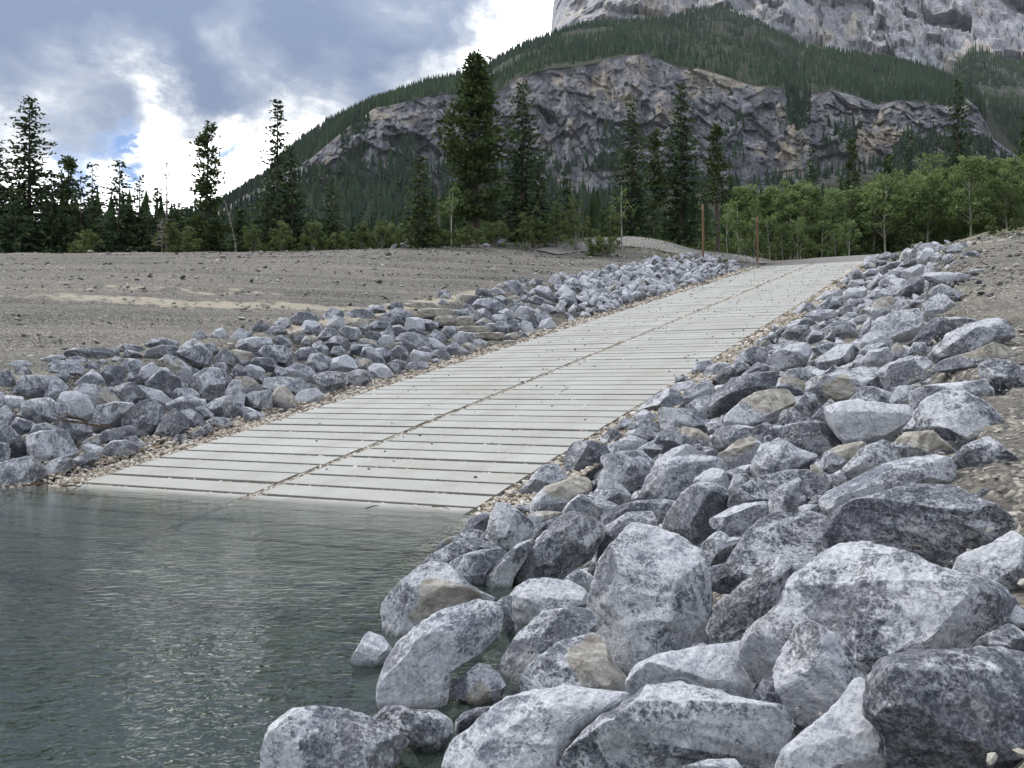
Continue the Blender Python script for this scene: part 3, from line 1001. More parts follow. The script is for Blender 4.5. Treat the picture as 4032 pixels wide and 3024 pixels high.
def site(poly_px, lift=0.22):
    """where a stone lies on the bank, and its outline in metres across the line of sight from the ramp's foot"""
    a, c = poly_area_centroid(poly_px)
    d = px_dir(c[0], c[1])
    Y = np.geomspace(2.4, 95, 900)
    X, Z = d[0] / d[1] * Y, CAM_Z + d[2] / d[1] * Y
    size = math.sqrt(a / math.pi) * Y / FPX
    t, l = to_ts(X, Y)
    # along the shore the traced outline is the part above the water
    hpx = np.ptp(poly_px[:, 1]) / 2 * Y / FPX
    g = Z - np.maximum(surf(t, l) + lift * size, 0.80 * hpx)
    hit = np.where((g[:-1] > 0) & (g[1:] <= 0))[0]
    k = hit[0] if len(hit) else int(np.argmin(np.abs(g)))
    C = np.array([X[k], Y[k], Z[k]])
    eye = np.array([0, 0, CAM_Z])
    Fw = (eye - C) / np.linalg.norm(eye - C)
    Rt = np.cross([0, 0, 1.0], Fw)
    Rt /= np.linalg.norm(Rt)
    Up = np.cross(Fw, Rt)
    dist = np.linalg.norm(eye - C)
    out = []
    for p in poly_px:
        e = px_dir(p[0], p[1])
        e = e / np.linalg.norm(e)
        q = eye + e * (dist / -(e @ Fw)) - C
        out.append((q @ Rt * 1.06, q @ Up * 1.06))
    return C, np.array([Rt, Up, Fw]), np.array(out), math.sqrt(a), dist


ROCKS = """
rock|p|1|big upright pale boulder with white streaks, rounded, in the middle of the near rocks|riprap boulders on the near side of the ramp|2486,2077 2590,2095 2687,2138 2758,2192 2781,2356 2772,2478 2748,2545 2681,2563 2498,2630 2401,2593 2371,2532 2340,2466 2319,2405 2347,2320 2377,2235 2413,2162
rock|p|1|long pale boulder leaning down into the water at the near shore|riprap boulders on the near side of the ramp|1867,2370 1936,2374 1969,2423 1952,2502 1879,2575 1781,2630 1754,2739 1660,2786 1581,2776 1496,2715 1508,2660 1569,2545 1630,2484 1733,2420
rock|t|1|grey shore boulder with a tan upper face, behind the long pale one in the water|riprap boulders on the near side of the ramp|1702,2217 1757,2229 1806,2277 1873,2326 1942,2356 1936,2374 1860,2371 1769,2405 1684,2441 1587,2514 1545,2520 1520,2478 1511,2393 1526,2356 1587,2289 1648,2238
rock|w|1|small dark rock with a bright white face standing alone in the water|riprap boulders on the near side of the ramp|1456,2490 1502,2508 1548,2563 1496,2599 1423,2614 1383,2593 1411,2551 1435,2508
rock|t|1|mottled brownish wet rock lying in the dark water pocket|riprap boulders on the near side of the ramp|1885,2614 1927,2624 1970,2666 1991,2703 1964,2739 1885,2757 1806,2733 1781,2703 1830,2654
rock|d|1|half-sunken dark rock in the water pocket beside the lowest left boulder|riprap boulders on the near side of the ramp|1526,2785 1587,2782 1630,2800 1709,2800 1769,2830 1781,2879 1733,2927 1666,2952 1617,2915 1545,2879 1475,2830
rock|m|1|grey long flat boulder just below the mottled wet rock|riprap boulders on the near side of the ramp|1879,2788 1952,2782 1976,2797 1927,2830 1873,2854 1794,2879 1797,2836 1830,2806
rock|p|1|wide pale boulder with white mottling at the bottom edge beside the water|riprap boulders on the near side of the ramp|2000,2751 2207,2715 2328,2727 2438,2733 2480,2745 2438,2782 2328,2854 2255,2915 2225,2976 2182,3043 2012,3043 1763,3043 1757,2988 1794,2915 1867,2861
rock|m|1|very wide brownish grey boulder lying across the bottom middle of the bank|riprap boulders on the near side of the ramp|2559,2709 2688,2697 2797,2733 2943,2769 3053,2788 3088,2824 3100,2897 3076,2988 3039,3043 2182,3043 2225,2982 2292,2915 2365,2842 2468,2769
rock|t|1|smooth slab with a tan brown front face under the big upright boulder|riprap boulders on the near side of the ramp|2219,2532 2328,2502 2377,2539 2407,2611 2462,2678 2474,2739 2340,2739 2195,2739 2043,2769 2055,2672 2085,2624 2164,2563
rock|m|1|dark slanted boulder between the long pale shore boulder and the upright pale one|riprap boulders on the near side of the ramp|2134,2417 2225,2399 2310,2399 2340,2460 2340,2496 2225,2526 2152,2569 2085,2624 2049,2715 1988,2697 1970,2642 1988,2581 2018,2539 2049,2490
rock|p|1|rounded pale boulder just left of the big upright pale one|riprap boulders on the near side of the ramp|2085,2283 2152,2280 2237,2289 2292,2320 2334,2368 2316,2399 2225,2405 2134,2435 2055,2475 2018,2429 2009,2356 2037,2314
rock|d|1|dark grey upright narrow boulder just left of the rounded pale boulder|riprap boulders on the near side of the ramp|1976,2356 2018,2347 2012,2423 2043,2478 2025,2502 1964,2453 1952,2381
rock|m|1|grey low wide boulder just left of the blue wedge|riprap boulders on the near side of the ramp|1781,2210 1824,2186 1891,2171 1952,2162 1994,2177 1976,2210 1927,2259 1909,2308 1867,2314 1824,2283 1794,2259 1763,2235
rock|d|1|dark grey long flat boulder just left of the blue wedge|riprap boulders on the near side of the ramp|1806,2125 1867,2119 1927,2138 1982,2165 1952,2192 1818,2198 1763,2229 1733,2210 1684,2217 1660,2213 1709,2180 1769,2147
rock|t|1|half tan long slanting boulder just above the two-faced shore boulder|riprap boulders on the near side of the ramp|1763,2119 1800,2110 1827,2125 1794,2138 1745,2168 1702,2180 1733,2138
rock|m|1|rounded brownish boulder alone in the water at the bottom edge|riprap boulders on the near side of the ramp|1048,2938 1075,2853 1167,2798 1276,2783 1404,2816 1513,2871 1595,2916 1549,2989 1495,3053 1039,3053
rock|d|1|dark blue-grey block laced with white cracks against the ramp's edge gravel|riprap boulders on the near side of the ramp|2267,1742 2335,1743 2379,1758 2397,1783 2379,1805 2379,1845 2357,1877 2317,1888 2234,1884 2227,1845 2230,1794 2248,1758
rock|m|1|leaning grey boulder with fine white speckles on the right gravel strip|riprap boulders on the near side of the ramp|2147,1832 2187,1830 2209,1852 2234,1884 2205,1903 2154,1924 2118,1960 2093,1986 2050,1982 2028,1964 2031,1942 2060,1921 2107,1866
rock|c|1|cream-topped boulder with an overhanging shaded face near the ramp's lower right corner|riprap boulders on the near side of the ramp|2252,1884 2299,1881 2321,1899 2324,1931 2303,1953 2259,1968 2209,2015 2147,2011 2097,2022 2093,1989 2111,1957 2147,1921 2198,1903
rock|p|1|upright pointed grey boulder nearest to the ramp's waterline corner|riprap boulders on the near side of the ramp|1956,1986 2003,1989 2046,2018 2082,2044 2100,2069 2097,2094 2035,2152 2003,2177 1970,2156 1941,2138 1919,2116 1923,2073 1937,2025
rock|m|1|grey low wide boulder just right of the upright grey boulder near the waterline|riprap boulders on the near side of the ramp|2024,1989 2078,1989 2095,2015 2082,2036 2050,2033
rock|c|1|tan long flat boulder just below the cream-topped boulder|riprap boulders on the near side of the ramp|2111,2015 2165,2013 2216,2018 2209,2033 2169,2054 2125,2069 2100,2073 2078,2036
rock|m|1|grey low wide boulder just right of the cream-topped boulder|riprap boulders on the near side of the ramp|2281,1950 2328,1953 2386,1975 2429,1989 2393,2018 2361,2058 2324,2058 2285,2033 2216,2022 2241,1982
rock|d|1|big dark slanted boulder crossed by pale bands, below the cream-topped one|riprap boulders on the near side of the ramp|2252,2018 2281,2025 2342,2051 2375,2083 2368,2116 2339,2167 2321,2203 2267,2228 2216,2286 2191,2293 2115,2297 2060,2304 2017,2311 2006,2297 2053,2224 2107,2134 2162,2083 2198,2051
rock|d|1|blue-grey wedge of rock wedged left of the banded dark boulder|riprap boulders on the near side of the ramp|1995,2181 2035,2148 2086,2127 2107,2134 2053,2224 2017,2279 2003,2311 1912,2308 1923,2264 1956,2217
rock|d|1|dark grey long slanting boulder just above the big dark boulder with pale bands|riprap boulders on the near side of the ramp|2100,2069 2162,2047 2227,2022 2248,2022 2198,2051 2162,2083 2107,2130 2086,2127 2097,2098
rock|m|1|grey low wide boulder just left of the upright grey boulder near the waterline|riprap boulders on the near side of the ramp|1847,2044 1912,2018 1934,2033 1923,2076 1898,2098 1858,2091 1818,2091 1840,2062
rock|d|1|dark grey low wide boulder just left of the upright grey boulder near the waterline|riprap boulders on the near side of the ramp|1822,2091 1858,2083 1901,2091 1898,2123 1854,2127 1825,2123 1813,2109
rock|m|1|grey blocky boulder just left of the upright grey boulder near the waterline|riprap boulders on the near side of the ramp|1894,2109 1919,2087 1927,2120 1941,2148 1890,2138
rock|p|1|round mottled pale boulder just right of the dark cracked block|riprap boulders on the near side of the ramp|2375,1798 2437,1780 2523,1778 2556,1805 2578,1834 2552,1863 2534,1910 2487,1942 2422,1924 2393,1931 2357,1917 2361,1870 2386,1841 2368,1812
rock|p|1|pale grey long flat boulder just above the mottled round boulder|riprap boulders on the near side of the ramp|2397,1754 2480,1714 2541,1733 2549,1754 2498,1783 2400,1787 2393,1765
rock|b|1|brownish low wide boulder just left of the brown mottled boulder|riprap boulders on the near side of the ramp|2523,1761 2570,1736 2600,1740 2614,1772 2567,1808 2549,1790 2498,1776
rock|w|1|small bright white rock under the round mottled boulder|riprap boulders on the near side of the ramp|2422,1903 2447,1910 2484,1946 2473,1960 2422,1931
rock|d|1|dark grey long flat boulder just left of the small white rock|riprap boulders on the near side of the ramp|2324,1946 2364,1928 2422,1931 2462,1942 2465,1960 2433,1989 2393,1978 2342,1964
rock|d|0|||2321,1903 2357,1881 2361,1906 2335,1939 2321,1931
rock|d|1|dark grey long slanting boulder just right of the small white rock|riprap boulders on the near side of the ramp|2444,1986 2505,1960 2541,1917 2545,1968 2505,1982
rock|m|1|layered grey slab with horizontal bedding above the upright pale boulder|riprap boulders on the near side of the ramp|2370,2036 2397,2007 2487,1978 2607,1966 2659,1975 2646,2007 2635,2036 2599,2083 2578,2069 2559,2033 2480,2033 2386,2073
rock|m|1|grey long slanting boulder just left of the layered slab|riprap boulders on the near side of the ramp|2386,2076 2469,2022 2563,2018 2581,2054 2585,2094 2520,2094 2469,2120 2433,2159 2411,2188 2379,2232 2357,2221 2350,2170 2364,2123
rock|b|1|brownish low wide boulder just below the big dark boulder with pale bands|riprap boulders on the near side of the ramp|2248,2257 2285,2242 2317,2257 2353,2286 2350,2315 2227,2315 2227,2279
rock|p|1|broad pale boulder with a white sheet on top, upslope of the upright one|riprap boulders on the near side of the ramp|2587,1830 2656,1805 2731,1794 2818,1805 2847,1823 2862,1856 2847,1874 2815,1881 2771,1888 2735,1910 2713,1931 2674,1953 2656,1971 2608,1971 2547,1971 2538,1917 2547,1884
rock|w|1|bright white and cream rock lying on top of the broad pale boulder|riprap boulders on the near side of the ramp|2739,1884 2775,1859 2807,1845 2847,1852 2883,1881 2887,1913 2862,1931 2818,1921 2786,1913 2735,1913
rock|m|1|tall boulder with a white crest and dark undercut front, above the upright one|riprap boulders on the near side of the ramp|2753,1906 2807,1910 2851,1931 2869,1968 2869,2007 2822,2040 2818,2069 2818,2091 2775,2127 2753,2163 2731,2167 2703,2145 2656,2116 2605,2098 2623,2044 2663,1975 2703,1931
rock|p|1|pale wedge-shaped boulder with a small tan nose at its lower tip|riprap boulders on the near side of the ramp|2800,2044 2862,2011 2927,1986 3014,1975 3021,2004 3014,2036 2974,2080 2934,2116 2876,2123 2854,2101 2800,2069
rock|d|1|long dark boulder with thin bedding lines in the middle of the right bank|riprap boulders on the near side of the ramp|2876,2004 2883,1960 2923,1913 2992,1881 3097,1856 3180,1856 3191,1870 3259,1895 3274,1921 3223,1950 3176,1982 3133,1989 3035,1989 2970,1989 2920,1997
rock|m|1|tilted blue-grey shard standing on its point in front of the stratified boulder|riprap boulders on the near side of the ramp|3144,1884 3162,1917 3151,1968 3129,2025 3079,2029 3017,2036 3017,1989 3039,1953 3079,1913
rock|p|1|pale boulder carrying a smooth blue-grey plate on its right side|riprap boulders on the near side of the ramp|3068,1731 3115,1751 3151,1772 3209,1790 3214,1805 3173,1837 3115,1863 3061,1881 2981,1884 2959,1856 2967,1816 2988,1780 2999,1754
rock|c|1|tan boulder with a rusty upper edge in the middle of the right bank|riprap boulders on the near side of the ramp|2862,1772 2898,1740 2956,1722 2992,1743 2995,1780 2967,1819 2927,1841 2880,1852 2854,1834 2829,1790
rock|d|0|||3010,1722 3028,1714 3053,1736 3006,1751
rock|w|1|whitish long flat boulder just below the brown mottled boulder|riprap boulders on the near side of the ramp|2587,1808 2645,1769 2703,1749 2746,1772 2746,1794 2663,1816 2616,1823 2587,1837 2576,1827
rock|s|1|slate blue long flat boulder just above the white cream rock|riprap boulders on the near side of the ramp|2703,1798 2753,1776 2815,1769 2833,1790 2829,1812 2753,1808
rock|s|0|||2724,1754 2753,1747 2778,1772 2750,1783
rock|d|1|dark grey long slanting boulder just right of the white cream rock|riprap boulders on the near side of the ramp|2865,1939 2891,1870 2934,1866 2959,1884 2923,1917 2883,1960
rock|m|1|grey long flat boulder just below the tan boulder|riprap boulders on the near side of the ramp|2862,1856 2927,1834 2967,1827 2967,1856 2974,1881 2945,1877 2880,1874
rock|c|1|small pointed cream rock with brown spots, wedged among grey boulders|riprap boulders on the near side of the ramp|3191,1834 3209,1830 3241,1856 3267,1895 3231,1892 3194,1863
rock|m|1|grey rounded boulder just below the pale wedge with a tan nose|riprap boulders on the near side of the ramp|2764,2148 2789,2123 2825,2094 2854,2101 2869,2120 2938,2116 2930,2141 2905,2181 2883,2206 2847,2235 2775,2239 2768,2188
rock|p|1|pale grey long slanting boulder just above the oval dark boulder|riprap boulders on the near side of the ramp|2771,2239 2844,2221 2883,2203 2880,2239 2825,2279 2789,2286
rock|d|1|big dark boulder veined with white, right of the upright pale boulder|riprap boulders on the near side of the ramp|3064,2022 3129,2029 3187,2020 3241,2044 3270,2094 3292,2152 3270,2181 3212,2217 3180,2242 3144,2275 3115,2293 3042,2315 2970,2333 2927,2337 2836,2329 2789,2315 2807,2264 2862,2224 2894,2174 2930,2123 2963,2087 3006,2047
rock|m|1|grey long flat boulder just right of the tilted shard|riprap boulders on the near side of the ramp|3147,2000 3169,1986 3234,1989 3223,2025 3151,2025
rock|d|0|||3180,1982 3209,1953 3241,1950 3234,1986
rock|m|0|||3151,1960 3169,1950 3176,1978 3151,1989
rock|c|1|tan long slanting boulder just right of the small cream point|riprap boulders on the near side of the ramp|3232,1826 3245,1788 3301,1757 3390,1741 3415,1760 3383,1813 3333,1832 3314,1851 3270,1864 3238,1851
rock|m|1|grey boulder with a sharp crest, upslope of the long pale one on the right|riprap boulders on the near side of the ramp|3320,1845 3352,1813 3396,1763 3472,1737 3522,1750 3585,1801 3497,1851 3409,1883 3339,1889
rock|p|1|pale grey blocky boulder just right of the small cream point|riprap boulders on the near side of the ramp|3273,1870 3308,1851 3333,1883 3295,1917 3276,1905
rock|p|1|long pale boulder like a whale's back beside the right-hand gravel|riprap boulders on the near side of the ramp|3238,1971 3257,1940 3345,1902 3440,1851 3547,1813 3667,1795 3730,1807 3749,1839 3743,1921 3673,1952 3566,1965 3484,1984 3377,2009 3327,2028 3295,2028 3251,2003
rock|d|1|very large dark angular boulder against the gravel at the right|riprap boulders on the near side of the ramp|3245,2059 3314,2015 3371,1977 3497,1946 3572,1924 3755,1924 3818,1958 3894,1990 3957,2034 3982,2078 3913,2129 3862,2160 3812,2192 3698,2242 3661,2236 3585,2217 3497,2185 3396,2173 3308,2173 3282,2122 3251,2078
rock|c|1|tan long flat boulder just left of the large rounded grey boulder|riprap boulders on the near side of the ramp|3528,1744 3560,1706 3673,1700 3730,1750 3768,1782 3736,1826 3667,1820 3585,1813 3541,1776
rock|d|1|dark fin-shaped rock with white veins half buried in gravel at the right|riprap boulders on the near side of the ramp|3749,1807 3799,1757 3888,1722 3932,1750 3963,1776 4014,1813 3957,1836 3862,1842 3787,1851 3749,1845
rock|p|1|pale boulder half buried in gravel at the right edge, below the very large dark one|riprap boulders on the near side of the ramp|3755,2255 3787,2192 3894,2148 3982,2097 4039,2135 4077,2179 4077,2299 3988,2324 3831,2305
rock|m|0|||3831,1952 3869,1921 3900,1933 3856,1965
rock|d|1|oval dark boulder lying between the upright pale and the largest brownish ones|riprap boulders on the near side of the ramp|3053,2192 3107,2210 3129,2271 3101,2356 3046,2417 2980,2460 2955,2520 2943,2539 2889,2551 2846,2545 2785,2478 2803,2435 2834,2381 2889,2332 2980,2247
rock|b|1|huge brownish grey boulder, the largest of the near bank|riprap boulders on the near side of the ramp|3393,2153 3454,2162 3551,2198 3660,2241 3812,2277 3909,2320 3976,2381 3994,2441 3940,2502 3861,2551 3782,2593 3599,2624 3448,2660 3235,2672 2992,2678 2949,2575 2955,2520 3004,2453 3083,2393 3138,2283 3235,2217 3320,2168
rock|p|1|round speckled boulder in front of the huge brownish one|riprap boulders on the near side of the ramp|3150,2460 3211,2457 3271,2496 3344,2545 3405,2599 3414,2672 3344,2745 3302,2782 3217,2830 3156,2861 3089,2806 3046,2751 3046,2672 3065,2599 3101,2532
rock|w|1|flat-topped boulder with a white speckled top left of the round speckled one|riprap boulders on the near side of the ramp|2481,2672 2512,2624 2597,2581 2688,2563 2810,2545 2931,2529 2961,2575 2977,2648 2952,2763 2797,2745 2688,2733 2609,2733 2481,2751
rock|d|1|dark grey angular boulder just left of the round speckled boulder|riprap boulders on the near side of the ramp|2961,2757 3004,2678 3053,2648 3077,2745 3095,2812 2980,2794
rock|w|1|white speckled boulder at the bottom edge beside the large dark slab|riprap boulders on the near side of the ramp|3356,2687 3441,2687 3454,2776 3490,2879 3526,2927 3526,3049 3053,3049 3101,2940 3174,2879 3265,2806 3320,2745
rock|s|1|large smooth dark slate slab with thin white veins in the bottom right corner|riprap boulders on the near side of the ramp|3490,2605 3599,2581 3842,2572 3982,2581 4073,2611 4092,3049 3520,3049 3502,2897 3417,2806 3441,2684
rock|s|1|slate blue low wide boulder just right of the large dark slate slab|riprap boulders on the near side of the ramp|3788,2581 3861,2514 3970,2460 4043,2502 4067,2593 3903,2599
rock|p|1|pale grey long slanting boulder just below the pale boulder cut by the right edge|riprap boulders on the near side of the ramp|3921,2338 3970,2356 4032,2405 4073,2441 4055,2472 3976,2466 3958,2405
rock|p|1|pale grey long flat boulder just below the biggest bottom boulder|riprap boulders on the near side of the ramp|2688,3019 2779,2994 2889,2988 2919,3025 2919,3061 2627,3061
rock|d|1|dark grey slanting boulder just right of the dark cracked block|riprap boulders on the near side of the ramp|2404,1684 2426,1692 2451,1714 2421,1736 2393,1755 2349,1753 2371,1720
rock|d|1|dark grey angular boulder just left of the long boulder along the gravel|riprap boulders on the near side of the ramp|2437,1659 2465,1645 2492,1659 2481,1692 2459,1717 2426,1692
rock|p|1|pale grey low wide boulder just left of the long boulder along the gravel|riprap boulders on the near side of the ramp|2492,1642 2536,1612 2575,1631 2597,1664 2553,1664 2509,1670 2481,1675
rock|d|1|dark grey long flat boulder just below the long boulder along the gravel|riprap boulders on the near side of the ramp|2476,1686 2514,1659 2553,1651 2608,1681 2597,1703 2542,1703 2498,1698
rock|m|1|grey long flat boulder just left of the brown mottled boulder|riprap boulders on the near side of the ramp|2465,1703 2514,1686 2559,1692 2586,1709 2581,1736 2531,1742 2492,1731 2470,1720
rock|b|1|brown mottled boulder with a dark cleft, upslope of the round mottled one|riprap boulders on the near side of the ramp|2597,1703 2641,1681 2669,1686 2696,1725 2702,1747 2669,1780 2608,1786 2581,1769 2575,1736
rock|c|1|tan low wide boulder just below the white-edged block|riprap boulders on the near side of the ramp|2669,1698 2696,1681 2752,1692 2796,1725 2785,1758 2724,1761 2702,1747
rock|m|1|grey block with a straight white upper edge close to the right gravel|riprap boulders on the near side of the ramp|2597,1615 2608,1606 2730,1615 2785,1653 2801,1675 2774,1698 2696,1698 2641,1692 2608,1686 2597,1653
rock|m|1|long grey boulder lying along the right gravel strip|riprap boulders on the near side of the ramp|2498,1626 2559,1571 2636,1527 2674,1554 2685,1593 2619,1626 2586,1642 2542,1631
rock|d|0|||2658,1482 2691,1474 2719,1499 2663,1510
rock|p|1|pale grey low wide boulder just right of the long boulder along the gravel|riprap boulders on the near side of the ramp|2655,1510 2724,1499 2741,1521 2696,1554 2669,1562 2652,1532
rock|p|1|pale grey long flat boulder just above the white-edged block|riprap boulders on the near side of the ramp|2685,1554 2724,1527 2785,1491 2812,1527 2807,1554 2735,1582 2691,1593 2680,1565
rock|m|1|grey rounded boulder just right of the white-edged block|riprap boulders on the near side of the ramp|2719,1587 2752,1565 2801,1560 2812,1604 2818,1642 2774,1651 2730,1631 2713,1598
rock|m|1|grey long slanting boulder just left of the twin-faced dark boulder|riprap boulders on the near side of the ramp|2713,1477 2741,1427 2785,1419 2812,1433 2768,1471 2730,1502
rock|p|1|pale grey long flat boulder just left of the twin-faced dark boulder|riprap boulders on the near side of the ramp|2752,1488 2785,1449 2834,1427 2873,1433 2878,1455 2834,1488 2785,1499
rock|d|1|dark grey long flat boulder just above the twin-faced dark boulder|riprap boulders on the near side of the ramp|2811,1488 2855,1449 2921,1424 2954,1444 2921,1477 2872,1504 2833,1504
rock|m|1|grey low wide boulder just left of the large rounded pale boulder upslope|riprap boulders on the near side of the ramp|2888,1427 2921,1383 2971,1364 3021,1372 3021,1416 2960,1444
rock|p|1|large rounded pale boulder at the upper middle of the right bank|riprap boulders on the near side of the ramp|3021,1422 3048,1389 3109,1361 3159,1350 3197,1372 3186,1400 3164,1444 3109,1460 3076,1455 3037,1433
rock|m|1|grey long flat boulder just above the twin-faced dark boulder|riprap boulders on the near side of the ramp|2921,1477 2982,1427 3026,1444 3026,1471 2943,1488
rock|d|1|large dark boulder with two angular faces at mid bank, left of the cream-ended one|riprap boulders on the near side of the ramp|2811,1554 2883,1493 2965,1471 3065,1466 3059,1527 3032,1554 2960,1582 2899,1604 2828,1642 2794,1615
rock|c|1|overhanging boulder with a bright cream end and a deep shadow beneath|riprap boulders on the near side of the ramp|2858,1675 2861,1637 2927,1576 2988,1543 3059,1535 3103,1543 3125,1582 3114,1609 3087,1637 3059,1659 3021,1670 2960,1686 2910,1681
rock|c|1|tan low wide boulder just below the large rounded pale boulder upslope|riprap boulders on the near side of the ramp|3059,1521 3070,1488 3109,1482 3175,1504 3181,1549 3125,1560 3065,1543
rock|t|1|wide boulder with a tan top and grey front at mid bank|riprap boulders on the near side of the ramp|3181,1510 3208,1488 3296,1466 3396,1449 3467,1466 3473,1515 3451,1543 3379,1560 3346,1582 3280,1587 3219,1582 3175,1560
rock|d|1|dark grey rounded boulder just right of the cream-ended overhanging boulder|riprap boulders on the near side of the ramp|3065,1653 3081,1620 3120,1606 3181,1653 3159,1675 3103,1692 3070,1681
rock|d|1|dark grey angular boulder just above the dark boulder below the big white one|riprap boulders on the near side of the ramp|3125,1604 3175,1546 3208,1554 3225,1593 3197,1648 3153,1637
rock|s|1|slate blue slanting boulder just above the dark boulder below the big white one|riprap boulders on the near side of the ramp|3181,1659 3269,1571 3291,1593 3285,1626 3285,1681 3214,1670
rock|d|1|dark angular boulder directly left of and below the large whitish one|riprap boulders on the near side of the ramp|3092,1681 3159,1664 3214,1659 3280,1681 3296,1731 3319,1747 3269,1791 3225,1802 3181,1786 3120,1758 3087,1725
rock|w|1|large whitish boulder with a tan underside, brightest of the right bank|riprap boulders on the near side of the ramp|3252,1609 3307,1587 3385,1575 3407,1587 3501,1593 3572,1598 3597,1620 3583,1648 3539,1709 3506,1736 3434,1755 3330,1750 3296,1703 3274,1675 3258,1637
rock|m|1|grey long flat boulder just above the tan boulder|riprap boulders on the near side of the ramp|2800,1736 2833,1686 2910,1675 2965,1686 3010,1664 3043,1681 3054,1725 3010,1753 2910,1758 2833,1780
rock|b|1|brownish blocky boulder just above the pale boulder with a blue plate|riprap boulders on the near side of the ramp|3032,1684 3076,1675 3109,1686 3098,1736 3054,1731
rock|m|1|grey long flat boulder just below the large rounded pale boulder upslope|riprap boulders on the near side of the ramp|3065,1477 3109,1455 3153,1449 3219,1482 3181,1510 3131,1493
rock|d|1|dark grey long slanting boulder just above the wide tan-topped boulder|riprap boulders on the near side of the ramp|3214,1416 3296,1361 3352,1356 3385,1383 3352,1422 3296,1444 3269,1460 3225,1449
rock|m|1|grey long flat boulder just left of the big blocky boulder|riprap boulders on the near side of the ramp|3379,1389 3412,1361 3462,1350 3495,1356 3473,1383 3407,1400
rock|p|1|pale grey low wide boulder just below the big blocky boulder|riprap boulders on the near side of the ramp|3396,1422 3423,1383 3495,1367 3517,1405 3490,1444 3418,1444
rock|d|0|||3230,1477 3285,1438 3302,1449 3258,1482
rock|m|1|grey low wide boulder just above the large whitish boulder|riprap boulders on the near side of the ramp|3346,1576 3396,1527 3434,1524 3512,1549 3512,1598 3412,1598
rock|m|1|grey low wide boulder just below the big blocky boulder|riprap boulders on the near side of the ramp|3464,1460 3497,1433 3586,1405 3646,1411 3680,1466 3641,1493 3569,1515 3481,1521
rock|p|1|pale grey angular boulder just right of the large whitish boulder|riprap boulders on the near side of the ramp|3503,1576 3536,1521 3586,1521 3591,1593 3569,1604 3509,1598
rock|m|1|long grey ridge-like boulder at the gravel, behind a larger rounded one|riprap boulders on the near side of the ramp|3591,1593 3591,1543 3652,1521 3812,1504 3873,1496 3900,1532 3903,1587 3878,1609 3806,1604 3751,1598 3691,1609 3641,1620 3602,1637
rock|m|1|large rounded grey boulder right of the large whitish one|riprap boulders on the near side of the ramp|3602,1637 3641,1582 3729,1543 3795,1546 3878,1587 3911,1620 3955,1664 3980,1709 3939,1733 3884,1736 3790,1769 3768,1780 3718,1747 3663,1709 3619,1681
rock|d|1|dark tan-streaked boulder resting alone on the gravel at the right edge|riprap boulders on the near side of the ramp|3856,1438 3906,1416 3966,1422 4044,1455 4044,1543 3917,1562 3900,1515 3862,1488
rock|b|1|brownish blocky boulder just right of the large whitish boulder|riprap boulders on the near side of the ramp|3542,1703 3597,1642 3624,1692 3586,1714
rock|c|1|tan angular boulder just below the big blocky boulder|riprap boulders on the near side of the ramp|3514,1361 3536,1350 3569,1378 3575,1394 3547,1413 3520,1394
rock|m|1|grey blocky boulder just right of the big blocky boulder|riprap boulders on the near side of the ramp|3569,1405 3597,1350 3641,1350 3652,1389 3641,1416
rock|c|1|tan long flat boulder just below the long blue-grey boulder|riprap boulders on the near side of the ramp|3663,1455 3718,1416 3817,1389 3911,1350 3966,1367 3999,1394 3917,1422 3856,1444 3718,1466
rock|p|1|pale triangular boulder at the far part of the right bank|riprap boulders on the near side of the ramp|3626,1240 3640,1193 3697,1158 3720,1165 3763,1203 3784,1231 3772,1245 3697,1255 3654,1269
rock|p|1|big blocky pale grey boulder high on the right bank|riprap boulders on the near side of the ramp|3432,1297 3479,1264 3517,1231 3612,1217 3626,1231 3635,1278 3616,1316 3583,1340 3517,1349 3484,1330 3441,1326
rock|s|1|slate blue slanting boulder just below the pale triangular boulder|riprap boulders on the near side of the ramp|3597,1340 3649,1278 3692,1250 3735,1259 3744,1297 3716,1330 3668,1359 3621,1359
rock|b|1|brownish long flat boulder just above the long blue-grey boulder|riprap boulders on the near side of the ramp|3716,1252 3787,1248 3853,1259 3839,1283 3782,1307 3739,1297
rock|m|1|long blue-grey boulder sloping down to the left from the right gravel|riprap boulders on the near side of the ramp|3652,1401 3697,1368 3735,1316 3801,1285 3881,1259 3933,1254 3985,1297 3992,1326 3943,1354 3858,1392 3772,1415 3697,1430
rock|d|1|dark grey rounded boulder just left of the pale triangular boulder|riprap boulders on the near side of the ramp|3555,1127 3588,1094 3640,1084 3640,1136 3635,1174 3612,1174 3550,1165
rock|m|1|grey slanting boulder just above the pale triangular boulder|riprap boulders on the near side of the ramp|3640,1146 3649,1108 3697,1117 3678,1146 3640,1169
rock|m|1|grey long flat boulder just above the pale triangular boulder|riprap boulders on the near side of the ramp|3645,1169 3687,1127 3711,1120 3763,1141 3806,1158 3791,1184 3739,1188 3678,1184 3640,1188
rock|m|1|mid-sized grey long flat boulder just above the pale triangular boulder|riprap boulders on the near side of the ramp|3635,1094 3645,1075 3697,1073 3772,1075 3829,1089 3824,1122 3772,1136 3716,1127 3678,1117
rock|c|1|tan slanting boulder just left of the big blocky boulder|riprap boulders on the near side of the ramp|3432,1203 3460,1179 3512,1165 3522,1212 3470,1255 3432,1259
rock|m|1|grey long flat boulder just above the big blocky boulder|riprap boulders on the near side of the ramp|3512,1207 3541,1179 3621,1184 3635,1203 3593,1226 3555,1231 3512,1240
rock|m|1|grey low wide boulder just above the big blocky boulder|riprap boulders on the near side of the ramp|3460,1155 3493,1132 3550,1122 3555,1165 3489,1174
rock|p|1|pale grey long slanting boulder just above the pale triangular boulder|riprap boulders on the near side of the ramp|3550,1089 3555,1065 3621,1042 3640,1047 3635,1080 3588,1099 3560,1103
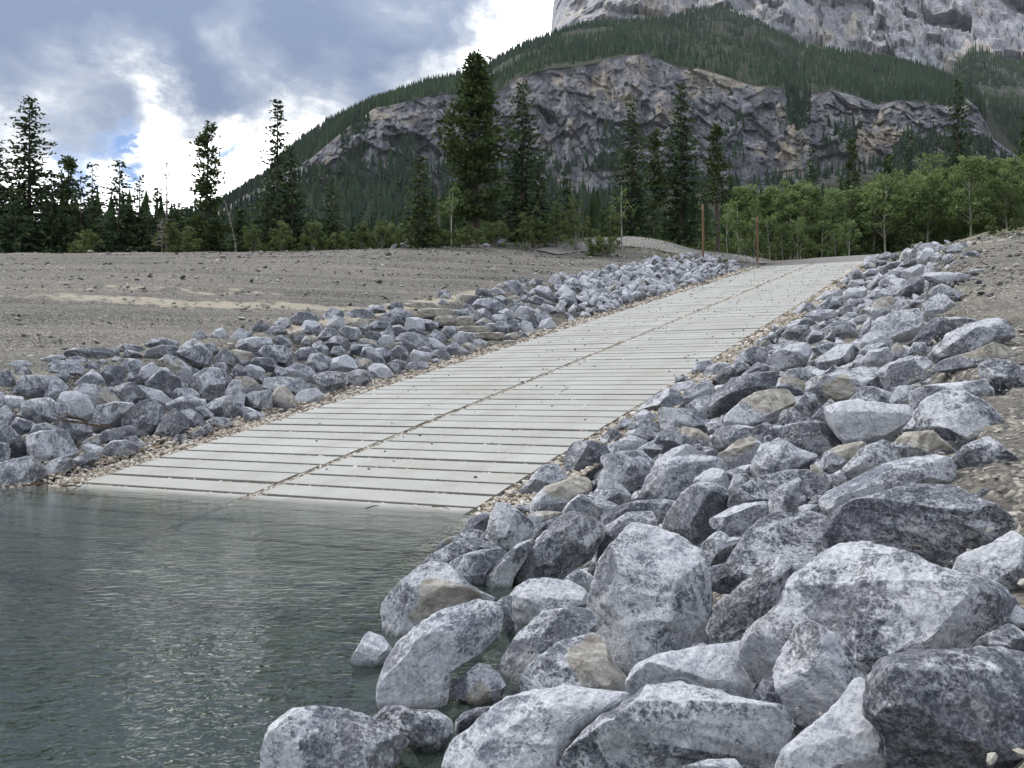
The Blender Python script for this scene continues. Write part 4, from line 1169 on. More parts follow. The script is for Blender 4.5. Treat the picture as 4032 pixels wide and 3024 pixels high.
rock|d|1|dark grey long flat boulder just above the pale triangular boulder|riprap boulders on the near side of the ramp|3777,1018 3791,990 3848,990 3860,1016 3810,1025
rock|m|1|small grey long flat boulder just above the pale triangular boulder|riprap boulders on the near side of the ramp|3728,976 3754,961 3801,956 3824,985 3782,999 3735,999
rock|p|0|||3683,976 3701,964 3730,971 3725,995 3687,995
rock|m|0|||3706,1037 3716,1004 3744,999 3754,1028 3735,1039
rock|p|0|||3645,1061 3654,1032 3697,1037 3668,1061
rock|m|0|||3735,1042 3763,1025 3787,1030 3758,1050
rock|p|0|||3806,1070 3848,1058 3881,1063 3848,1079
rock|d|1|small dark grey long flat boulder just above the pale triangular boulder|riprap boulders on the near side of the ramp|3541,1047 3574,1023 3616,1013 3616,1037 3583,1051 3545,1054
rock|m|0|||3441,1042 3465,1025 3493,1028 3489,1047 3451,1054
rock|m|0|||3498,1009 3527,995 3545,1009 3517,1025
rock|m|1|small grey long flat boulder just above the big blocky boulder|riprap boulders on the near side of the ramp|3470,1051 3512,1032 3550,1028 3531,1056 3479,1063
rock|m|1|grey low wide boulder just above the large rounded pale boulder upslope|riprap boulders on the near side of the ramp|3124,1226 3160,1195 3199,1193 3210,1215 3171,1248 3127,1251
rock|p|1|pale grey long flat boulder just above the large rounded pale boulder upslope|riprap boulders on the near side of the ramp|3210,1182 3248,1149 3314,1138 3317,1165 3248,1182 3221,1193
rock|m|1|grey long flat boulder just above the large rounded pale boulder upslope|riprap boulders on the near side of the ramp|3215,1209 3265,1171 3314,1168 3320,1204 3287,1223 3221,1226
rock|w|1|whitish low wide boulder just left of the big blocky boulder|riprap boulders on the near side of the ramp|3317,1171 3342,1135 3408,1135 3414,1160 3397,1176 3353,1187
rock|p|1|mid-sized pale grey long flat boulder just above the large rounded pale boulder upslope|riprap boulders on the near side of the ramp|3165,1242 3215,1220 3281,1220 3292,1248 3237,1264 3204,1264
rock|m|1|small grey long flat boulder just left of the big blocky boulder|riprap boulders on the near side of the ramp|3281,1237 3314,1209 3353,1198 3359,1226 3309,1248
rock|m|0|||3359,1198 3364,1179 3397,1176 3408,1198 3381,1209
rock|m|1|small grey long flat boulder just above the large rounded pale boulder upslope|riprap boulders on the near side of the ramp|3099,1281 3138,1259 3188,1253 3215,1275 3165,1292 3110,1298
rock|d|1|dark grey long flat boulder just above the large rounded pale boulder upslope|riprap boulders on the near side of the ramp|3077,1320 3110,1286 3182,1281 3193,1309 3160,1344 3094,1336
rock|b|1|brownish low wide boulder just right of the large rounded pale boulder upslope|riprap boulders on the near side of the ramp|3171,1336 3204,1298 3248,1309 3243,1336 3193,1355
rock|d|1|dark grey long flat boulder just right of the large rounded pale boulder upslope|riprap boulders on the near side of the ramp|3237,1298 3276,1275 3331,1259 3364,1281 3375,1314 3331,1331 3259,1320
rock|m|0|||3248,1336 3270,1309 3292,1325 3287,1350
rock|m|1|grey long slanting boulder just left of the big blocky boulder|riprap boulders on the near side of the ramp|3381,1314 3403,1270 3430,1253 3430,1298 3397,1320
rock|w|0|||3314,1242 3342,1229 3381,1234 3364,1251
rock|m|0|||3359,1259 3381,1242 3408,1248 3408,1275 3375,1278
rock|m|1|grey angular boulder just right of the large rounded pale boulder upslope|riprap boulders on the near side of the ramp|3193,1369 3248,1353 3298,1353 3292,1397 3276,1422 3232,1419
rock|p|1|pale grey rounded boulder just left of the big blocky boulder|riprap boulders on the near side of the ramp|3386,1353 3414,1314 3452,1309 3513,1342 3502,1369 3452,1386 3403,1397
rock|m|0|||3221,1275 3243,1264 3281,1267 3248,1289 3226,1300
rock|d|0|||3279,1132 3303,1113 3331,1115 3312,1140
rock|d|0|||3325,1104 3331,1082 3353,1077 3353,1102
rock|p|0|||3331,1132 3353,1104 3397,1099 3408,1118 3359,1129
rock|p|0|||3392,1082 3419,1060 3458,1058 3452,1085 3414,1091
rock|d|1|flat dark slab with a cream top at the upper edge of the left riprap|riprap boulders across the ramp|254,1392 281,1372 408,1370 463,1381 466,1405 386,1419 309,1417 265,1411
rock|m|1|grey long flat boulder just left of the flat cream-topped slab|riprap boulders across the ramp|185,1447 204,1425 298,1417 331,1452 325,1480 276,1491 204,1480
rock|p|1|pale grey long flat boulder just left of the bright white boulder|riprap boulders across the ramp|22,1441 55,1422 105,1419 138,1441 88,1458
rock|d|1|dark grey angular boulder just left of the bright white boulder|riprap boulders across the ramp|55,1485 61,1447 99,1444 132,1474 83,1485 61,1505
rock|d|1|dark grey upright boulder just left of the bright white boulder|riprap boulders across the ramp|0,1469 28,1455 50,1469 61,1508 50,1552 11,1557 -11,1535
rock|m|1|grey low wide boulder just left of the bright white boulder|riprap boulders across the ramp|52,1549 83,1480 160,1480 204,1485 188,1524 171,1563 110,1565
rock|p|1|pale grey rounded boulder just left of the bright white boulder|riprap boulders across the ramp|171,1541 204,1480 237,1497 270,1524 243,1568 210,1585 177,1568
rock|m|1|grey low wide boulder just above the bright white boulder|riprap boulders across the ramp|204,1485 243,1466 273,1474 265,1508 232,1497
rock|p|1|pale grey low wide boulder just above the tan-patched boulder|riprap boulders across the ramp|292,1513 331,1480 364,1455 397,1480 414,1508 359,1519 309,1524
rock|d|1|dark grey angular boulder just below the small round tan stone|riprap boulders across the ramp|392,1469 419,1441 474,1439 496,1480 474,1510 419,1516
rock|t|1|boulder with a large tan patch beside the white one on the left bank|riprap boulders across the ramp|292,1535 331,1513 375,1516 441,1546 474,1579 441,1601 381,1623 359,1596 314,1563
rock|w|1|bright white rounded boulder, whitest of the left bank|riprap boulders across the ramp|229,1585 248,1546 298,1541 348,1563 367,1607 361,1648 336,1659 298,1645 270,1634 237,1601
rock|m|1|mid-sized grey low wide boulder just left of the bright white boulder|riprap boulders across the ramp|91,1629 91,1590 127,1574 193,1568 221,1590 265,1596 273,1629 221,1656 143,1668 105,1651
rock|w|1|whitish low wide boulder just above the large pale boulder at the left shore|riprap boulders across the ramp|14,1557 88,1563 102,1590 61,1607 28,1604
rock|m|1|grey angular boulder just left of the large pale boulder at the left shore|riprap boulders across the ramp|-11,1618 22,1596 58,1634 55,1662 22,1679 -11,1679
rock|m|1|grey upright narrow boulder just left of the large pale boulder at the left shore|riprap boulders across the ramp|-11,1541 11,1546 28,1601 -11,1612
rock|b|1|brownish low wide boulder just left of the large pale boulder at the left shore|riprap boulders across the ramp|39,1684 66,1643 127,1662 149,1679 105,1706 55,1706
rock|m|1|grey long flat boulder just above the large pale boulder at the left shore|riprap boulders across the ramp|116,1712 132,1673 182,1665 221,1684 226,1701 160,1712
rock|p|1|large pale blocky boulder just above the water on the left bank|riprap boulders across the ramp|108,1717 160,1701 237,1695 270,1717 303,1778 287,1805 232,1805 177,1825 149,1814 110,1781
rock|m|1|grey low wide boulder just below the bright white boulder|riprap boulders across the ramp|237,1656 265,1651 309,1656 353,1679 364,1706 320,1731 281,1728 248,1701
rock|m|1|grey low wide boulder just below the tan-patched boulder|riprap boulders across the ramp|364,1662 386,1601 452,1585 524,1590 496,1640 474,1673 408,1695 375,1684
rock|d|1|large angular dark boulder with a pale right edge, mid left bank|riprap boulders across the ramp|480,1651 496,1618 557,1585 601,1574 643,1607 637,1679 601,1720 552,1712 491,1684
rock|d|1|dark grey low wide boulder just above the large angular left boulder|riprap boulders across the ramp|441,1530 491,1508 530,1508 585,1563 541,1596 480,1590 447,1557
rock|w|1|whitish long slanting boulder just above the large angular left boulder|riprap boulders across the ramp|535,1508 568,1524 634,1541 673,1574 656,1601 607,1590 585,1568
rock|m|1|grey rounded boulder just left of the dark boulder with a yellow patch|riprap boulders across the ramp|574,1508 634,1452 651,1450 712,1497 709,1527 656,1554 601,1535
rock|p|1|pale grey slanting boulder just left of the dark boulder with a yellow patch|riprap boulders across the ramp|541,1491 557,1447 596,1428 634,1452 596,1491 552,1505
rock|d|1|dark grey low wide boulder just left of the dark boulder with a yellow patch|riprap boulders across the ramp|568,1425 574,1381 634,1359 695,1364 712,1403 656,1419 612,1436
rock|m|1|grey long flat boulder just above the dark boulder with a yellow patch|riprap boulders across the ramp|568,1359 596,1337 651,1331 706,1348 690,1375 607,1378
rock|d|1|dark grey long flat boulder just right of the small round tan stone|riprap boulders across the ramp|480,1403 496,1375 541,1386 574,1414 535,1422
rock|c|1|small round tan stone beside the flat cream-topped slab|riprap boulders across the ramp|452,1370 480,1356 496,1372 488,1385 469,1391
rock|m|1|grey long flat boulder just right of the small round tan stone|riprap boulders across the ramp|485,1353 530,1356 574,1375 552,1397 496,1383
rock|m|1|grey angular boulder just below the small round tan stone|riprap boulders across the ramp|480,1436 502,1411 546,1417 563,1436 535,1469 491,1463
rock|d|1|dark grey low wide boulder just below the flat cream-topped slab|riprap boulders across the ramp|331,1441 353,1419 397,1436 408,1458 353,1463
rock|m|0|||375,1425 408,1414 430,1428 411,1446
rock|m|0|||436,1425 452,1403 491,1414 485,1440
rock|m|1|small grey long flat boulder just left of the flat cream-topped slab|riprap boulders across the ramp|265,1408 309,1403 348,1414 336,1436 298,1430
rock|p|1|pale grey long flat boulder just left of the flat cream-topped slab|riprap boulders across the ramp|157,1414 204,1400 248,1397 262,1411 215,1430 165,1428
rock|m|0|||502,1502 507,1469 530,1463 552,1483 519,1505
rock|d|1|dark grey long flat boulder just left of the large angular left boulder|riprap boulders across the ramp|389,1717 419,1695 513,1676 532,1695 519,1723 463,1750 414,1761
rock|c|1|tan long flat boulder just below the bright white boulder|riprap boulders across the ramp|317,1745 353,1723 386,1712 383,1739 342,1756
rock|w|1|whitish low wide boulder just right of the large pale boulder at the left shore|riprap boulders across the ramp|320,1756 353,1747 403,1761 403,1794 370,1789 331,1786
rock|m|1|grey long flat boulder just below the large angular left boulder|riprap boulders across the ramp|394,1778 441,1739 496,1734 557,1761 524,1789 441,1808 403,1803
rock|d|1|dark grey long flat boulder just right of the large pale boulder at the left shore|riprap boulders across the ramp|281,1811 325,1789 381,1789 394,1808 336,1833 298,1836
rock|d|1|dark grey slanting boulder just above the grey block at the waterline|riprap boulders across the ramp|-11,1684 28,1673 83,1723 108,1761 105,1794 33,1800 -11,1745
rock|m|1|grey blocky boulder just left of the grey block at the waterline|riprap boulders across the ramp|-11,1739 33,1750 41,1778 33,1814 -11,1819
rock|c|0|||83,1717 105,1709 113,1731 99,1753
rock|b|1|brownish long flat boulder just below the large angular left boulder|riprap boulders across the ramp|485,1723 535,1717 587,1761 552,1770 513,1750
rock|m|1|grey low wide boulder just below the large pale boulder at the left shore|riprap boulders across the ramp|177,1841 199,1817 246,1796 288,1813 286,1843 236,1865 189,1872
rock|m|1|long grey block at the waterline in the left bottom corner of the riprap|riprap boulders across the ramp|-28,1832 47,1813 118,1799 147,1817 175,1832 177,1872 95,1893 43,1907 -28,1910
rock|d|1|dark grey slanting boulder just right of the large angular left boulder|riprap boulders across the ramp|606,1716 644,1645 688,1612 741,1650 738,1689 688,1722 661,1747 617,1747
rock|b|0|||677,1741 694,1711 724,1711 719,1741
rock|b|1|round brownish grey boulder facing the ramp in the middle of the left bank|riprap boulders across the ramp|763,1479 810,1452 859,1452 884,1496 881,1537 854,1568 821,1576 793,1565 771,1523
rock|m|1|grey rounded boulder just right of the dark boulder with a yellow patch|riprap boulders across the ramp|688,1397 721,1358 765,1336 793,1352 832,1397 832,1430 765,1446 721,1424
rock|t|1|dark boulder with a yellow tan patch left of the round brownish one|riprap boulders across the ramp|628,1419 655,1399 699,1408 738,1441 788,1463 771,1490 738,1510 705,1496 666,1463
rock|m|1|narrow standing slab on end at the left gravel strip|riprap boulders across the ramp|898,1529 920,1496 953,1507 964,1551 959,1595 975,1623 959,1661 925,1661 887,1639 884,1584
rock|c|1|tan slanting boulder just above the standing slab|riprap boulders across the ramp|925,1485 975,1485 1014,1507 1022,1537 986,1556 964,1551 948,1518
rock|s|1|dark slate block sitting at the left gravel strip|riprap boulders across the ramp|967,1556 997,1545 1063,1537 1074,1573 1063,1617 1036,1636 997,1617 967,1601
rock|c|1|two-tone cream and grey boulder at the left gravel strip|riprap boulders across the ramp|1074,1551 1096,1521 1124,1523 1157,1562 1167,1595 1130,1617 1096,1627 1074,1601
rock|w|1|whitish low wide boulder just right of the two-tone tan boulder|riprap boulders across the ramp|1163,1562 1185,1540 1240,1529 1276,1556 1251,1584 1201,1601 1174,1609
rock|w|1|whitish long flat boulder just below the dark slate block|riprap boulders across the ramp|953,1601 986,1606 1044,1636 1036,1653 1008,1650 964,1639
rock|b|1|brownish low wide boulder just below the dark slate block|riprap boulders across the ramp|959,1634 1008,1620 1019,1650 986,1666 961,1664
rock|m|1|grey long flat boulder just above the two-tone tan boulder|riprap boulders across the ramp|1036,1529 1047,1490 1096,1485 1179,1490 1223,1523 1190,1548 1130,1540 1085,1540 1063,1545
rock|p|1|pale grey low wide boulder just left of the dark block on the left gravel|riprap boulders across the ramp|1124,1452 1168,1430 1218,1446 1248,1474 1223,1501 1185,1496 1141,1474
rock|b|1|brownish rounded boulder just above the dark block on the left gravel|riprap boulders across the ramp|1204,1435 1223,1397 1262,1391 1300,1413 1295,1446 1256,1468 1218,1457
rock|m|1|grey low wide boulder just left of the dark block on the left gravel|riprap boulders across the ramp|1163,1391 1185,1369 1234,1366 1251,1385 1218,1419 1174,1419
rock|d|1|dark grey low wide boulder just above the two-tone tan boulder|riprap boulders across the ramp|1019,1385 1041,1363 1124,1363 1146,1391 1152,1435 1096,1435 1052,1419 1025,1408
rock|p|1|pale grey long flat boulder just above the dark slate block|riprap boulders across the ramp|931,1374 942,1341 997,1328 1063,1330 1074,1363 1036,1380 1003,1397 964,1388
rock|m|1|grey low wide boulder just above the round brownish boulder|riprap boulders across the ramp|901,1336 942,1292 992,1314 992,1341 942,1369 903,1358
rock|m|1|grey angular boulder just above the round brownish boulder|riprap boulders across the ramp|829,1325 848,1300 876,1292 898,1319 890,1358 848,1358
rock|m|1|grey blocky boulder just above the dark boulder with a yellow patch|riprap boulders across the ramp|749,1341 765,1308 799,1303 823,1339 793,1355
rock|d|1|dark grey low wide boulder just above the round brownish boulder|riprap boulders across the ramp|793,1358 837,1352 865,1380 843,1405 815,1388
rock|m|1|small grey angular boulder just above the round brownish boulder|riprap boulders across the ramp|843,1413 870,1380 892,1374 925,1413 920,1441 876,1432
rock|c|1|tan low wide boulder just right of the round brownish boulder|riprap boulders across the ramp|898,1385 931,1377 997,1391 992,1419 953,1446 925,1430
rock|m|1|grey angular boulder just above the standing slab|riprap boulders across the ramp|914,1463 931,1435 953,1441 989,1479 953,1496 925,1490
rock|w|1|whitish low wide boulder just above the dark slate block|riprap boulders across the ramp|964,1446 986,1435 1025,1446 1044,1463 1025,1485 986,1485
rock|d|1|dark grey long flat boulder just above the dark slate block|riprap boulders across the ramp|986,1424 1008,1408 1074,1413 1094,1441 1085,1463 1036,1465
rock|m|1|grey slanting boulder just above the round brownish boulder|riprap boulders across the ramp|832,1441 854,1427 887,1430 903,1468 895,1496 859,1468
rock|m|1|grey long flat boulder just below the dark boulder with a yellow patch|riprap boulders across the ramp|672,1556 699,1529 754,1529 788,1556 743,1568 688,1579
rock|p|1|pale grey long flat boulder just left of the round brownish boulder|riprap boulders across the ramp|650,1595 699,1568 754,1556 799,1579 782,1606 727,1617 672,1617
rock|m|1|grey angular boulder just left of the standing slab|riprap boulders across the ramp|815,1595 848,1573 890,1559 887,1628 870,1645 832,1639
rock|m|1|grey blocky boulder just below the round brownish boulder|riprap boulders across the ramp|771,1606 804,1601 843,1634 815,1661 782,1645
rock|m|1|grey rounded boulder just below the round brownish boulder|riprap boulders across the ramp|710,1617 754,1612 793,1639 807,1675 771,1678 743,1694 732,1650
rock|m|1|grey long flat boulder just left of the standing slab|riprap boulders across the ramp|810,1661 843,1642 887,1645 923,1668 865,1689 832,1686
rock|m|1|small grey long flat boulder just left of the standing slab|riprap boulders across the ramp|732,1722 777,1694 821,1667 843,1694 799,1716 743,1730
rock|d|1|dark grey low wide boulder just above the dark slate block|riprap boulders across the ramp|981,1303 1019,1264 1063,1283 1063,1303 1008,1319
rock|b|1|brownish angular boulder just above the two-tone tan boulder|riprap boulders across the ramp|1080,1275 1102,1253 1135,1253 1149,1292 1124,1303 1091,1292
rock|d|1|dark grey low wide boulder just left of the yellow tan boulder|riprap boulders across the ramp|1143,1292 1146,1253 1179,1228 1218,1231 1262,1259 1207,1292 1185,1303
rock|p|1|pale grey angular boulder just left of the yellow tan boulder|riprap boulders across the ramp|1185,1292 1201,1264 1251,1270 1270,1303 1234,1325 1201,1319
rock|c|1|tan blocky boulder just above the dark block on the left gravel|riprap boulders across the ramp|1135,1325 1152,1303 1190,1297 1196,1325 1168,1347
rock|c|1|small tan blocky boulder just above the dark block on the left gravel|riprap boulders across the ramp|1185,1352 1201,1325 1240,1319 1256,1347 1229,1369
rock|m|1|small grey long flat boulder just above the two-tone tan boulder|riprap boulders across the ramp|1036,1319 1074,1286 1113,1286 1132,1308 1091,1325
rock|m|1|grey low wide boulder just above the two-tone tan boulder|riprap boulders across the ramp|1069,1336 1107,1319 1135,1336 1152,1363 1096,1369
rock|m|1|grey blocky boulder just above the dark block on the left gravel|riprap boulders across the ramp|1229,1358 1262,1341 1295,1374 1278,1397 1240,1385
rock|p|0|||1080,1457 1096,1443 1124,1452 1132,1476 1096,1485
rock|d|0|||881,1496 909,1485 920,1496 903,1534 876,1534
rock|d|1|dark angular block resting on the left gravel strip beside a paler one|riprap boulders across the ramp|1233,1484 1266,1468 1321,1465 1365,1473 1368,1506 1343,1542 1310,1557 1266,1534
rock|p|1|pale grey low wide boulder just above the dark block on the left gravel|riprap boulders across the ramp|1266,1456 1310,1412 1365,1399 1393,1418 1410,1456 1338,1468 1294,1473
rock|d|1|dark grey rounded boulder just right of the dark block on the left gravel|riprap boulders across the ramp|1365,1473 1404,1454 1454,1462 1462,1490 1443,1514 1404,1531 1365,1534 1371,1501
rock|w|1|whitish rounded boulder just left of the dark wedge on the left bank|riprap boulders across the ramp|1448,1451 1470,1432 1509,1434 1536,1456 1546,1479 1531,1490 1503,1503 1487,1501 1470,1473
rock|c|1|tan angular boulder just left of the dark wedge on the left bank|riprap boulders across the ramp|1410,1429 1432,1410 1465,1423 1473,1440 1454,1456 1421,1462
rock|d|1|dark grey angular boulder just below the dark wedge on the left bank|riprap boulders across the ramp|1520,1445 1531,1429 1570,1432 1586,1473 1553,1481 1531,1468
rock|d|1|dark grey slanting boulder just below the dark wedge on the left bank|riprap boulders across the ramp|1536,1423 1564,1415 1597,1423 1618,1456 1592,1470 1564,1451
rock|d|1|dark grey low wide boulder just right of the dark wedge on the left bank|riprap boulders across the ramp|1608,1429 1641,1423 1685,1429 1688,1454 1647,1465 1619,1456
rock|d|1|dark wedge-shaped boulder pointing up, lower left bank before the stone steps|riprap boulders across the ramp|1514,1418 1531,1390 1564,1360 1597,1368 1616,1412 1586,1429 1542,1432
rock|w|1|whitish low wide boulder just right of the dark wedge on the left bank|riprap boulders across the ramp|1614,1401 1630,1376 1658,1385 1691,1390 1695,1421 1658,1429 1619,1426
rock|m|1|grey low wide boulder just right of the dark wedge on the left bank|riprap boulders across the ramp|1691,1396 1713,1379 1752,1379 1774,1401 1763,1418 1713,1418
rock|m|1|grey low wide boulder just below the tan slab above the steps|riprap boulders across the ramp|1757,1374 1785,1346 1812,1363 1856,1390 1840,1401 1785,1404 1763,1396
rock|d|1|mid-sized dark grey low wide boulder just right of the dark wedge on the left bank|riprap boulders across the ramp|1559,1335 1581,1313 1625,1310 1685,1330 1694,1357 1641,1379 1608,1382 1581,1363
rock|w|1|whitish long slanting boulder just right of the dark wedge on the left bank|riprap boulders across the ramp|1680,1330 1719,1335 1754,1363 1754,1382 1707,1379 1691,1352
rock|m|1|grey blocky boulder just below the blue-grey rock at the top of the steps|riprap boulders across the ramp|1691,1324 1713,1297 1752,1319 1754,1341 1724,1352
rock|w|1|whitish rounded boulder just above the dark wedge on the left bank|riprap boulders across the ramp|1592,1291 1603,1252 1641,1250 1669,1263 1672,1297 1630,1305 1608,1310
rock|s|1|slate blue long flat boulder just right of the dark wedge on the left bank|riprap boulders across the ramp|1605,1297 1625,1291 1683,1313 1680,1330 1641,1324 1608,1310
rock|m|1|grey angular boulder just below the blue-grey rock at the top of the steps|riprap boulders across the ramp|1738,1302 1752,1285 1790,1285 1796,1313 1768,1332 1752,1319
rock|p|1|pale grey low wide boulder just below the tan slab above the steps|riprap boulders across the ramp|1785,1324 1812,1305 1867,1313 1873,1341 1840,1354 1796,1346
rock|c|1|yellow tan rough boulder, the most yellow one of the left bank|riprap boulders across the ramp|1377,1269 1415,1252 1443,1263 1451,1291 1437,1321 1404,1302
rock|m|1|grey low wide boulder just left of the yellow tan boulder|riprap boulders across the ramp|1332,1302 1360,1285 1410,1291 1423,1313 1404,1343 1360,1335
rock|m|1|small grey low wide boulder just left of the yellow tan boulder|riprap boulders across the ramp|1272,1241 1305,1211 1349,1225 1354,1247 1310,1269 1277,1285
rock|p|1|pale grey blocky boulder just left of the yellow tan boulder|riprap boulders across the ramp|1280,1285 1316,1244 1354,1252 1360,1280 1321,1305
rock|m|1|grey angular boulder just left of the yellow tan boulder|riprap boulders across the ramp|1189,1302 1200,1263 1239,1261 1266,1285 1272,1316 1222,1321
rock|d|1|small dark grey low wide boulder just left of the yellow tan boulder|riprap boulders across the ramp|1244,1335 1283,1291 1321,1297 1338,1324 1299,1346
rock|d|1|mid-sized dark grey low wide boulder just left of the yellow tan boulder|riprap boulders across the ramp|1272,1357 1316,1324 1360,1330 1382,1357 1360,1390 1310,1382
rock|d|1|dark grey long flat boulder just above the yellow tan boulder|riprap boulders across the ramp|1360,1236 1393,1219 1437,1217 1476,1236 1465,1263 1399,1258
rock|m|1|grey low wide boulder just right of the yellow tan boulder|riprap boulders across the ramp|1437,1219 1470,1203 1509,1203 1520,1230 1476,1244
rock|d|1|dark grey low wide boulder just right of the yellow tan boulder|riprap boulders across the ramp|1520,1214 1542,1192 1586,1192 1586,1219 1542,1233
rock|m|1|small grey low wide boulder just right of the yellow tan boulder|riprap boulders across the ramp|1492,1247 1531,1230 1581,1241 1583,1269 1531,1280
rock|m|0|||1509,1313 1531,1285 1548,1302 1546,1330 1520,1330
rock|m|1|grey blocky boulder just above the dark wedge on the left bank|riprap boulders across the ramp|1542,1285 1575,1280 1603,1302 1586,1321 1553,1319
rock|m|1|grey long flat boulder just right of the yellow tan boulder|riprap boulders across the ramp|1454,1280 1481,1263 1531,1269 1542,1285 1514,1302 1465,1308
rock|d|1|small dark grey low wide boulder just right of the yellow tan boulder|riprap boulders across the ramp|1432,1330 1454,1305 1492,1308 1506,1327 1476,1343
rock|w|1|whitish angular boulder just above the dark wedge on the left bank|riprap boulders across the ramp|1490,1341 1509,1319 1542,1324 1550,1349 1520,1363 1498,1368
rock|c|1|tan long flat boulder just below the yellow tan boulder|riprap boulders across the ramp|1415,1341 1437,1332 1476,1341 1492,1363 1448,1368
rock|m|1|grey low wide boulder just below the yellow tan boulder|riprap boulders across the ramp|1377,1368 1410,1357 1459,1357 1465,1374 1432,1396 1421,1404 1382,1393
rock|p|1|pale grey low wide boulder just left of the dark wedge on the left bank|riprap boulders across the ramp|1421,1401 1432,1368 1465,1368 1498,1390 1517,1432 1476,1429 1443,1423
rock|c|1|tan long flat boulder just above the dark wedge on the left bank|riprap boulders across the ramp|1509,1368 1531,1352 1581,1346 1583,1368 1542,1379
rock|m|1|grey low wide boulder just above the dark block on the left gravel|riprap boulders across the ramp|1299,1390 1316,1365 1343,1363 1365,1390 1338,1401
rock|m|0|||1586,1230 1619,1225 1627,1244 1603,1261
rock|c|0|||1815,1357 1845,1349 1878,1368 1865,1382 1829,1379
rock|p|0|||1862,1341 1890,1335 1917,1346 1914,1371 1873,1368
rock|m|0|||1641,1374 1674,1363 1691,1374 1663,1388
rock|m|1|small grey long flat boulder just right of the yellow tan boulder|riprap boulders across the ramp|1525,1230 1559,1211 1603,1225 1627,1244 1592,1263 1559,1252
rock|p|0|||1476,1374 1509,1368 1534,1390 1514,1421 1498,1401
rock|m|0|||1691,1418 1719,1410 1735,1421 1696,1430
rock|m|1|square blue-grey rock standing at the top of the stone steps|riprap boulders across the ramp|1721,1178 1728,1149 1756,1142 1773,1159 1775,1180 1742,1189
rock|m|0|||1721,1197 1737,1178 1761,1185 1758,1203
rock|c|1|tan slab lying in the riprap just uphill of the stone steps|riprap boulders across the ramp|1799,1168 1827,1154 1893,1168 1891,1187 1855,1196 1803,1187
rock|d|1|dark grey low wide boulder just right of the tan slab above the steps|riprap boulders across the ramp|1869,1168 1879,1135 1912,1140 1948,1161 1936,1177 1893,1175
rock|p|0|||1926,1145 1950,1133 1978,1140 1991,1159 1969,1171 1945,1161
rock|m|1|grey rounded boulder just right of the tan slab above the steps|riprap boulders across the ramp|1983,1116 2007,1107 2040,1104 2061,1140 2040,1166 2002,1168 1988,1149
rock|m|1|grey low wide boulder just right of the tan slab above the steps|riprap boulders across the ramp|1860,1201 1884,1178 1926,1173 1959,1182 1989,1206 1959,1237 1922,1232 1907,1215 1874,1213
rock|d|1|dark grey angular boulder just below the tan slab above the steps|riprap boulders across the ramp|1862,1258 1874,1225 1903,1213 1936,1239 1933,1258 1893,1267
rock|m|1|small grey low wide boulder just below the tan slab above the steps|riprap boulders across the ramp|1801,1239 1813,1220 1841,1215 1861,1244 1855,1260 1832,1251
rock|m|0|||1820,1201 1846,1197 1869,1215 1836,1225
rock|p|1|pale grey low wide boulder just left of the dark chip on the left gravel|riprap boulders across the ramp|1922,1253 1950,1239 1988,1239 1995,1263 1959,1275
rock|p|0|||1903,1291 1926,1272 1945,1272 1948,1301 1912,1305
rock|m|1|grey angular boulder just left of the dark chip on the left gravel|riprap boulders across the ramp|1931,1296 1959,1267 1992,1267 2003,1310 1974,1322 1950,1315
rock|m|1|grey blocky boulder just above the dark chip on the left gravel|riprap boulders across the ramp|1959,1230 1992,1215 2021,1225 2018,1260 1992,1258
rock|c|0|||1869,1272 1903,1251 1926,1258 1926,1282 1898,1289
rock|p|1|pale grey low wide boulder just above the dark chip on the left gravel|riprap boulders across the ramp|2023,1239 2049,1206 2092,1211 2115,1225 2101,1253 2054,1256 2030,1258
rock|d|1|dark grey long slanting boulder just above the dark chip on the left gravel|riprap boulders across the ramp|2035,1253 2068,1241 2101,1253 2116,1286 2101,1293 2073,1277
rock|d|1|dark grey angular boulder just right of the dark chip on the left gravel|riprap boulders across the ramp|2099,1249 2115,1225 2148,1230 2176,1253 2139,1272 2115,1284
rock|w|1|whitish blocky boulder just right of the dark chip on the left gravel|riprap boulders across the ramp|2115,1296 2134,1263 2167,1253 2193,1286 2158,1308
rock|p|1|pale grey slanting boulder just above the dark chip on the left gravel|riprap boulders across the ramp|2040,1282 2059,1263 2092,1272 2107,1310 2092,1322 2059,1308
rock|d|1|dark pointed chip of rock at the foot of the stone steps|riprap boulders across the ramp|2044,1329 2059,1301 2073,1310 2086,1329 2063,1344
rock|c|0|||1978,1334 1997,1315 2035,1308 2047,1329 2011,1343
rock|d|0|||1997,1286 2016,1282 2047,1291 2030,1310 2002,1308
rock|m|0|||1997,1267 2026,1258 2044,1263 2040,1286 2007,1286
rock|m|1|grey long flat boulder just above the dark chip on the left gravel|riprap boulders across the ramp|2078,1173 2111,1163 2167,1187 2167,1206 2125,1201 2087,1192
rock|m|1|grey slanting boulder just above the dark chip on the left gravel|riprap boulders across the ramp|2101,1145 2120,1126 2158,1130 2187,1173 2170,1189 2125,1173
rock|m|1|grey long flat boulder just right of the dark chip on the left gravel|riprap boulders across the ramp|2115,1211 2144,1197 2177,1206 2201,1234 2167,1237
rock|c|0|||1997,1173 2026,1163 2049,1168 2049,1189 2011,1194
rock|b|0|||2002,1197 2035,1192 2049,1211 2030,1237 2007,1230
rock|m|0|||1945,1173 1974,1163 2002,1182 1997,1204 1974,1197
rock|d|0|||2035,1097 2063,1090 2078,1107 2054,1114
rock|m|0|||2049,1121 2078,1111 2087,1130 2063,1142
rock|m|0|||2082,1116 2101,1097 2134,1102 2132,1126 2106,1133
rock|w|0|||1955,1121 1974,1116 1985,1130 1969,1137
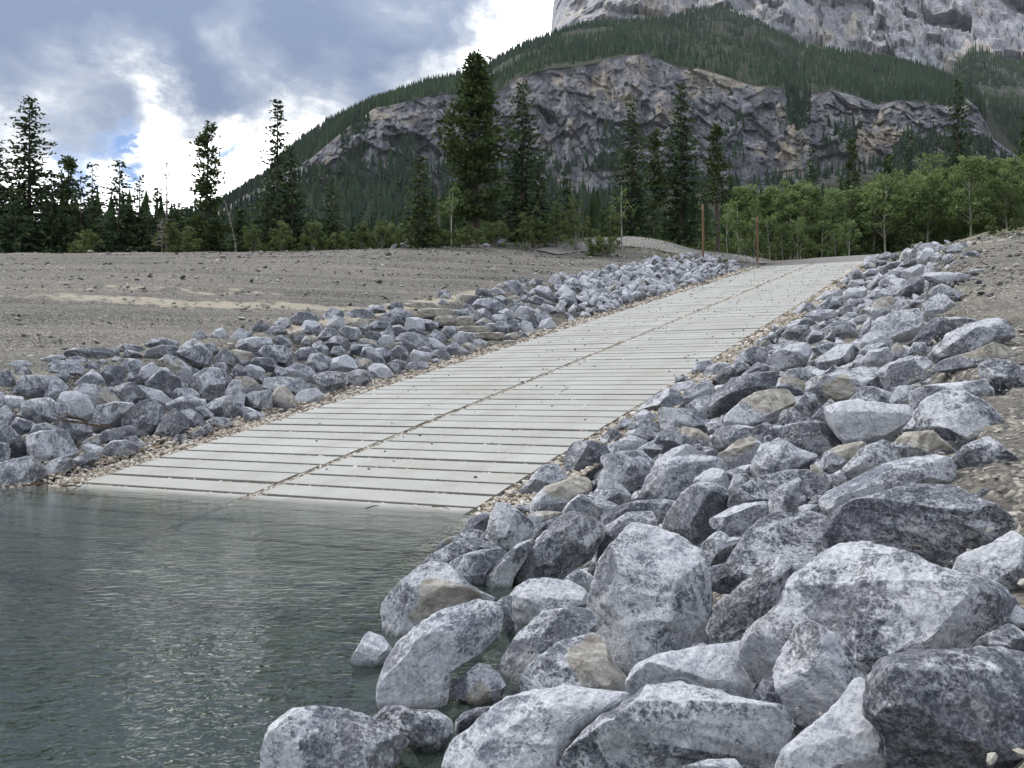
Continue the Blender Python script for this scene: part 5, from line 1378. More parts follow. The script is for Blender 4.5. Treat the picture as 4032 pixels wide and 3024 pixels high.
step|c|1|uppermost tan stone step beside the blue-grey rock||1591,1199 1628,1193 1699,1194 1706,1211 1676,1220 1628,1226 1591,1213
step|c|1|second tan stone step from the top||1645,1226 1695,1219 1761,1218 1769,1246 1718,1254 1666,1246
step|c|1|thick third stone step from the top, the most yellow||1711,1258 1756,1251 1836,1248 1848,1272 1808,1286 1737,1276
step|c|1|fourth stone step from the top, thin and brownish||1789,1293 1851,1285 1903,1286 1911,1305 1855,1311 1808,1308
step|c|1|fifth stone step from the top, cracked and broad||1865,1317 1903,1310 1959,1312 1978,1328 1940,1339 1888,1336
step|c|1|lowest stone step lying flat on the gravel strip||1926,1349 1969,1343 2011,1342 2037,1353 1992,1360 1950,1360
"""

STUFF = Acc()
TRACED = []


def make_rocks():
    rows = [r for r in ROCKS.strip().split('\n') if r]
    for i, r in enumerate(rows):
        kind, code, big, label, group, pts = r.split('|')
        poly = np.array([[float(u) for u in p.split(',')] for p in pts.split()])
        C, M, loc, px, dist = site(poly, 0.05 if kind == 'step' else 0.22)
        TRACED.append((poly, dist))
        ctr = loc.mean(0)
        size = math.sqrt(poly_area_centroid(loc)[0] / math.pi)
        if kind == 'step':
            make_step(i, C, M, loc, label)
            continue
        level = 5 if px > 340 else 4 if px > 90 else 3
        if big == '0':
            level = 3
        R0 = np.random.default_rng(500 + i)
        P, F, R, fresh = rock_shape(level, radial(loc), size * R0.uniform(0.80, 1.05), 900 + i, facets=int(R0.integers(5, 10)))
        if C[2] - np.ptp(loc[:, 1]) * 0.5 < 0.12:           # a stone standing in the water goes on below the surface
            lo = loc[:, 1].min()
            P[:, 1] = np.where(P[:, 1] < 0.45 * lo, 0.45 * lo + (P[:, 1] - 0.45 * lo) * 2.2, P[:, 1])
        tone = tone_attr(code, P, R, size, fresh)
        rc = P @ rand_rot(R).T + R.uniform(-40, 40, 3)
        W = P @ M
        if big == '0':
            STUFF.add(W + C, F, rc=rc, tone=tone)
            continue
        me = build_mesh("boulder", W, F, M_ROCK, {'rc': rc, 'tone': tone}, sharp=24)
        link("boulder", me, None, C, label=label, category="boulder", group=group or None)


def make_step(i, C, M, loc, label):
    """a rough-hewn stone block used as a step"""
    R = np.random.default_rng(70 + i)
    w = np.ptp(loc[:, 0])
    h = np.ptp(loc[:, 1])
    V, F = ICO[4]
    P = np.sign(V) * np.abs(V) ** 0.32
    P = P / np.abs(P).max(0)
    P = P * np.array([w * 0.5, 0.42, h * 0.52])
    off = R.uniform(0, 30, 3)
    P += 0.030 * np.c_[fbm(P * 3 + off, 3, 1), fbm(P * 3 + off, 3, 2), 0.8 * fbm(P * 3 + off, 3, 3)]
    P += 0.012 * np.c_[fbm(P * 11 + off, 2, 4), fbm(P * 11 + off, 2, 5), fbm(P * 11 + off, 2, 6)]
    a = -0.30
    c, s = math.cos(a), math.sin(a)
    W = np.c_[P[:, 0] * c - P[:, 1] * s, P[:, 0] * s + P[:, 1] * c, P[:, 2]]
    n = len(P)
    tone = np.c_[np.full(n, 0.62), np.full(n, 0.30), np.full(n, 0.62), np.ones(n)]
    me = build_mesh("stone_step", W, F, M_ROCK, {'rc': P + off, 'tone': tone})
    link("stone_step", me, None, C + np.array([0, 0.25, 0.0]), label=label, category="step", group="stone steps in the far riprap")


def random_rock(R, x, y, z, r, level, tall=0.8):
    V, F = ICO[level]
    P = V * np.array([r * R.uniform(0.8, 1.35), r * R.uniform(0.7, 1.1), r * tall * R.uniform(0.7, 1.1)])
    for _ in range(9):
        v = R.normal(size=3)
        v /= np.linalg.norm(v)
        d = P @ v
        cut = d.max() * R.uniform(0.55, 0.85)
        P = P - np.maximum(d - cut, 0)[:, None] * v
    P = P * (1 + 0.07 * fbm(P / r * 1.6 + R.uniform(0, 40, 3), 2, 3))[:, None]
    code = R.choice(list('ddmmmmppwcbts'), p=np.array([2, 2, 3, 3, 3, 3, 2, 2, 1, 1, .6, .6, .8]) / 24.0)
    tone = tone_attr(str(code), P, R, r)
    rot = rand_rot(R)
    yaw = R.uniform(0, 6.28)
    c, s = math.cos(yaw), math.sin(yaw)
    tx, ty = R.normal(0, 0.3, 2)
    Q = np.c_[P[:, 0] * c - P[:, 1] * s, P[:, 0] * s + P[:, 1] * c, P[:, 2]]
    Q[:, 2] += tx * Q[:, 0] + ty * Q[:, 1]
    return Q + np.array([x, y, z]), F, P @ rot.T + R.uniform(-40, 40, 3), tone


def fill_rocks():
    """smaller stones underneath, and the far end of the riprap"""
    R = np.random.default_rng(77)
    # bedding stones low in the blanket
    n = 0
    for side in (0, 1):
        for t0, t1, step in ((-8.5, 8, 0.42), (8, 26, 0.55), (26, 60, 0.85)):
            for t in np.arange(t0, t1, step):
                for u in np.arange(0.75, 6.0 if side else 4.5, step):
                    tt, uu = t + R.uniform(-.2, .2), u + R.uniform(-.2, .2)
                    l = WID + uu if side else -uu
                    if rock_zone(tt, l) < 0.5:
                        continue
                    x, y = to_xy(tt, l)
                    if y < 2.2 or abs(x / y) > 0.66 or math.hypot(x, y) < 2.6:
                        continue
                    if not side and 22.0 < tt < 25.5 and uu > 0.9:
                        continue
                    r = R.uniform(0.16, 0.30) * (step / 0.5) ** 0.5
                    W, F, rc, tone = random_rock(R, x, y, float(surf(tt, l)) - 0.18 - 0.55 * r, r, 2 if y < 14 else 1)
                    STUFF.add(W, F, rc=rc, tone=tone)
                    n += 1
    # the upper riprap beyond the stones picked out one by one
    boxes = [(p[:, 0].min(), p[:, 0].max(), p[:, 1].min(), p[:, 1].max()) for p, d in TRACED]
    bx = np.array(boxes)
    def far_rock(t, l, r, lift, must_clear):
        x, y = to_xy(t, l)
        z = float(surf(t, l)) + lift * r
        if must_clear:
            c, s = math.cos(PITCH), math.sin(PITCH)
            zz = z - CAM_Z
            dy, dz = y * c + zz * s, -y * s + zz * c
            px, py = 2016 + FPX * x / dy, 1512 - FPX * dz / dy
            m = 0.15 * r * FPX / dy
            if ((bx[:, 0] - m < px) & (px < bx[:, 1] + m) & (bx[:, 2] - m < py) & (py < bx[:, 3] + m)).any():
                return
        W, F, rc, tone = random_rock(R, x, y, z, r, 2)
        STUFF.add(W, F, rc=rc, tone=tone)
    for t in np.arange(28, 60.2, 0.62):
        for u in np.arange(0.95, 4.7, 0.55):
            far_rock(t + R.uniform(-.3, .3), -(u + R.uniform(-.2, .2)), R.uniform(0.22, 0.46) * (1 - .25 * smooth(t, 44, 54)), 0.15 + R.uniform(0, .25), True)
    for t in np.arange(30, 60.5, 0.7):
        for u in np.arange(0.95, 5.0 + 0.6, 0.62):
            far_rock(t + R.uniform(-.3, .3), WID + u + R.uniform(-.2, .2), R.uniform(0.24, 0.50), 0.20 + R.uniform(0, .3), True)
    for t in np.arange(3, 30, 0.6):                       # chinks between the hand-placed stones
        for u in np.arange(0.95, 5.6, 0.7):
            far_rock(t + R.uniform(-.3, .3), WID + u + R.uniform(-.2, .2), R.uniform(0.14, 0.26), 0.2, True)
        for u in np.arange(0.95, 4.3, 0.7):
            if t > 22.0 and t < 25.5:
                continue
            far_rock(t + R.uniform(-.3, .3), -(u + R.uniform(-.2, .2)), R.uniform(0.16, 0.30), 0.2, True)
    link("riprap_rocks", STUFF.mesh("riprap_rocks", M_ROCK, True, 24), kind='stuff', label="smaller and far riprap rocks packed between and above the large boulders")


make_rocks()
fill_rocks()


def make_loose_boulders():
    # stones lying apart: by the shrubs, on the berm
    R = np.random.default_rng(5)
    # (label, px x, px y, distance, half width, half height, tone)
    lst = [("flat grey rock lying by the shrubs at the crest of the gravel", 1618, 948, 63, 0.60, 0.28, 'm'),
           ("buff rock lying in front of the flat grey one by the shrubs", 1592, 972, 62, 0.42, 0.20, 'c'),
           ("small dark rock at the foot of the shrubs, beside two flatter ones", 1556, 972, 62.3, 0.30, 0.20, 'd'),
           ("large tan boulder at the foot of the tallest pine", 1962, 952, 64, 0.85, 0.42, 'c'),
           ("small blue-grey rock against the large tan boulder by the shrubs", 1916, 968, 63, 0.36, 0.26, 's'),
           ("mossy rounded boulder alone on the soil berm above the asphalt", 3600, 968, 74, 0.48, 0.26, 'b'),
           ("tan rounded boulder on the berm against the aspens", 3740, 941, 76, 0.45, 0.24, 'c'),
           ("long flat grey rock on the berm against the aspens", 3808, 934, 77, 0.85, 0.24, 'm')]
    for i, (lab, px, py, Y, hw, hh, code) in enumerate(lst):
        d = px_dir(px, py)
        x, y = d[0] / d[1] * Y, Y
        z = max(CAM_Z + d[2] / d[1] * Y, 0)
        W, F, rc, tone = random_rock(R, 0, 0, 0, hw, 3, hh / hw)
        zs = float(surf_xy(x, y))
        me = build_mesh("boulder", W, F, M_ROCK, {'rc': rc, 'tone': tone})
        link("boulder", me, None, (x, y, zs + 0.45 * hh), label=lab, category="boulder")


make_loose_boulders()

# ---------------------------------------------------------------- trees and shrubs
def conifer_crown(R, h, rb, z0, whorls, per, power=0.85, droop=0.25, tuft=0.34, dens=1.0, ragged=0.25, lean=0.0, tip=1.0, gaps=0.0):
    """needle sprays along drooping branches"""
    zs = z0 + (h * 0.985 - z0) * np.linspace(0, 1, whorls) ** 0.92
    V, F, A = [], [], []
    n = 0
    limbs = Acc()
    for z in zs:
        f = (h - z) / (h - z0)
        r = 1.36 * rb * f ** power * tip + 0.30
        k = max(3, int(per * (0.55 + 0.45 * f) + R.uniform(-1, 1)))
        az0 = R.uniform(0, 6.28)
        for b in range(k):
            if R.uniform() < gaps:
                continue
            az = az0 + b * 6.283 / k + R.normal(0, 0.25)
            ln = r * R.uniform(1 - ragged * 1.4, 1 + ragged * 0.7)
            zb = z + R.normal(0, 0.12)
            m = max(3, int(ln / 0.19 * dens))
            u = np.linspace(0.12, 1.0, m)
            dz = -droop * ln * u + droop * 0.75 * ln * u ** 2.2
            cx = np.cos(az) * ln * u
            cy = np.sin(az) * ln * u
            if ln > 0.9 and R.uniform() < 0.5:
                pts = np.c_[np.r_[0, cx[[m // 2, -1]]], np.r_[0, cy[[m // 2, -1]]], zb + np.r_[0, dz[[m // 2, -1]]]]
                tv, tf = tube(pts, [0.035, 0.022, 0.008], 3)
                limbs.add(tv, tf)
            rep = 2
            for q in range(rep):
                a2 = az + R.normal(0, 0.75, m)
                sl = tuft * (1.25 - 0.45 * u) * R.uniform(0.7, 1.25, m) * (0.70 + 0.30 * f)
                P0 = np.c_[cx, cy, zb + dz] + R.normal(0, 0.05, (m, 3))
                D = np.c_[np.cos(a2), np.sin(a2), R.normal(0.0, 0.30, m)]
                D /= np.linalg.norm(D, axis=1)[:, None]
                S = np.cross(D, R.normal(size=(m, 3)))
                S /= np.linalg.norm(S, axis=1)[:, None]
                tipv = P0 + D * sl[:, None]
                mid1 = P0 + D * (0.4 * sl)[:, None] + S * (0.36 * sl)[:, None]
                mid2 = P0 + D * (0.45 * sl)[:, None] - S * (0.36 * sl)[:, None]
                v = np.stack([P0, mid1, tipv, mid2], 1).reshape(-1, 3)
                i = n + np.arange(m)[:, None] * 4
                F.append(i + np.array([[0, 1, 2, 3]]))
                V.append(v)
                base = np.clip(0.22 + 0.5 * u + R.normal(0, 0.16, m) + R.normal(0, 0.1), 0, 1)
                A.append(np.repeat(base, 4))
                n += 4 * m
    # leader
    V = np.vstack(V)
    V[:, 0] += lean * V[:, 2] ** 1.5 / h ** 0.5
    return V, np.vstack(F), np.concatenate(A), limbs


def place_tree(name, label, category, px, Y, ztop_px, builder, group=None, zoff=0.0):
    """stands on the ground at bearing px and distance Y; its top reaches the height seen from the ramp's foot"""
    x = (px - 2016) / FPX * Y
    zg = float(surf_xy(x, Y)) + zoff
    d = px_dir(px, ztop_px)
    h = max(1.0, CAM_Z + d[2] / d[1] * Y - zg)
    root = link(name, None, None, (x, Y, zg - 0.1), label=label, category=category, group=group)
    builder(root, h, x, Y)
    return root


def spruce(seed, wpx, mat=None, z0f=0.05, per=8, power=0.8, droop=0.28, dens=1.0, ragged=0.25, wsp=1.0, tuft=0.36, gaps=0.0, bark=None, lean=0.0):
    def b(root, h, x, Y):
        R = np.random.default_rng(seed)
        rb = wpx / FPX * Y
        wh = max(10, int(h * 3.0 * wsp))
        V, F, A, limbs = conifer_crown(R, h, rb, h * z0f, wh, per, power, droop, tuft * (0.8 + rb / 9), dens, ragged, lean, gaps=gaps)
        zz = np.linspace(0, h, 6)
        tv, tf = tube(np.c_[lean * zz ** 1.5 / h ** 0.5, 0 * zz, zz], np.linspace(0.018 * h, 0.012, 6), 7)
        limbs.add(tv, tf)
        link("trunk", limbs.mesh("trunk", bark or M_BARK), root)
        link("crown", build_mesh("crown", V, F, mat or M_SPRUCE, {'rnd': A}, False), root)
    return b


def pine(seed, wpx, z0f=0.18, clusters=60, mat=None, sparse=1.0, prof=None, lean=0.0):
    """irregular crown of needle clumps on separate limbs"""
    def b(root, h, x, Y):
        R = np.random.default_rng(seed)
        rb = 1.15 * wpx / FPX * Y
        limbs = Acc()
        zz = np.linspace(0, h, 8)
        tv, tf = tube(np.c_[lean * zz ** 2 / h + 0.05 * np.sin(zz), 0 * zz, zz], np.linspace(0.020 * h, 0.02, 8), 7)
        limbs.add(tv, tf)
        V, F, A, n = [], [], [], 0
        for c in range(clusters):
            f = R.uniform(0, 1) ** 1.05
            z = h * (z0f + (0.985 - z0f) * f)
            pr = prof(f) if prof else (1 - f) ** 0.7
            ln = rb * max(pr, 0.06) * R.uniform(0.45, 1.08)
            az = R.uniform(0, 6.283)
            up = R.uniform(-0.10, 0.30) * ln
            e = np.array([math.cos(az) * ln, math.sin(az) * ln, z + up])
            tv, tf = tube(np.array([[0, 0, z - 0.05], [e[0] * .5, e[1] * .5, z + up * .3 - .05], e]), [0.05, 0.03, 0.01], 3)
            limbs.add(tv, tf)
            m = int(38 * sparse * (0.5 + 0.5 * min(1, ln / 1.5)) + 6)
            uu = R.uniform(0.25, 1.05, m)
            P0 = np.c_[e[0] * uu, e[1] * uu, z + up * uu ** 1.5] + R.normal(0, 1, (m, 3)) * np.array([0.22, 0.22, 0.13]) * (0.5 + rb / 4)
            D = np.c_[math.cos(az) + R.normal(0, 0.8, m), math.sin(az) + R.normal(0, 0.8, m), R.normal(0.35, 0.5, m)]
            D /= np.linalg.norm(D, axis=1)[:, None]
            S = np.cross(D, R.normal(size=(m, 3)))
            S /= np.linalg.norm(S, axis=1)[:, None]
            sl = R.uniform(0.20, 0.40, m) * (0.7 + rb / 8)
            v = np.stack([P0, P0 + D * (.5 * sl)[:, None] + S * (.34 * sl)[:, None], P0 + D * sl[:, None], P0 + D * (.5 * sl)[:, None] - S * (.34 * sl)[:, None]], 1).reshape(-1, 3)
            V.append(v)
            F.append(n + np.arange(m)[:, None] * 4 + np.array([[0, 1, 2, 3]]))
            A.append(np.repeat(np.clip(0.45 + 0.25 * (uu - 0.5) + R.normal(0, 0.16, m) + R.normal(0, 0.13), 0, 1), 4))
            n += 4 * m
        V = np.vstack(V)
        V[:, 0] += lean * V[:, 2] ** 2 / h
        link("trunk", limbs.mesh("trunk", M_BARK), root)
        link("crown", build_mesh("crown", V, np.vstack(F), mat or M_PINE, {'rnd': np.concatenate(A)}, False), root)
    return b


def leaf_cloud(R, centers, rads, per, size, squash=0.75):
    m = len(centers) * per
    c = np.repeat(np.asarray(centers), per, 0)
    r = np.repeat(np.asarray(rads), per)
    d = R.normal(size=(m, 3))
    d /= np.linalg.norm(d, axis=1)[:, None]
    d[:, 2] *= squash
    P = c + d * (r * R.uniform(0.15, 1.0, m) ** 0.5)[:, None]
    a = R.normal(size=(m, 3))
    a /= np.linalg.norm(a, axis=1)[:, None]
    b = np.cross(a, R.normal(size=(m, 3)))
    b /= np.linalg.norm(b, axis=1)[:, None]
    s = size * R.uniform(0.65, 1.3, m)[:, None]
    v = np.stack([P - a * s, P + b * s * 0.62, P + a * s, P - b * s * 0.62], 1).reshape(-1, 3)
    f = np.arange(m)[:, None] * 4 + np.array([[0, 1, 2, 3]])
    cr = np.repeat(R.normal(0, 0.14, len(centers)), per)
    A = np.repeat(np.clip(0.45 + cr + 0.12 * d[:, 2] + R.normal(0, 0.14, m), 0, 1), 4)
    return v, f, A


def aspen(seed, wpx, clear=0.42, clumps=30, per=34, leaf=0.13, mat=None, lean=None, bark=None):
    def b(root, h, x, Y):
        R = np.random.default_rng(seed)
        rb = wpx / FPX * Y
        wood = Acc()
        ln = R.normal(0, 0.05) if lean is None else lean
        zz = np.linspace(0, h * 0.95, 8)
        px_ = ln * zz + 0.12 * np.sin(zz * 0.5 + R.uniform(0, 6))
        py_ = R.normal(0, 0.03) * zz
        tv, tf = tube(np.c_[px_, py_, zz], np.linspace(0.011 * h + 0.02, 0.015, 8), 6)
        wood.add(tv, tf)
        cs, rs = [], []
        for k in range(clumps):
            f = R.uniform(0, 1)
            z = h * (clear + (0.97 - clear) * f)
            pr = (0.45 + 0.55 * math.sin(math.pi * min(1, 0.18 + 0.78 * f)))
            az, q = R.uniform(0, 6.283), rb * pr * R.uniform(0.15, 1) ** 0.6
            ox, oy = np.interp(z, zz, px_), np.interp(z, zz, py_)
            c = np.array([ox + math.cos(az) * q, oy + math.sin(az) * q, z])
            cs.append(c)
            rs.append(R.uniform(0.28, 0.62) * (0.5 + rb / 2.6))
            if k % 2 == 0:
                zb = max(0.3 * h, z - 0.8 * q - 0.2)
                tv, tf = tube(np.array([[np.interp(zb, zz, px_), np.interp(zb, zz, py_), zb], [(ox + c[0]) / 2, (oy + c[1]) / 2, (zb + z) / 2 + .1], c]), [0.03, 0.02, 0.007], 3)
                wood.add(tv, tf)
        v, f, A = leaf_cloud(R, cs, rs, per, leaf * (0.7 + Y / 260))
        link("trunk", wood.mesh("trunk", bark or M_PALEBARK), root)
        link("crown", build_mesh("crown", v, f, mat or M_ASPEN, {'rnd': A}, False), root)
    return b


def shrub(seed, wpx, clumps=16, per=40, leaf=0.075, stems=9, mat=None, bark=None, tall=False):
    def b(root, h, x, Y):
        R = np.random.default_rng(seed)
        rb = wpx / FPX * Y
        wood = Acc()
        cs, rs = [], []
        for k in range(stems):
            az, q = R.uniform(0, 6.283), rb * R.uniform(0.2, 0.85)
            e = np.array([math.cos(az) * q, math.sin(az) * q * 0.7, h * R.uniform(0.65, 1.0) * (1 - 0.35 * (q / rb) ** 2)])
            tv, tf = tube(np.array([[e[0] * .15, e[1] * .15, 0], [e[0] * .5, e[1] * .5, e[2] * .55], e]), [0.03, 0.018, 0.006], 4)
            wood.add(tv, tf)
            for u in ((0.45, 0.62, 0.8, 0.97) if tall else (0.6, 0.95)):
                cs.append(e * np.array([u, u, u]) + R.normal(0, 0.12 * rb, 3) * np.array([1, 1, 0.5]))
                rs.append(rb * R.uniform(0.16, 0.34) * (0.7 if tall else 1.0))
        for k in range(clumps):
            az, q = R.uniform(0, 6.283), rb * R.uniform(0, 1) ** 0.6
            z = h * R.uniform(0.12, 0.85) * (1 - 0.55 * (q / rb) ** 2)
            cs.append(np.array([math.cos(az) * q, math.sin(az) * q * 0.7, z]))
            rs.append(rb * R.uniform(0.18, 0.36))
        v, f, A = leaf_cloud(R, cs, rs, per, leaf * (0.6 + Y / 160))
        v[:, 2] = np.maximum(v[:, 2], 0.02)
        link("stem", wood.mesh("stem", bark or M_DEAD), root)
        link("foliage", build_mesh("foliage", v, f, mat or M_SHRUB, {'rnd': A}, False), root)
    return b


def bare(seed, wpx, lean=0.0, twigs=26, rad=0.02):
    def b(root, h, x, Y):
        R = np.random.default_rng(seed)
        rb = wpx / FPX * Y
        wood = Acc()
        zz = np.linspace(0, h, 7)
        xx = lean * zz ** 1.5 / h ** .5
        tv, tf = tube(np.c_[xx, 0.05 * np.sin(zz), zz], np.linspace(rad * h * 0.55 + .03, 0.01, 7), 5)
        wood.add(tv, tf)
        tw = Acc()
        for k in range(twigs):
            z = h * R.uniform(0.25, 0.97)
            az = R.uniform(0, 6.283)
            ln = rb * (1.05 - z / h) ** 0.6 * R.uniform(0.5, 1.1)
            o = np.array([np.interp(z, zz, xx), 0, z])
            e = o + np.array([math.cos(az) * ln, math.sin(az) * ln, R.uniform(-0.3, 0.35) * ln])
            tv, tf = tube(np.array([o, (o + e) / 2 + [0, 0, .06], e]), [0.026, 0.017, 0.006], 3)
            tw.add(tv, tf)
        link("trunk", wood.mesh("trunk", M_DEAD), root)
        link("branches", tw.mesh("branches", M_DEAD), root)
    return b


def plant_all():
    c1, c2, c3 = (lambda v: v * .6076), (lambda v: 1344 + v * .6076), (lambda v: 2688 + v * .6076)
    S = lambda lab, px, Y, top, b, nm="spruce_tree", cat="spruce tree", **k: place_tree(nm, lab, cat, px, Y, top, b, **k)
    P = lambda lab, px, Y, top, b, **k: place_tree("pine_tree", lab, "pine tree", px, Y, top, b, **k)
    q = .6076
    # west end, along the crest of the gravel
    S("tallest dense dark spruce standing at the left end of the gravel crest", c1(185), 67, 372, spruce(1, 105, power=.62, per=9, ragged=.3))
    S("dark spruce cut off by the left edge of the view", c1(-35), 66, 540, spruce(2, 110, power=.7))
    S("short dark spruce crowding the right foot of the tallest left spruce", c1(330), 66, 672, spruce(3, 62, power=.7))
    S("wide low spruce filling in front of the tallest left spruce", c1(95), 64, 790, spruce(4, 95, power=.75))
    P("bushy pine with upswept branch tips beside the tallest left spruce", c1(435), 69, 605, pine(5, 62, .12, 80))
    S("narrow green spruce between the bushy pine and a thin-topped one", c1(520), 67, 700, spruce(6, 52, power=.75))
    S("thin-topped spruce with bare upper twigs, next to the bushy pine", c1(592), 70, 646, spruce(7, 55, power=1.1, dens=.7, gaps=.3))
    S("broad pine-like spruce with ragged side branches left of the dead grey tree", c1(770), 68, 628, spruce(8, 72, power=.75, ragged=.42, droop=.05))
    S("small ragged spruce close behind the dead grey tree", c1(900), 69, 692, spruce(9, 50, power=.9, gaps=.15))
    S("nearly bare grey spruce with a see-through crown", c1(1078), 69, 630, spruce(10, 46, M_PINE, power=.75, dens=.38, gaps=.45, per=6, tuft=.22, bark=M_DEAD))
    S("short spruce half hidden by the nearly bare grey one", c1(1020), 68, 730, spruce(11, 48, power=.8, gaps=.1))
    P("open-crowned tall pine with clumped foliage against bright cloud", c1(1340), 66, 480, pine(12, 96, .10, 88, sparse=.9, prof=lambda f: (1 - f) ** .55 * (.8 + .2 * math.sin(9 * f))))
    place_tree("dead_tree", "leaning dead grey snag beside the open-crowned tall pine", "dead tree", c1(1530), 62, c1(1290), bare(13, 22, lean=-0.22, rad=0.008))
    S("tall spruce with a slender open spire, nearest the mountain's left foot", c1(1795), 66, 390, spruce(14, 82, power=.95, gaps=.12, ragged=.38, droop=.02))
    S("dark dense spruce hugging the right side of the slender spire", c1(1890), 65, 585, spruce(15, 66, power=.62))
    S("squat dark spruce under the slender spire on its left", c1(1745), 64, 700, spruce(16, 55, power=.7))
    S("small yellowish green spruce standing alone left of the shrubs", c1(2145), 64, 720, spruce(17, 55, M_PINE, power=.85, droop=.1))
    # middle group on the crest
    S("small spruce with a rusty top in front of the tallest pine", c2(515), 62, 605, spruce(18, 62, M_PINE, power=.9, droop=.06))
    P("tallest pine with a broad many-tiered crown and forked top", c2(870), 66, 205, pine(19, 128, .13, 210, sparse=1.25, prof=lambda f: (.62 + .55 * math.sin(3.0 * (f + .10))) * (1 - f ** 3) ** .8 * (.82 + .25 * math.sin(13 * f + 1)) + .05))
    S("tall narrow spruce right of the tallest pine", c2(1175), 68, 322, spruce(20, 84, power=.66, per=9))
    S("short green spruce against the right flank of the tall narrow one", c2(1288), 66, 585, spruce(21, 42, power=.8))
    S("small spruce peeping over the tall willow bush", c2(1455), 72, 676, spruce(22, 46, power=.8))
    S("tall dark spruce, left one of the close three above the road", c2(1885), 74, 378, spruce(23, 76, power=.72, per=9))
    P("thin pine with a bare lower trunk between two tall dark spruces", c2(2032), 76, 505, pine(24, 52, .33, 62, sparse=.8))
    S("tall dark spruce right behind the left timber post", c3(-8), 76, 322, spruce(25, 84, power=.70, per=9, ragged=.32))
    P("open pine with dead lower limbs right of the left timber post", c3(225), 78, 485, pine(26, 74, .38, 62, sparse=.75))
    # trees rising over the aspens
    S("narrow spruce spire rising from the aspens behind the right timber post", c3(842), 92, 575, spruce(27, 38, power=.8))
    P("round-topped pine rising from the middle of the aspens", c3(1100), 94, 535, pine(28, 56, .2, 70))
    S("small dark spire rising over the aspens, left of the tall drooping spruce", c3(1475), 104, 525, spruce(29, 34, power=.62, per=9))
    S("tall drooping spruce rising above the aspens near the right edge", c3(1790), 96, 302, spruce(30, 62, power=.62, gaps=.12, droop=.4))
    P("low pine crown among the aspens right of the round-topped pine", c3(1335), 92, 592, pine(31, 52, .25, 46))
    P("pine branch tips entering at the right edge above the aspens", c3(2230), 88, 430, pine(32, 60, .3, 50))
    # aspens: a stand along the far side of the road
    R = np.random.default_rng(3)
    front = [(430, 1200, 60), (520, 1270, 58), (610, 1165, 62), (690, 1235, 60), (770, 1150, 62), (860, 1290, 55), (945, 1215, 70), (1060, 1215, 72), (1150, 1290, 58), (1235, 1150, 70),
             (1320, 1095, 80), (1420, 1185, 66), (1500, 1235, 66), (1570, 1120, 70), (1640, 1000, 86), (1720, 1060, 74), (1800, 1075, 70), (1860, 1015, 80), (1945, 1060, 74), (2020, 1025, 80), (2100, 1060, 76), (2165, 1015, 80), (2230, 1010, 80)]
    for i, (cx, ty, w) in enumerate(front):
        Y = 86 + R.uniform(-2, 5) - (cx > 1700) * 2
        x = (c3(cx) - 2016) / FPX * Y
        lab = ASPEN_LABELS[i]
        place_tree("aspen_tree", lab, "aspen tree", c3(cx), Y, ty * q + R.uniform(-6, 6), aspen(100 + i, w * 1.12, clear=R.uniform(.22, .42), clumps=74, per=46), zoff=0.0)
    for i in range(26):
        cx = 380 + i * 74 + R.uniform(-22, 22)
        ty = np.interp(cx, [400, 900, 1300, 1700, 2200], [1240, 1260, 1150, 1075, 1060]) + R.uniform(-25, 60)
        place_tree("aspen_tree", "slim aspen deeper in the stand, showing only between the crowns in front", "aspen tree", c3(cx), 94 + R.uniform(0, 12), ty * q,
                   aspen(200 + i, 76, clear=R.uniform(.2, .4), clumps=52, per=40), group="aspens in the second row of the stand")
    for i, (cx, ty) in enumerate([(300, 1330), (380, 1290), (470, 1400), (560, 1400), (650, 1440), (740, 1410), (900, 1420), (990, 1440), (1080, 1430)]):
        place_tree("aspen_tree", "young bushy aspen low at the edge of the road, below the taller crowns", "aspen tree", c3(cx), 82 + R.uniform(-1, 2), ty * q,
                   aspen(260 + i, 44, clear=.16, clumps=22, per=34, leaf=.11), group="young aspens along the road")
    place_tree("aspen_tree", "single pale-stemmed young aspen in front of the tallest pine", "aspen tree", c2(722), 62, 1185 * q, aspen(300, 30, clear=.55, clumps=12, per=34, leaf=.10, lean=.01))
    place_tree("aspen_tree", "thin leaning aspen with white stem at the end of the shrubs", "aspen tree", c2(1812), 64, 1170 * q, aspen(301, 34, clear=.45, clumps=9, per=22, leaf=.09, lean=.03))
    place_tree("dead_tree", "leafless grey sapling left of the tallest pine", "dead tree", c2(632), 63, 1195 * q, bare(302, 20, twigs=30, rad=.012))
    place_tree("dead_tree", "small leafless grey bush between spruces at the left crest", "dead tree", c1(1045), 61.5, 1400 * q, bare(303, 46, twigs=60, rad=.008))
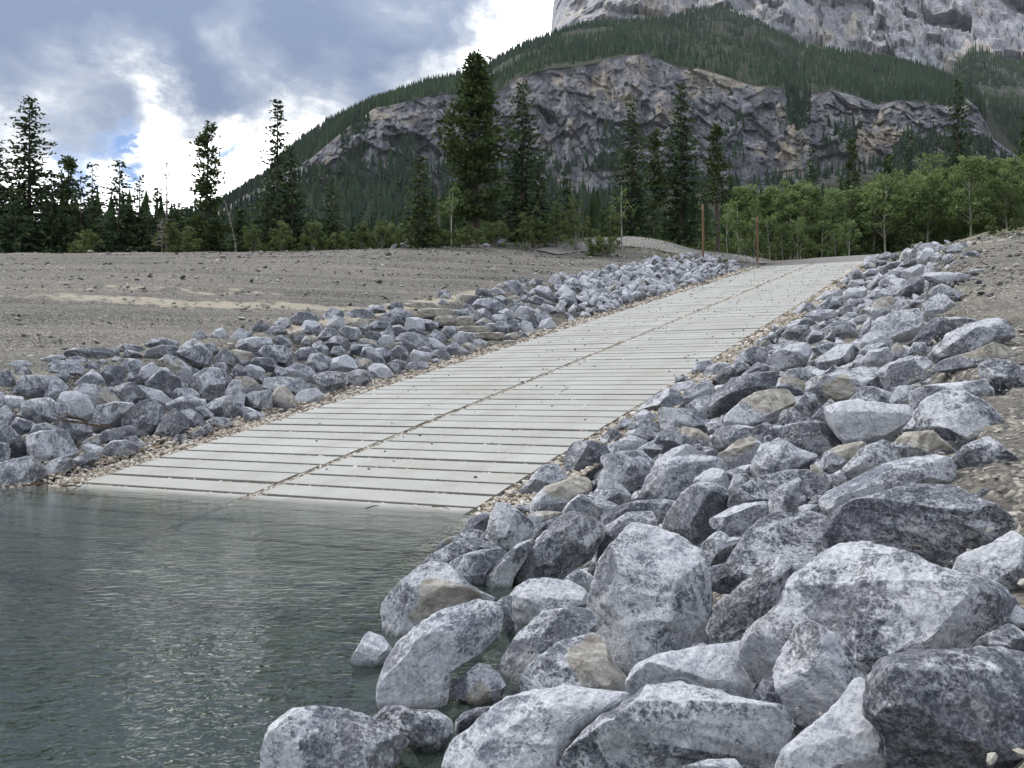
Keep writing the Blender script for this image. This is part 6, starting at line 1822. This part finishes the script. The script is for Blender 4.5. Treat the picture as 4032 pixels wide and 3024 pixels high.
    # shrubs along the crest
    sh = [("dark rounded willow shrub left of the rusty-topped spruce", c2(250), 63, 1385, 66, False), ("low willow shrub with dry twigs left of the flat rock", c2(120), 63, 1420, 55, False),
          ("broad willow shrub behind the flat grey rock", c2(400), 64, 1400, 60, False), ("low green shrub at the foot of the rusty-topped spruce", c2(640), 62, 1440, 60, False),
          ("low spreading shrub under the tallest pine", c2(820), 62.5, 1440, 62, False), ("shrub behind the large tan boulder", c2(1000), 63.5, 1400, 58, False),
          ("tall leafy willow left of the tallest bush", c2(1220), 63, 1330, 74, True), ("tallest willow bush with upright stems", c2(1530), 63, 1200, 82, True),
          ("feathery willow between the tallest bush and the tall spruce", c2(1400), 64, 1290, 56, True), ("pale green willow at the road end of the shrubs", c2(1745), 64, 1330, 62, True),
          ("low bright green shrub spilling onto the gravel by the path", c2(1690), 61.5, 1500, 60, False), ("leafy shrub at the foot of the slender left spire", c1(1830), 62, 1420, 62, False),
          ("low shrub beside the leaning dead snag", c1(1640), 62, 1440, 50, False), ("shrub between the slender spire and the yellowish spruce", c1(2030), 62, 1400, 52, True),
          ("low dull green shrub right of the nearly bare spruce", c1(1200), 62, 1440, 56, False), ("grey-green shrub at the foot of the nearly bare spruce", c1(1080), 62, 1390, 50, True),
          ("low shrub under the narrow left spruces", c1(560), 62, 1450, 60, False), ("grassy shrub at the right edge of the yellowish spruce", c1(2185), 61.5, 1480, 46, False)]
    for i, (lab, px, Y, ty, w, tall) in enumerate(sh):
        place_tree("willow_shrub", lab, "shrub", px, Y, ty * q, shrub(400 + i, w, tall=tall, clumps=16 if tall else 22))
    # small shrubs on the berm at the right
    for i, (lab, px, Y, ty) in enumerate([("small dark shrub on the soil berm", c3(2020), 66, 1420), ("grassy tuft shrub at the right end of the berm", c3(2160), 66, 1490)]):
        place_tree("willow_shrub", lab, "shrub", px, Y, ty * q, shrub(450 + i, 26, clumps=10, stems=5))


ASPEN_LABELS = [
    "aspen beside the open pine, first of the stand on that side", "short aspen second in the stand, in front of a taller gap", "rounded aspen left of the narrow spruce spire, its top level with the cliff foot",
    "aspen just left of the narrow spruce spire in the stand", "wide aspen under the narrow spruce spire", "low aspen with forked pale trunk just right of the narrow spruce spire",
    "aspen with a slanting pale trunk left of the round-topped pine", "aspen directly in front of the round-topped pine", "low aspen right of the round-topped pine",
    "aspen between the round-topped pine and the low pine crown", "full bright aspen in front of the low pine crown", "aspen right below the low pine crown",
    "aspen at the foot of the small dark spire", "aspen just right of the small dark spire", "tallest rounded aspen between the small dark spire and the drooping spruce",
    "aspen under the left branches of the drooping spruce", "aspen directly in front of the drooping spruce", "bright aspen under the right branches of the drooping spruce",
    "first bright aspen right of the drooping spruce", "second bright aspen right of the drooping spruce", "third bright aspen right of the drooping spruce", "bright aspen last but one before the right edge", "bright aspen cut off by the right edge"]
plant_all()


def make_woods():
    """the mass of the wood behind the single trees"""
    R = np.random.default_rng(42)
    A = Acc()

    def low_conifer(x, y, z, h, r, n=13):
        for k in range(n):
            f = k / n
            zz = z + h * (0.04 + 0.9 * f)
            m = 9
            th = R.uniform(0, 6.283) + np.arange(m) * 6.283 / m
            rr = r * (1 - f) ** 0.85 * R.uniform(0.45, 1.35, m) + 0.10
            tipz = zz + h / n * 2.0
            v = [(x, y, tipz)]
            for t_, q_ in zip(th, rr):
                v.append((x + math.cos(t_) * q_, y + math.sin(t_) * q_, zz - 0.18 * q_))
                v.append((x + math.cos(t_ + .32) * q_ * .3, y + math.sin(t_ + .32) * q_ * .3, zz + .25 * h / n))
            f3 = [(0, 1 + i, 1 + (i + 1) % (2 * m)) for i in range(2 * m)]
            A.add(v, f3, rnd=np.full(len(v), np.clip(R.normal(.45, .18), 0, 1)))
    for i in range(330):
        Y = R.uniform(74, 150)
        lo, hi = -0.62, 0.62
        u = R.uniform(lo, hi)
        if u < 0.18 and Y < 78:
            Y += 8
        if u > 0.16:
            Y = R.uniform(104, 170)
        x = u * Y
        z = float(surf_xy(x, Y))
        top = 0.225 if u < 0.16 else 0.235
        if -0.36 < u < -0.10:
            top = 0.200
        h = max(2.5, (CAM_Z + top * Y - z) * R.uniform(0.62, 1.0))
        low_conifer(x, Y, z - .2, h, h * R.uniform(.15, .22))
    for i in range(95):                              # a closed band of young conifers along the gravel crest
        u = R.uniform(-0.58, -0.02)
        Y = R.uniform(67, 80)
        x = u * Y
        z = float(surf_xy(x, Y))
        top = np.interp(u, [-0.58, -0.42, -0.30, -0.16, -0.02], [0.225, 0.215, 0.205, 0.190, 0.185])
        h = max(2.0, (CAM_Z + top * Y - z) * R.uniform(0.50, 1.0))
        V_, F_, A_, lb = conifer_crown(R, h, h * R.uniform(.15, .23), .1 * h, int(h * 2.6) + 6, 7, .75, .15, .42, .8, .3)
        A.add(V_ + np.array([x, Y, z - .2]), F_, rnd=A_)
    link("woods", A.mesh("woods", M_SPRUCE, False), kind='stuff', label="dark conifer wood behind the single trees on the valley floor")
    # undergrowth that closes the stand below the crowns
    cs, rs = [], []
    for i in range(420):
        Y = R.uniform(88, 112)
        u = R.uniform(0.16, 0.62)
        x = u * Y
        cs.append(np.array([x, Y, float(surf_xy(x, Y)) + R.uniform(0.3, 3.2)]))
        rs.append(R.uniform(0.6, 1.3))
    v, f, a = leaf_cloud(R, cs, rs, 40, 0.2)
    link("undergrowth", build_mesh("undergrowth", v, f, M_SHRUB, {'rnd': a * 0.45}, False), kind='stuff', label="dark undergrowth filling the aspen stand")
    # grass on the hump by the road and on the berm
    n = 9000
    T = np.concatenate([R.uniform(50, 66, n), R.uniform(55, 68, n // 2)])
    L = np.concatenate([-R.uniform(1.2, 14, n), WID + R.uniform(2.0, 18, n // 2)])
    keep = R.uniform(0, 1, len(T)) < np.clip(0.5 + 0.9 * vnoise(np.c_[T * .35, L * .35, 0 * T], 8), 0, 1)
    T, L = T[keep], L[keep]
    x, y = to_xy(T, L)
    z = surf(T, L) - .06
    m = len(x)
    th = R.uniform(0, 6.283, m)
    hh = R.uniform(.10, .30, m)
    w = R.uniform(.02, .05, m)
    dx, dy = np.cos(th) * w, np.sin(th) * w
    lx, ly = R.normal(0, .1, m), R.normal(0, .1, m)
    v = np.stack([np.c_[x - dx, y - dy, z], np.c_[x + dx, y + dy, z], np.c_[x + lx, y + ly, z + hh]], 1).reshape(-1, 3)
    f = np.arange(m)[:, None] * 3 + np.array([[0, 1, 2]])
    link("grass", build_mesh("grass", v, f, M_GRASS, {'rnd': np.repeat(R.uniform(0, 1, m), 3)}, False), kind='stuff', label="thin grass on the soil around the top of the ramp")


make_woods()

# ---------------------------------------------------------------- the mountain
KW = 4032 / 2212.0                                     # profile heights below were read off a 2212 px wide print of the photograph


def elev(y):
    return (1540 - KW * np.asarray(y, float)) / FPX


def curve(pts):
    a = np.array(pts, float)
    return lambda x: np.interp(x, a[:, 0], a[:, 1])


RIDGE = curve([(200, 528), (300, 510), (480, 447), (560, 407), (600, 352), (635, 317), (693, 277), (737, 257), (804, 230), (924, 184), (977, 174), (1047, 143), (1124, 100), (1190, 78), (1237, 56), (1300, 51),
               (1370, 50), (1437, 40), (1500, 24), (1560, 8), (1600, 20), (1651, 53), (1741, 100), (1808, 111), (1908, 124), (1995, 144), (2055, 168), (2110, 205), (2160, 262), (2212, 332), (2400, 402), (2700, 420)])
CTOP = curve([(200, 530), (300, 513), (480, 450), (600, 378), (650, 354), (667, 344), (693, 324), (737, 286), (764, 263), (790, 247), (804, 234), (864, 221), (951, 201), (994, 204), (1030, 207), (1057, 213), (1121, 166),
              (1187, 146), (1237, 142), (1284, 135), (1324, 122), (1397, 115), (1424, 125), (1475, 149), (1508, 145), (1585, 169), (1631, 185), (1688, 189), (1705, 203), (1725, 228), (1738, 199), (1801, 194), (1848, 205),
              (1898, 225), (1941, 215), (2008, 222), (2055, 229), (2091, 212), (2115, 232), (2130, 262), (2150, 300), (2212, 345), (2400, 410), (2700, 425)])
CBOT = curve([(200, 533), (300, 516), (480, 455), (600, 412), (650, 396), (737, 388), (870, 404), (1000, 416), (1070, 420), (1181, 398), (1304, 418), (1400, 404), (1508, 388), (1608, 396), (1708, 386), (1808, 370),
              (1908, 353), (2008, 338), (2141, 333), (2212, 350), (2400, 415), (2700, 430)])


def mountain_profiles(x):
    yt, yr = CTOP(x), RIDGE(x)
    yb = np.maximum(CBOT(x), yt + 2)
    yr = np.minimum(yr, yt - 2)
    d0 = np.full_like(x, 560.0)
    z0 = np.full_like(x, 8.0)
    db = np.full_like(x, 900.0)
    dt = db + 25 + 0.28 * (yb - yt)
    dr = dt + 30 + 5.6 * (yt - yr)
    zb, zt, zr = CAM_Z + elev(yb) * db, CAM_Z + elev(yt) * dt, CAM_Z + elev(yr) * dr
    return [(d0, z0), (db, zb), (dt, zt), (dr, zr), (dr + 260, zr - 90)]


def loft(xs, prof, counts):
    """rows between successive profile lines; returns X, D(=Y), Z grids (rows, cols) and the band number of each row"""
    rows, band, frac = [], [], []
    for k, n in enumerate(counts):
        for u in np.linspace(0, 1, n, endpoint=(k == len(counts) - 1)):
            d = prof[k][0] * (1 - u) + prof[k + 1][0] * u
            z = prof[k][1] * (1 - u) + prof[k + 1][1] * u
            rows.append((d, z))
            band.append(k)
            frac.append(u)
    D = np.array([r[0] for r in rows])
    Z = np.array([r[1] for r in rows])
    X = (xs * KW - 2016)[None] / FPX * D
    return X, D, Z, np.array(band), np.array(frac)


def grid_faces(r, c):
    i = np.arange(r - 1)[:, None] * c
    j = np.arange(c - 1)[None]
    return np.stack([i + j, i + j + 1, i + c + j + 1, i + c + j], -1).reshape(-1, 4)


FAR_TREES = []


def make_mountain():
    xs = np.arange(200, 2702, 2.8)
    prof = mountain_profiles(xs)
    X, D, Z, band, fr = loft(xs, prof, [12, 112, 22, 4])
    p = np.stack([X, D, Z], -1).reshape(-1, 3)
    w = np.where(band == 1, np.sin(np.pi * np.clip(fr, 0, 1)) ** 0.45, 0.0)[:, None] * np.ones_like(X)
    thick = np.clip((CBOT(xs) - CTOP(xs)) / 60, 0, 1)[None]
    q = p * np.array([1, 1, 0.35])
    rot = np.array([[.86, 0, -.5], [0, 1, 0], [.5, 0, .86]])
    pr_ = p @ rot
    wv = p + 4 * np.c_[fbm(p * .03, 2, 61), fbm(p * .03, 2, 62), fbm(p * .03, 2, 63)]
    n = worley(wv @ rot * np.array([.022, .022, .013]), 3).reshape(X.shape) * 13 + worley(wv @ rot * np.array([.062, .062, .030]), 9).reshape(X.shape) * 10
    n += worley(wv * np.array([.15, .15, .09]), 15).reshape(X.shape) * 5 + ridged(p * np.array([.045, .02, .008]), 4, 8).reshape(X.shape) * 6
    led = 0.0
    butt = fbm(np.c_[p[:, 0] * 0.006, p[:, 2] * 0.003, 0 * p[:, 0]], 3, 55).reshape(X.shape) * 14
    D2 = D - (n + led + butt) * w * thick
    X = X * D2 / D
    rough = np.where(np.isin(band, (0, 2)), 1.0, 0.0)[:, None]
    Zr = Z + rough * 5 * fbm(p * 0.02, 3, 12).reshape(X.shape) * np.sin(np.pi * fr)[:, None]
    v = np.stack([X, D2, Zr], -1).reshape(-1, 3)
    VEG = (np.where(np.isin(band, (0, 2, 3)), 0.62, np.where(band == 1, 0.42 * smooth(0.16 - fr, 0, .16), 0))[:, None] * np.ones_like(X)).ravel()
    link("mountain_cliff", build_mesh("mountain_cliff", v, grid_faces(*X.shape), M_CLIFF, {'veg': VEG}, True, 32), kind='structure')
    # where trees stand on it
    R = np.random.default_rng(8)

    def sample(k, n, u0, u1, x0, x1, hmin, hmax, thresh=-1.0, fq=0.012, seed=1, shade=0.4):
        x = R.uniform(x0, x1, n)
        u = R.uniform(u0, u1, n)
        pr = mountain_profiles(x)
        d = pr[k][0] * (1 - u) + pr[k + 1][0] * u
        z = pr[k][1] * (1 - u) + pr[k + 1][1] * u
        X_ = (x * KW - 2016) / FPX * d
        ok = vnoise(np.c_[X_ * fq, d * fq, z * fq], seed) > thresh
        if k == 1:
            d = d - 14
        m = ok.sum()
        FAR_TREES.append(np.c_[X_[ok], d[ok], z[ok] - 1.0, R.uniform(hmin, hmax, m), np.clip(R.normal(shade, .16, m) + .2 * vnoise(np.c_[X_[ok], d[ok], z[ok]] * .006, 71), 0, 1)])
    sample(2, 8200, 0.0, 1.0, 640, 2130, 5, 17, -0.6, .009, 2, .5)
    sample(2, 1500, 0.85, 1.0, 460, 2130, 9, 16, -0.6, .012, 5, .42)
    sample(2, 1500, 0.0, 1.0, 240, 830, 10, 17, -1, .012, 5, .3)
    sample(0, 4200, 0.45, 1.0, 220, 2200, 11, 19, -0.5, .012, 6, .28)
    sample(1, 900, 0.0, 0.22, 640, 2130, 8, 15, -0.1, .012, 7, .28)
    for x0, x1, u0, u1, m in ((1692, 1742, .55, 1.0, 110), (740, 800, .3, 1.0, 90), (840, 900, .0, .5, 80), (1010, 1060, .2, 1.0, 60), (1290, 1340, .15, .45, 40), (1440, 1480, .1, .4, 26), (1770, 1850, .3, .55, 34),
                              (1930, 2010, .1, .4, 26), (1560, 1600, .1, .6, 22), (1100, 1130, .1, .3, 18), (960, 1000, .15, .4, 30)):
        sample(1, m, u0, u1, x0, x1, 8, 15, -1, .01, 9, .25)


def make_peak():
    xs = np.concatenate([np.linspace(1189, 1194, 6), np.arange(1196, 2720, 4.0)])
    n = len(xs)
    top = curve([(1189, 70), (1191, 60), (1194, 22), (1198, -10), (1215, -70), (1260, -140), (1400, -250), (1600, -330), (1850, -390), (2150, -360), (2400, -300), (2720, -260)])(xs)
    bot = np.minimum(np.maximum(RIDGE(xs) + 20, 95), 175)
    d0, d1 = np.full(n, 1760.0), 2050 + 0.5 * (xs - 1189)
    mid = bot * 0.45 + top * 0.55 + 20 * np.sin(xs / 60)
    prof = [(d0 - 100, CAM_Z + elev(bot + 60) * (d0 - 100)), (d0, CAM_Z + elev(bot) * d0), (d0 * .45 + d1 * .55, CAM_Z + elev(mid) * (d0 * .45 + d1 * .55)), (d1, CAM_Z + elev(top) * d1), (d1 + 500, CAM_Z + elev(top) * d1 - 150)]
    prof[0] = (prof[0][0], prof[0][1])
    X, D, Z, band, fr = loft(xs, prof, [3, 46, 40, 5])
    p = np.stack([X, D, Z], -1).reshape(-1, 3)
    edge = smooth(xs, 1196, 1290)[None]
    rot = np.array([[.9, 0, .43], [0, 1, 0], [-.43, 0, .9]])
    wv = p + 22 * np.c_[fbm(p * .012, 2, 61), fbm(p * .012, 2, 62), fbm(p * .012, 2, 63)]
    g = worley(wv @ rot * np.array([.0065, .0065, .0045]), 31).reshape(X.shape) * 52 + worley(wv @ rot * np.array([.019, .019, .012]), 37).reshape(X.shape) * 34
    g += worley(wv * np.array([.05, .05, .03]), 43).reshape(X.shape) * 12 + ridged(p * np.array([.008, .008, .004]), 4, 31).reshape(X.shape) * 16
    w = np.where(band == 0, 0.2, 1.0)[:, None]
    D2 = D - g * w * (0.15 + 0.85 * edge)
    X2 = X * D2 / D
    v = np.stack([X2, D2, Z], -1).reshape(-1, 3)
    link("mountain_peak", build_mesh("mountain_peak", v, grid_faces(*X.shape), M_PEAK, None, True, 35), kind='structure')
    R = np.random.default_rng(18)
    # stunted trees along the lower edge of the bare rock
    m = 420
    k = R.integers(0, n, m)
    u = R.uniform(0, 1, m) ** 2.2 * 0.55
    x = xs[k]
    d = prof[1][0][k] * (1 - u) + prof[2][0][k] * u - 30
    z = prof[1][1][k] * (1 - u) + prof[2][1][k] * u
    X_ = (x * KW - 2016) / FPX * d
    ok = (vnoise(np.c_[X_, d, z] * .006, 4) > 0.10) & (x > 1350)
    FAR_TREES.append(np.c_[X_[ok], d[ok], z[ok], R.uniform(7, 13, ok.sum()), np.clip(R.normal(.45, .15, ok.sum()), 0, 1)])


def make_slope():
    xs = np.arange(2030, 2760, 5.0)
    top = curve([(2030, 260), (2050, 205), (2070, 140), (2110, 98), (2150, 118), (2212, 138), (2300, 100), (2500, 60), (2760, 40)])(xs)
    n = len(xs)
    d0, d1, d2 = np.full(n, 620.0), np.full(n, 1020.0), 1150 + 2.6 * (345 - top)
    prof = [(d0, np.full(n, 8.0)), (d1, CAM_Z + elev(np.full(n, 338.0)) * d1), (d2, CAM_Z + elev(top) * d2), (d2 + 300, CAM_Z + elev(top) * d2 - 160)]
    X, D, Z, band, fr = loft(xs, prof, [8, 40, 4])
    p = np.stack([X, D, Z], -1).reshape(-1, 3)
    Z = Z + (14 * fbm(p * .008, 4, 3)).reshape(X.shape) * np.sin(np.pi * np.clip(fr, 0, 1))[:, None]
    v = np.stack([X, D, Z], -1).reshape(-1, 3)
    link("wooded_slope", build_mesh("wooded_slope", v, grid_faces(*X.shape), M_CLIFF, {'veg': np.full(X.size, 0.55)}), kind='structure')
    R = np.random.default_rng(28)
    m = 5200
    k = R.integers(0, n, m)
    u = R.uniform(0, 1, m)
    d = prof[1][0][k] * (1 - u) + prof[2][0][k] * u
    z = prof[1][1][k] * (1 - u) + prof[2][1][k] * u
    X_ = (xs[k] * KW - 2016) / FPX * d
    ok = vnoise(np.c_[X_, d, z] * .010, 14) > -0.45 - 0.5 * (1 - u)
    hz = 0.45 + 0.3 * vnoise(np.c_[X_, d, z] * .012, 15)
    FAR_TREES.append(np.c_[X_[ok], d[ok], z[ok], R.uniform(10, 19, ok.sum()), np.clip(hz[ok] + R.normal(0, .14, ok.sum()), 0, 1)])


def make_far_forest():
    T = np.vstack(FAR_TREES)
    R = np.random.default_rng(61)
    n = len(T)
    tiers, m = 3, 5
    V, F = [], []
    base = np.arange(n) * tiers * (m + 1)
    h = T[:, 3]
    r = h * R.uniform(0.13, 0.21, n)
    for k in range(tiers):
        f = k / tiers
        th = R.uniform(0, 6.283, n)[:, None] + np.arange(m)[None] * 6.283 / m
        rr = r[:, None] * (1 - f) * R.uniform(0.6, 1.25, (n, m))
        zz = T[:, 2] + h * (0.06 + 0.80 * f)
        ap = np.c_[T[:, 0], T[:, 1], zz + h * (0.50 if k < tiers - 1 else 0.42)]
        ring = np.stack([T[:, 0, None] + np.cos(th) * rr, T[:, 1, None] + np.sin(th) * rr, (zz[:, None] - 0.02 * h[:, None] * R.uniform(0, 2, (n, m)))], -1)
        V.append(np.concatenate([ap[:, None], ring], 1))
        i = np.arange(m)
        F.append((base + k * (m + 1))[:, None, None] + np.stack([0 * i, 1 + i, 1 + (i + 1) % m], -1)[None])
    v = np.concatenate(V, 1).reshape(-1, 3)
    f = np.concatenate([x.reshape(-1, 3) for x in F])
    a = np.repeat(T[:, 4], tiers * (m + 1))
    link("mountain_forest", build_mesh("mountain_forest", v, f, M_FAR, {'rnd': a}, False), kind='stuff', label="dark conifer forest covering the ledges and slopes of the mountain")


make_mountain()
make_peak()
make_slope()
make_far_forest()


# ---------------------------------------------------------------- small things
def at_height(px, py, z):
    d = px_dir(px, py)
    s = (z - CAM_Z) / d[2]
    return np.array([d[0] * s, d[1] * s, z])


def make_small():
    R = np.random.default_rng(91)
    # two timber posts beside the road
    for lab, px, top, Y, r in (("taller weathered timber post, in front of the tall dark spruces", 2769, 800, 67.5, .085), ("shorter timber post at the edge of the aspens beside the asphalt", 2983, 849, 75, .095)):
        x = (px - 2016) / FPX * Y
        zg = float(surf_xy(x, Y))
        d = px_dir(px, top)
        h = CAM_Z + d[2] / d[1] * Y - zg
        root = link("timber_post", None, None, (x, Y, zg - .1), label=lab, category="post", group="timber posts beside the road")
        zz = np.linspace(0, h, 7)
        v, f = tube(np.c_[0.015 * np.sin(zz), 0 * zz, zz], r * (1 - .06 * zz / h), 12)
        n = len(v)
        cap = np.array([[n - 12 + k, n - 12 + (k + 1) % 12, n] for k in range(12)])
        v = np.vstack([v, [0.0, 0.0, h + .02]])
        link("shaft", build_mesh("shaft", v, [f, cap], M_POST), root)
        bv, bf = tube(np.array([[0, 0, h * .86], [0, 0, h * .86 + .05]]), r * 1.05, 12)
        link("steel_band", build_mesh("steel_band", bv, bf, M_BLACK), root)
    # black steel handrail by the second post
    Y = 76.5
    x = (2968 - 2016) / FPX * Y
    zg = float(surf_xy(x, Y))
    root = link("handrail", None, None, (x, Y, zg), label="low black steel handrail sloping down beside the shorter timber post", category="handrail")
    for k, (dx, hh) in enumerate(((0.0, 1.15), (-0.62, 0.75), (-1.25, 0.45))):
        v, f = tube(np.array([[dx, 0, -.2], [dx, 0, hh]]), .045, 8)
        link("rail_post", build_mesh("rail_post", v, f, M_BLACK), root)
    for off in (0.0, -0.28):
        v, f = tube(np.array([[0.05, 0, 1.12 + off], [-1.3, 0, 0.45 + off]]), .03, 8)
        link("rail_bar", build_mesh("rail_bar", v, f, M_BLACK), root)
    # tangle of dead brush caught among the stones across the ramp
    C, M, loc, px, dist = site(np.array([[204, 1640], [330, 1650], [513, 1728], [400, 1700]], float), 0.2)
    eye = np.array([0, 0, CAM_Z])
    C = C + (eye - C) / dist * 0.55
    A = Acc()
    ends = [((204, 1636), (400, 1680)), ((225, 1655), (420, 1690)), ((235, 1650), (470, 1712)), ((240, 1628), (385, 1672)), ((300, 1640), (480, 1735)), ((330, 1665), (512, 1725)), ((350, 1660), (400, 1655)),
            ((245, 1668), (330, 1652)), ((380, 1690), (450, 1700)), ((430, 1700), (500, 1740)), ((290, 1630), (300, 1665)), ((480, 1720), (512, 1716)), ((225, 1640), (300, 1668)), ((340, 1672), (440, 1712))]
    def on_plane(p):
        e = px_dir(*p)
        e = e / np.linalg.norm(e)
        nrm = (eye - C) / np.linalg.norm(eye - C)
        return eye + e * (((C - eye) @ nrm) / (e @ nrm))
    for a, b in ends:
        p, q = on_plane(a), on_plane(b)
        mid = (p + q) / 2 + R.normal(0, .06, 3) + np.array([0, 0, .04])
        tv, tf = tube(np.array([p, mid, q]), [R.uniform(.006, .012), .010, .004], 4)
        A.add(tv - C, tf)
    link("dry_brush", A.mesh("dry_brush", M_TWIG), None, C, label="tangle of dry reddish brown twigs caught on the rocks below the bright white boulder", category="brush")
    # sticks left at the waterline and on the planks
    st = [("dark flat stick on the gravel at the far waterline corner", (243, 1914), (318, 1916), .07, .016, M_TWIG), ("pale curved stick half in the water at the far waterline corner", (268, 1933), (346, 1903), .05, .013, M_DEAD),
          ("brown root lying along the far waterline gravel", (95, 1912), (200, 1902), .08, .014, M_TWIG), ("thin forked twig on the lowest dry plank of the near column", (1440, 2002), (1492, 1992), .06, .008, M_TWIG),
          ("small dark twig in the wet joint of the near column", (1700, 1995), (1770, 2005), .06, .008, M_TWIG), ("short grey stick on the planks by the dark cracked block", (2207, 1759), (2240, 1752), .36, .009, M_DEAD),
          ("black piece put in for a dark gap on the far gravel strip", (411, 1830), (462, 1818), .32, .022, M_TWIG)]  # the last piece is added to stand in for a dark gap
    for lab, a, b, z, r, m in st:
        p, q = at_height(*a, z), at_height(*b, z)
        if 'gravel strip' in lab or 'by the dark' in lab:
            pm = [np.array([(v_[0]), v_[1], 0]) for v_ in (p, q)]
        mid = (p + q) / 2 + np.array([0.02, 0.03, .015])
        pts = np.array([p, p * .6 + mid * .4, mid, q])
        for k in range(4):
            pts[k, 2] = max(pts[k, 2], float(surf_xy(pts[k, 0], pts[k, 1])) + r)
        tv, tf = tube(pts - p, [r, r * 1.1, r, r * .5], 6)
        link("stick", build_mesh("stick", tv, tf, m), None, p, label=lab, category="stick")
    # a yellow leaf on the far gravel strip
    p = site(np.array([[612, 1760], [624, 1758], [626, 1768], [614, 1770]], float), 0.3)[0]
    v = np.array([(-.05, 0, 0), (0, -.03, .012), (.055, 0, 0.004), (0, .03, .012), (0, 0, .02)])
    f = np.array([(0, 1, 4), (1, 2, 4), (2, 3, 4), (3, 0, 4)])
    M_LEAF = mat_plain("yellow_leaf", (0.45, 0.26, 0.03), (0.62, 0.40, 0.06), 20)
    link("fallen_leaf", build_mesh("fallen_leaf", v, f, M_LEAF), None, p + np.array([0, 0, .03]), label="single yellow fallen leaf on the far gravel strip", category="leaf")


make_small()


# ---------------------------------------------------------------- mountain air
def make_haze():
    m, N, out = new_mat("mountain_air")
    vol = N.n('ShaderNodeVolumePrincipled', {'Color': (0.86, 0.92, 1.0, 1), 'Density': HAZE, 'Anisotropy': 0.1})
    N.t.links.new(vol.outputs[0], out.inputs['Volume'])
    x0, x1, y0, y1, z0, z1 = -2900, 2900, -2900, 4300, -6.0, 1750
    v = [(x0, y0, z0), (x1, y0, z0), (x1, y1, z0), (x0, y1, z0), (x0, y0, z1), (x1, y0, z1), (x1, y1, z1), (x0, y1, z1)]
    f = [(3, 2, 1, 0), (4, 5, 6, 7), (0, 1, 5, 4), (1, 2, 6, 5), (2, 3, 7, 6), (3, 0, 4, 7)]
    link("haze", build_mesh("haze", v, np.array(f), m, smooth_shade=False), kind='stuff')


HAZE = 0.00003
make_haze()
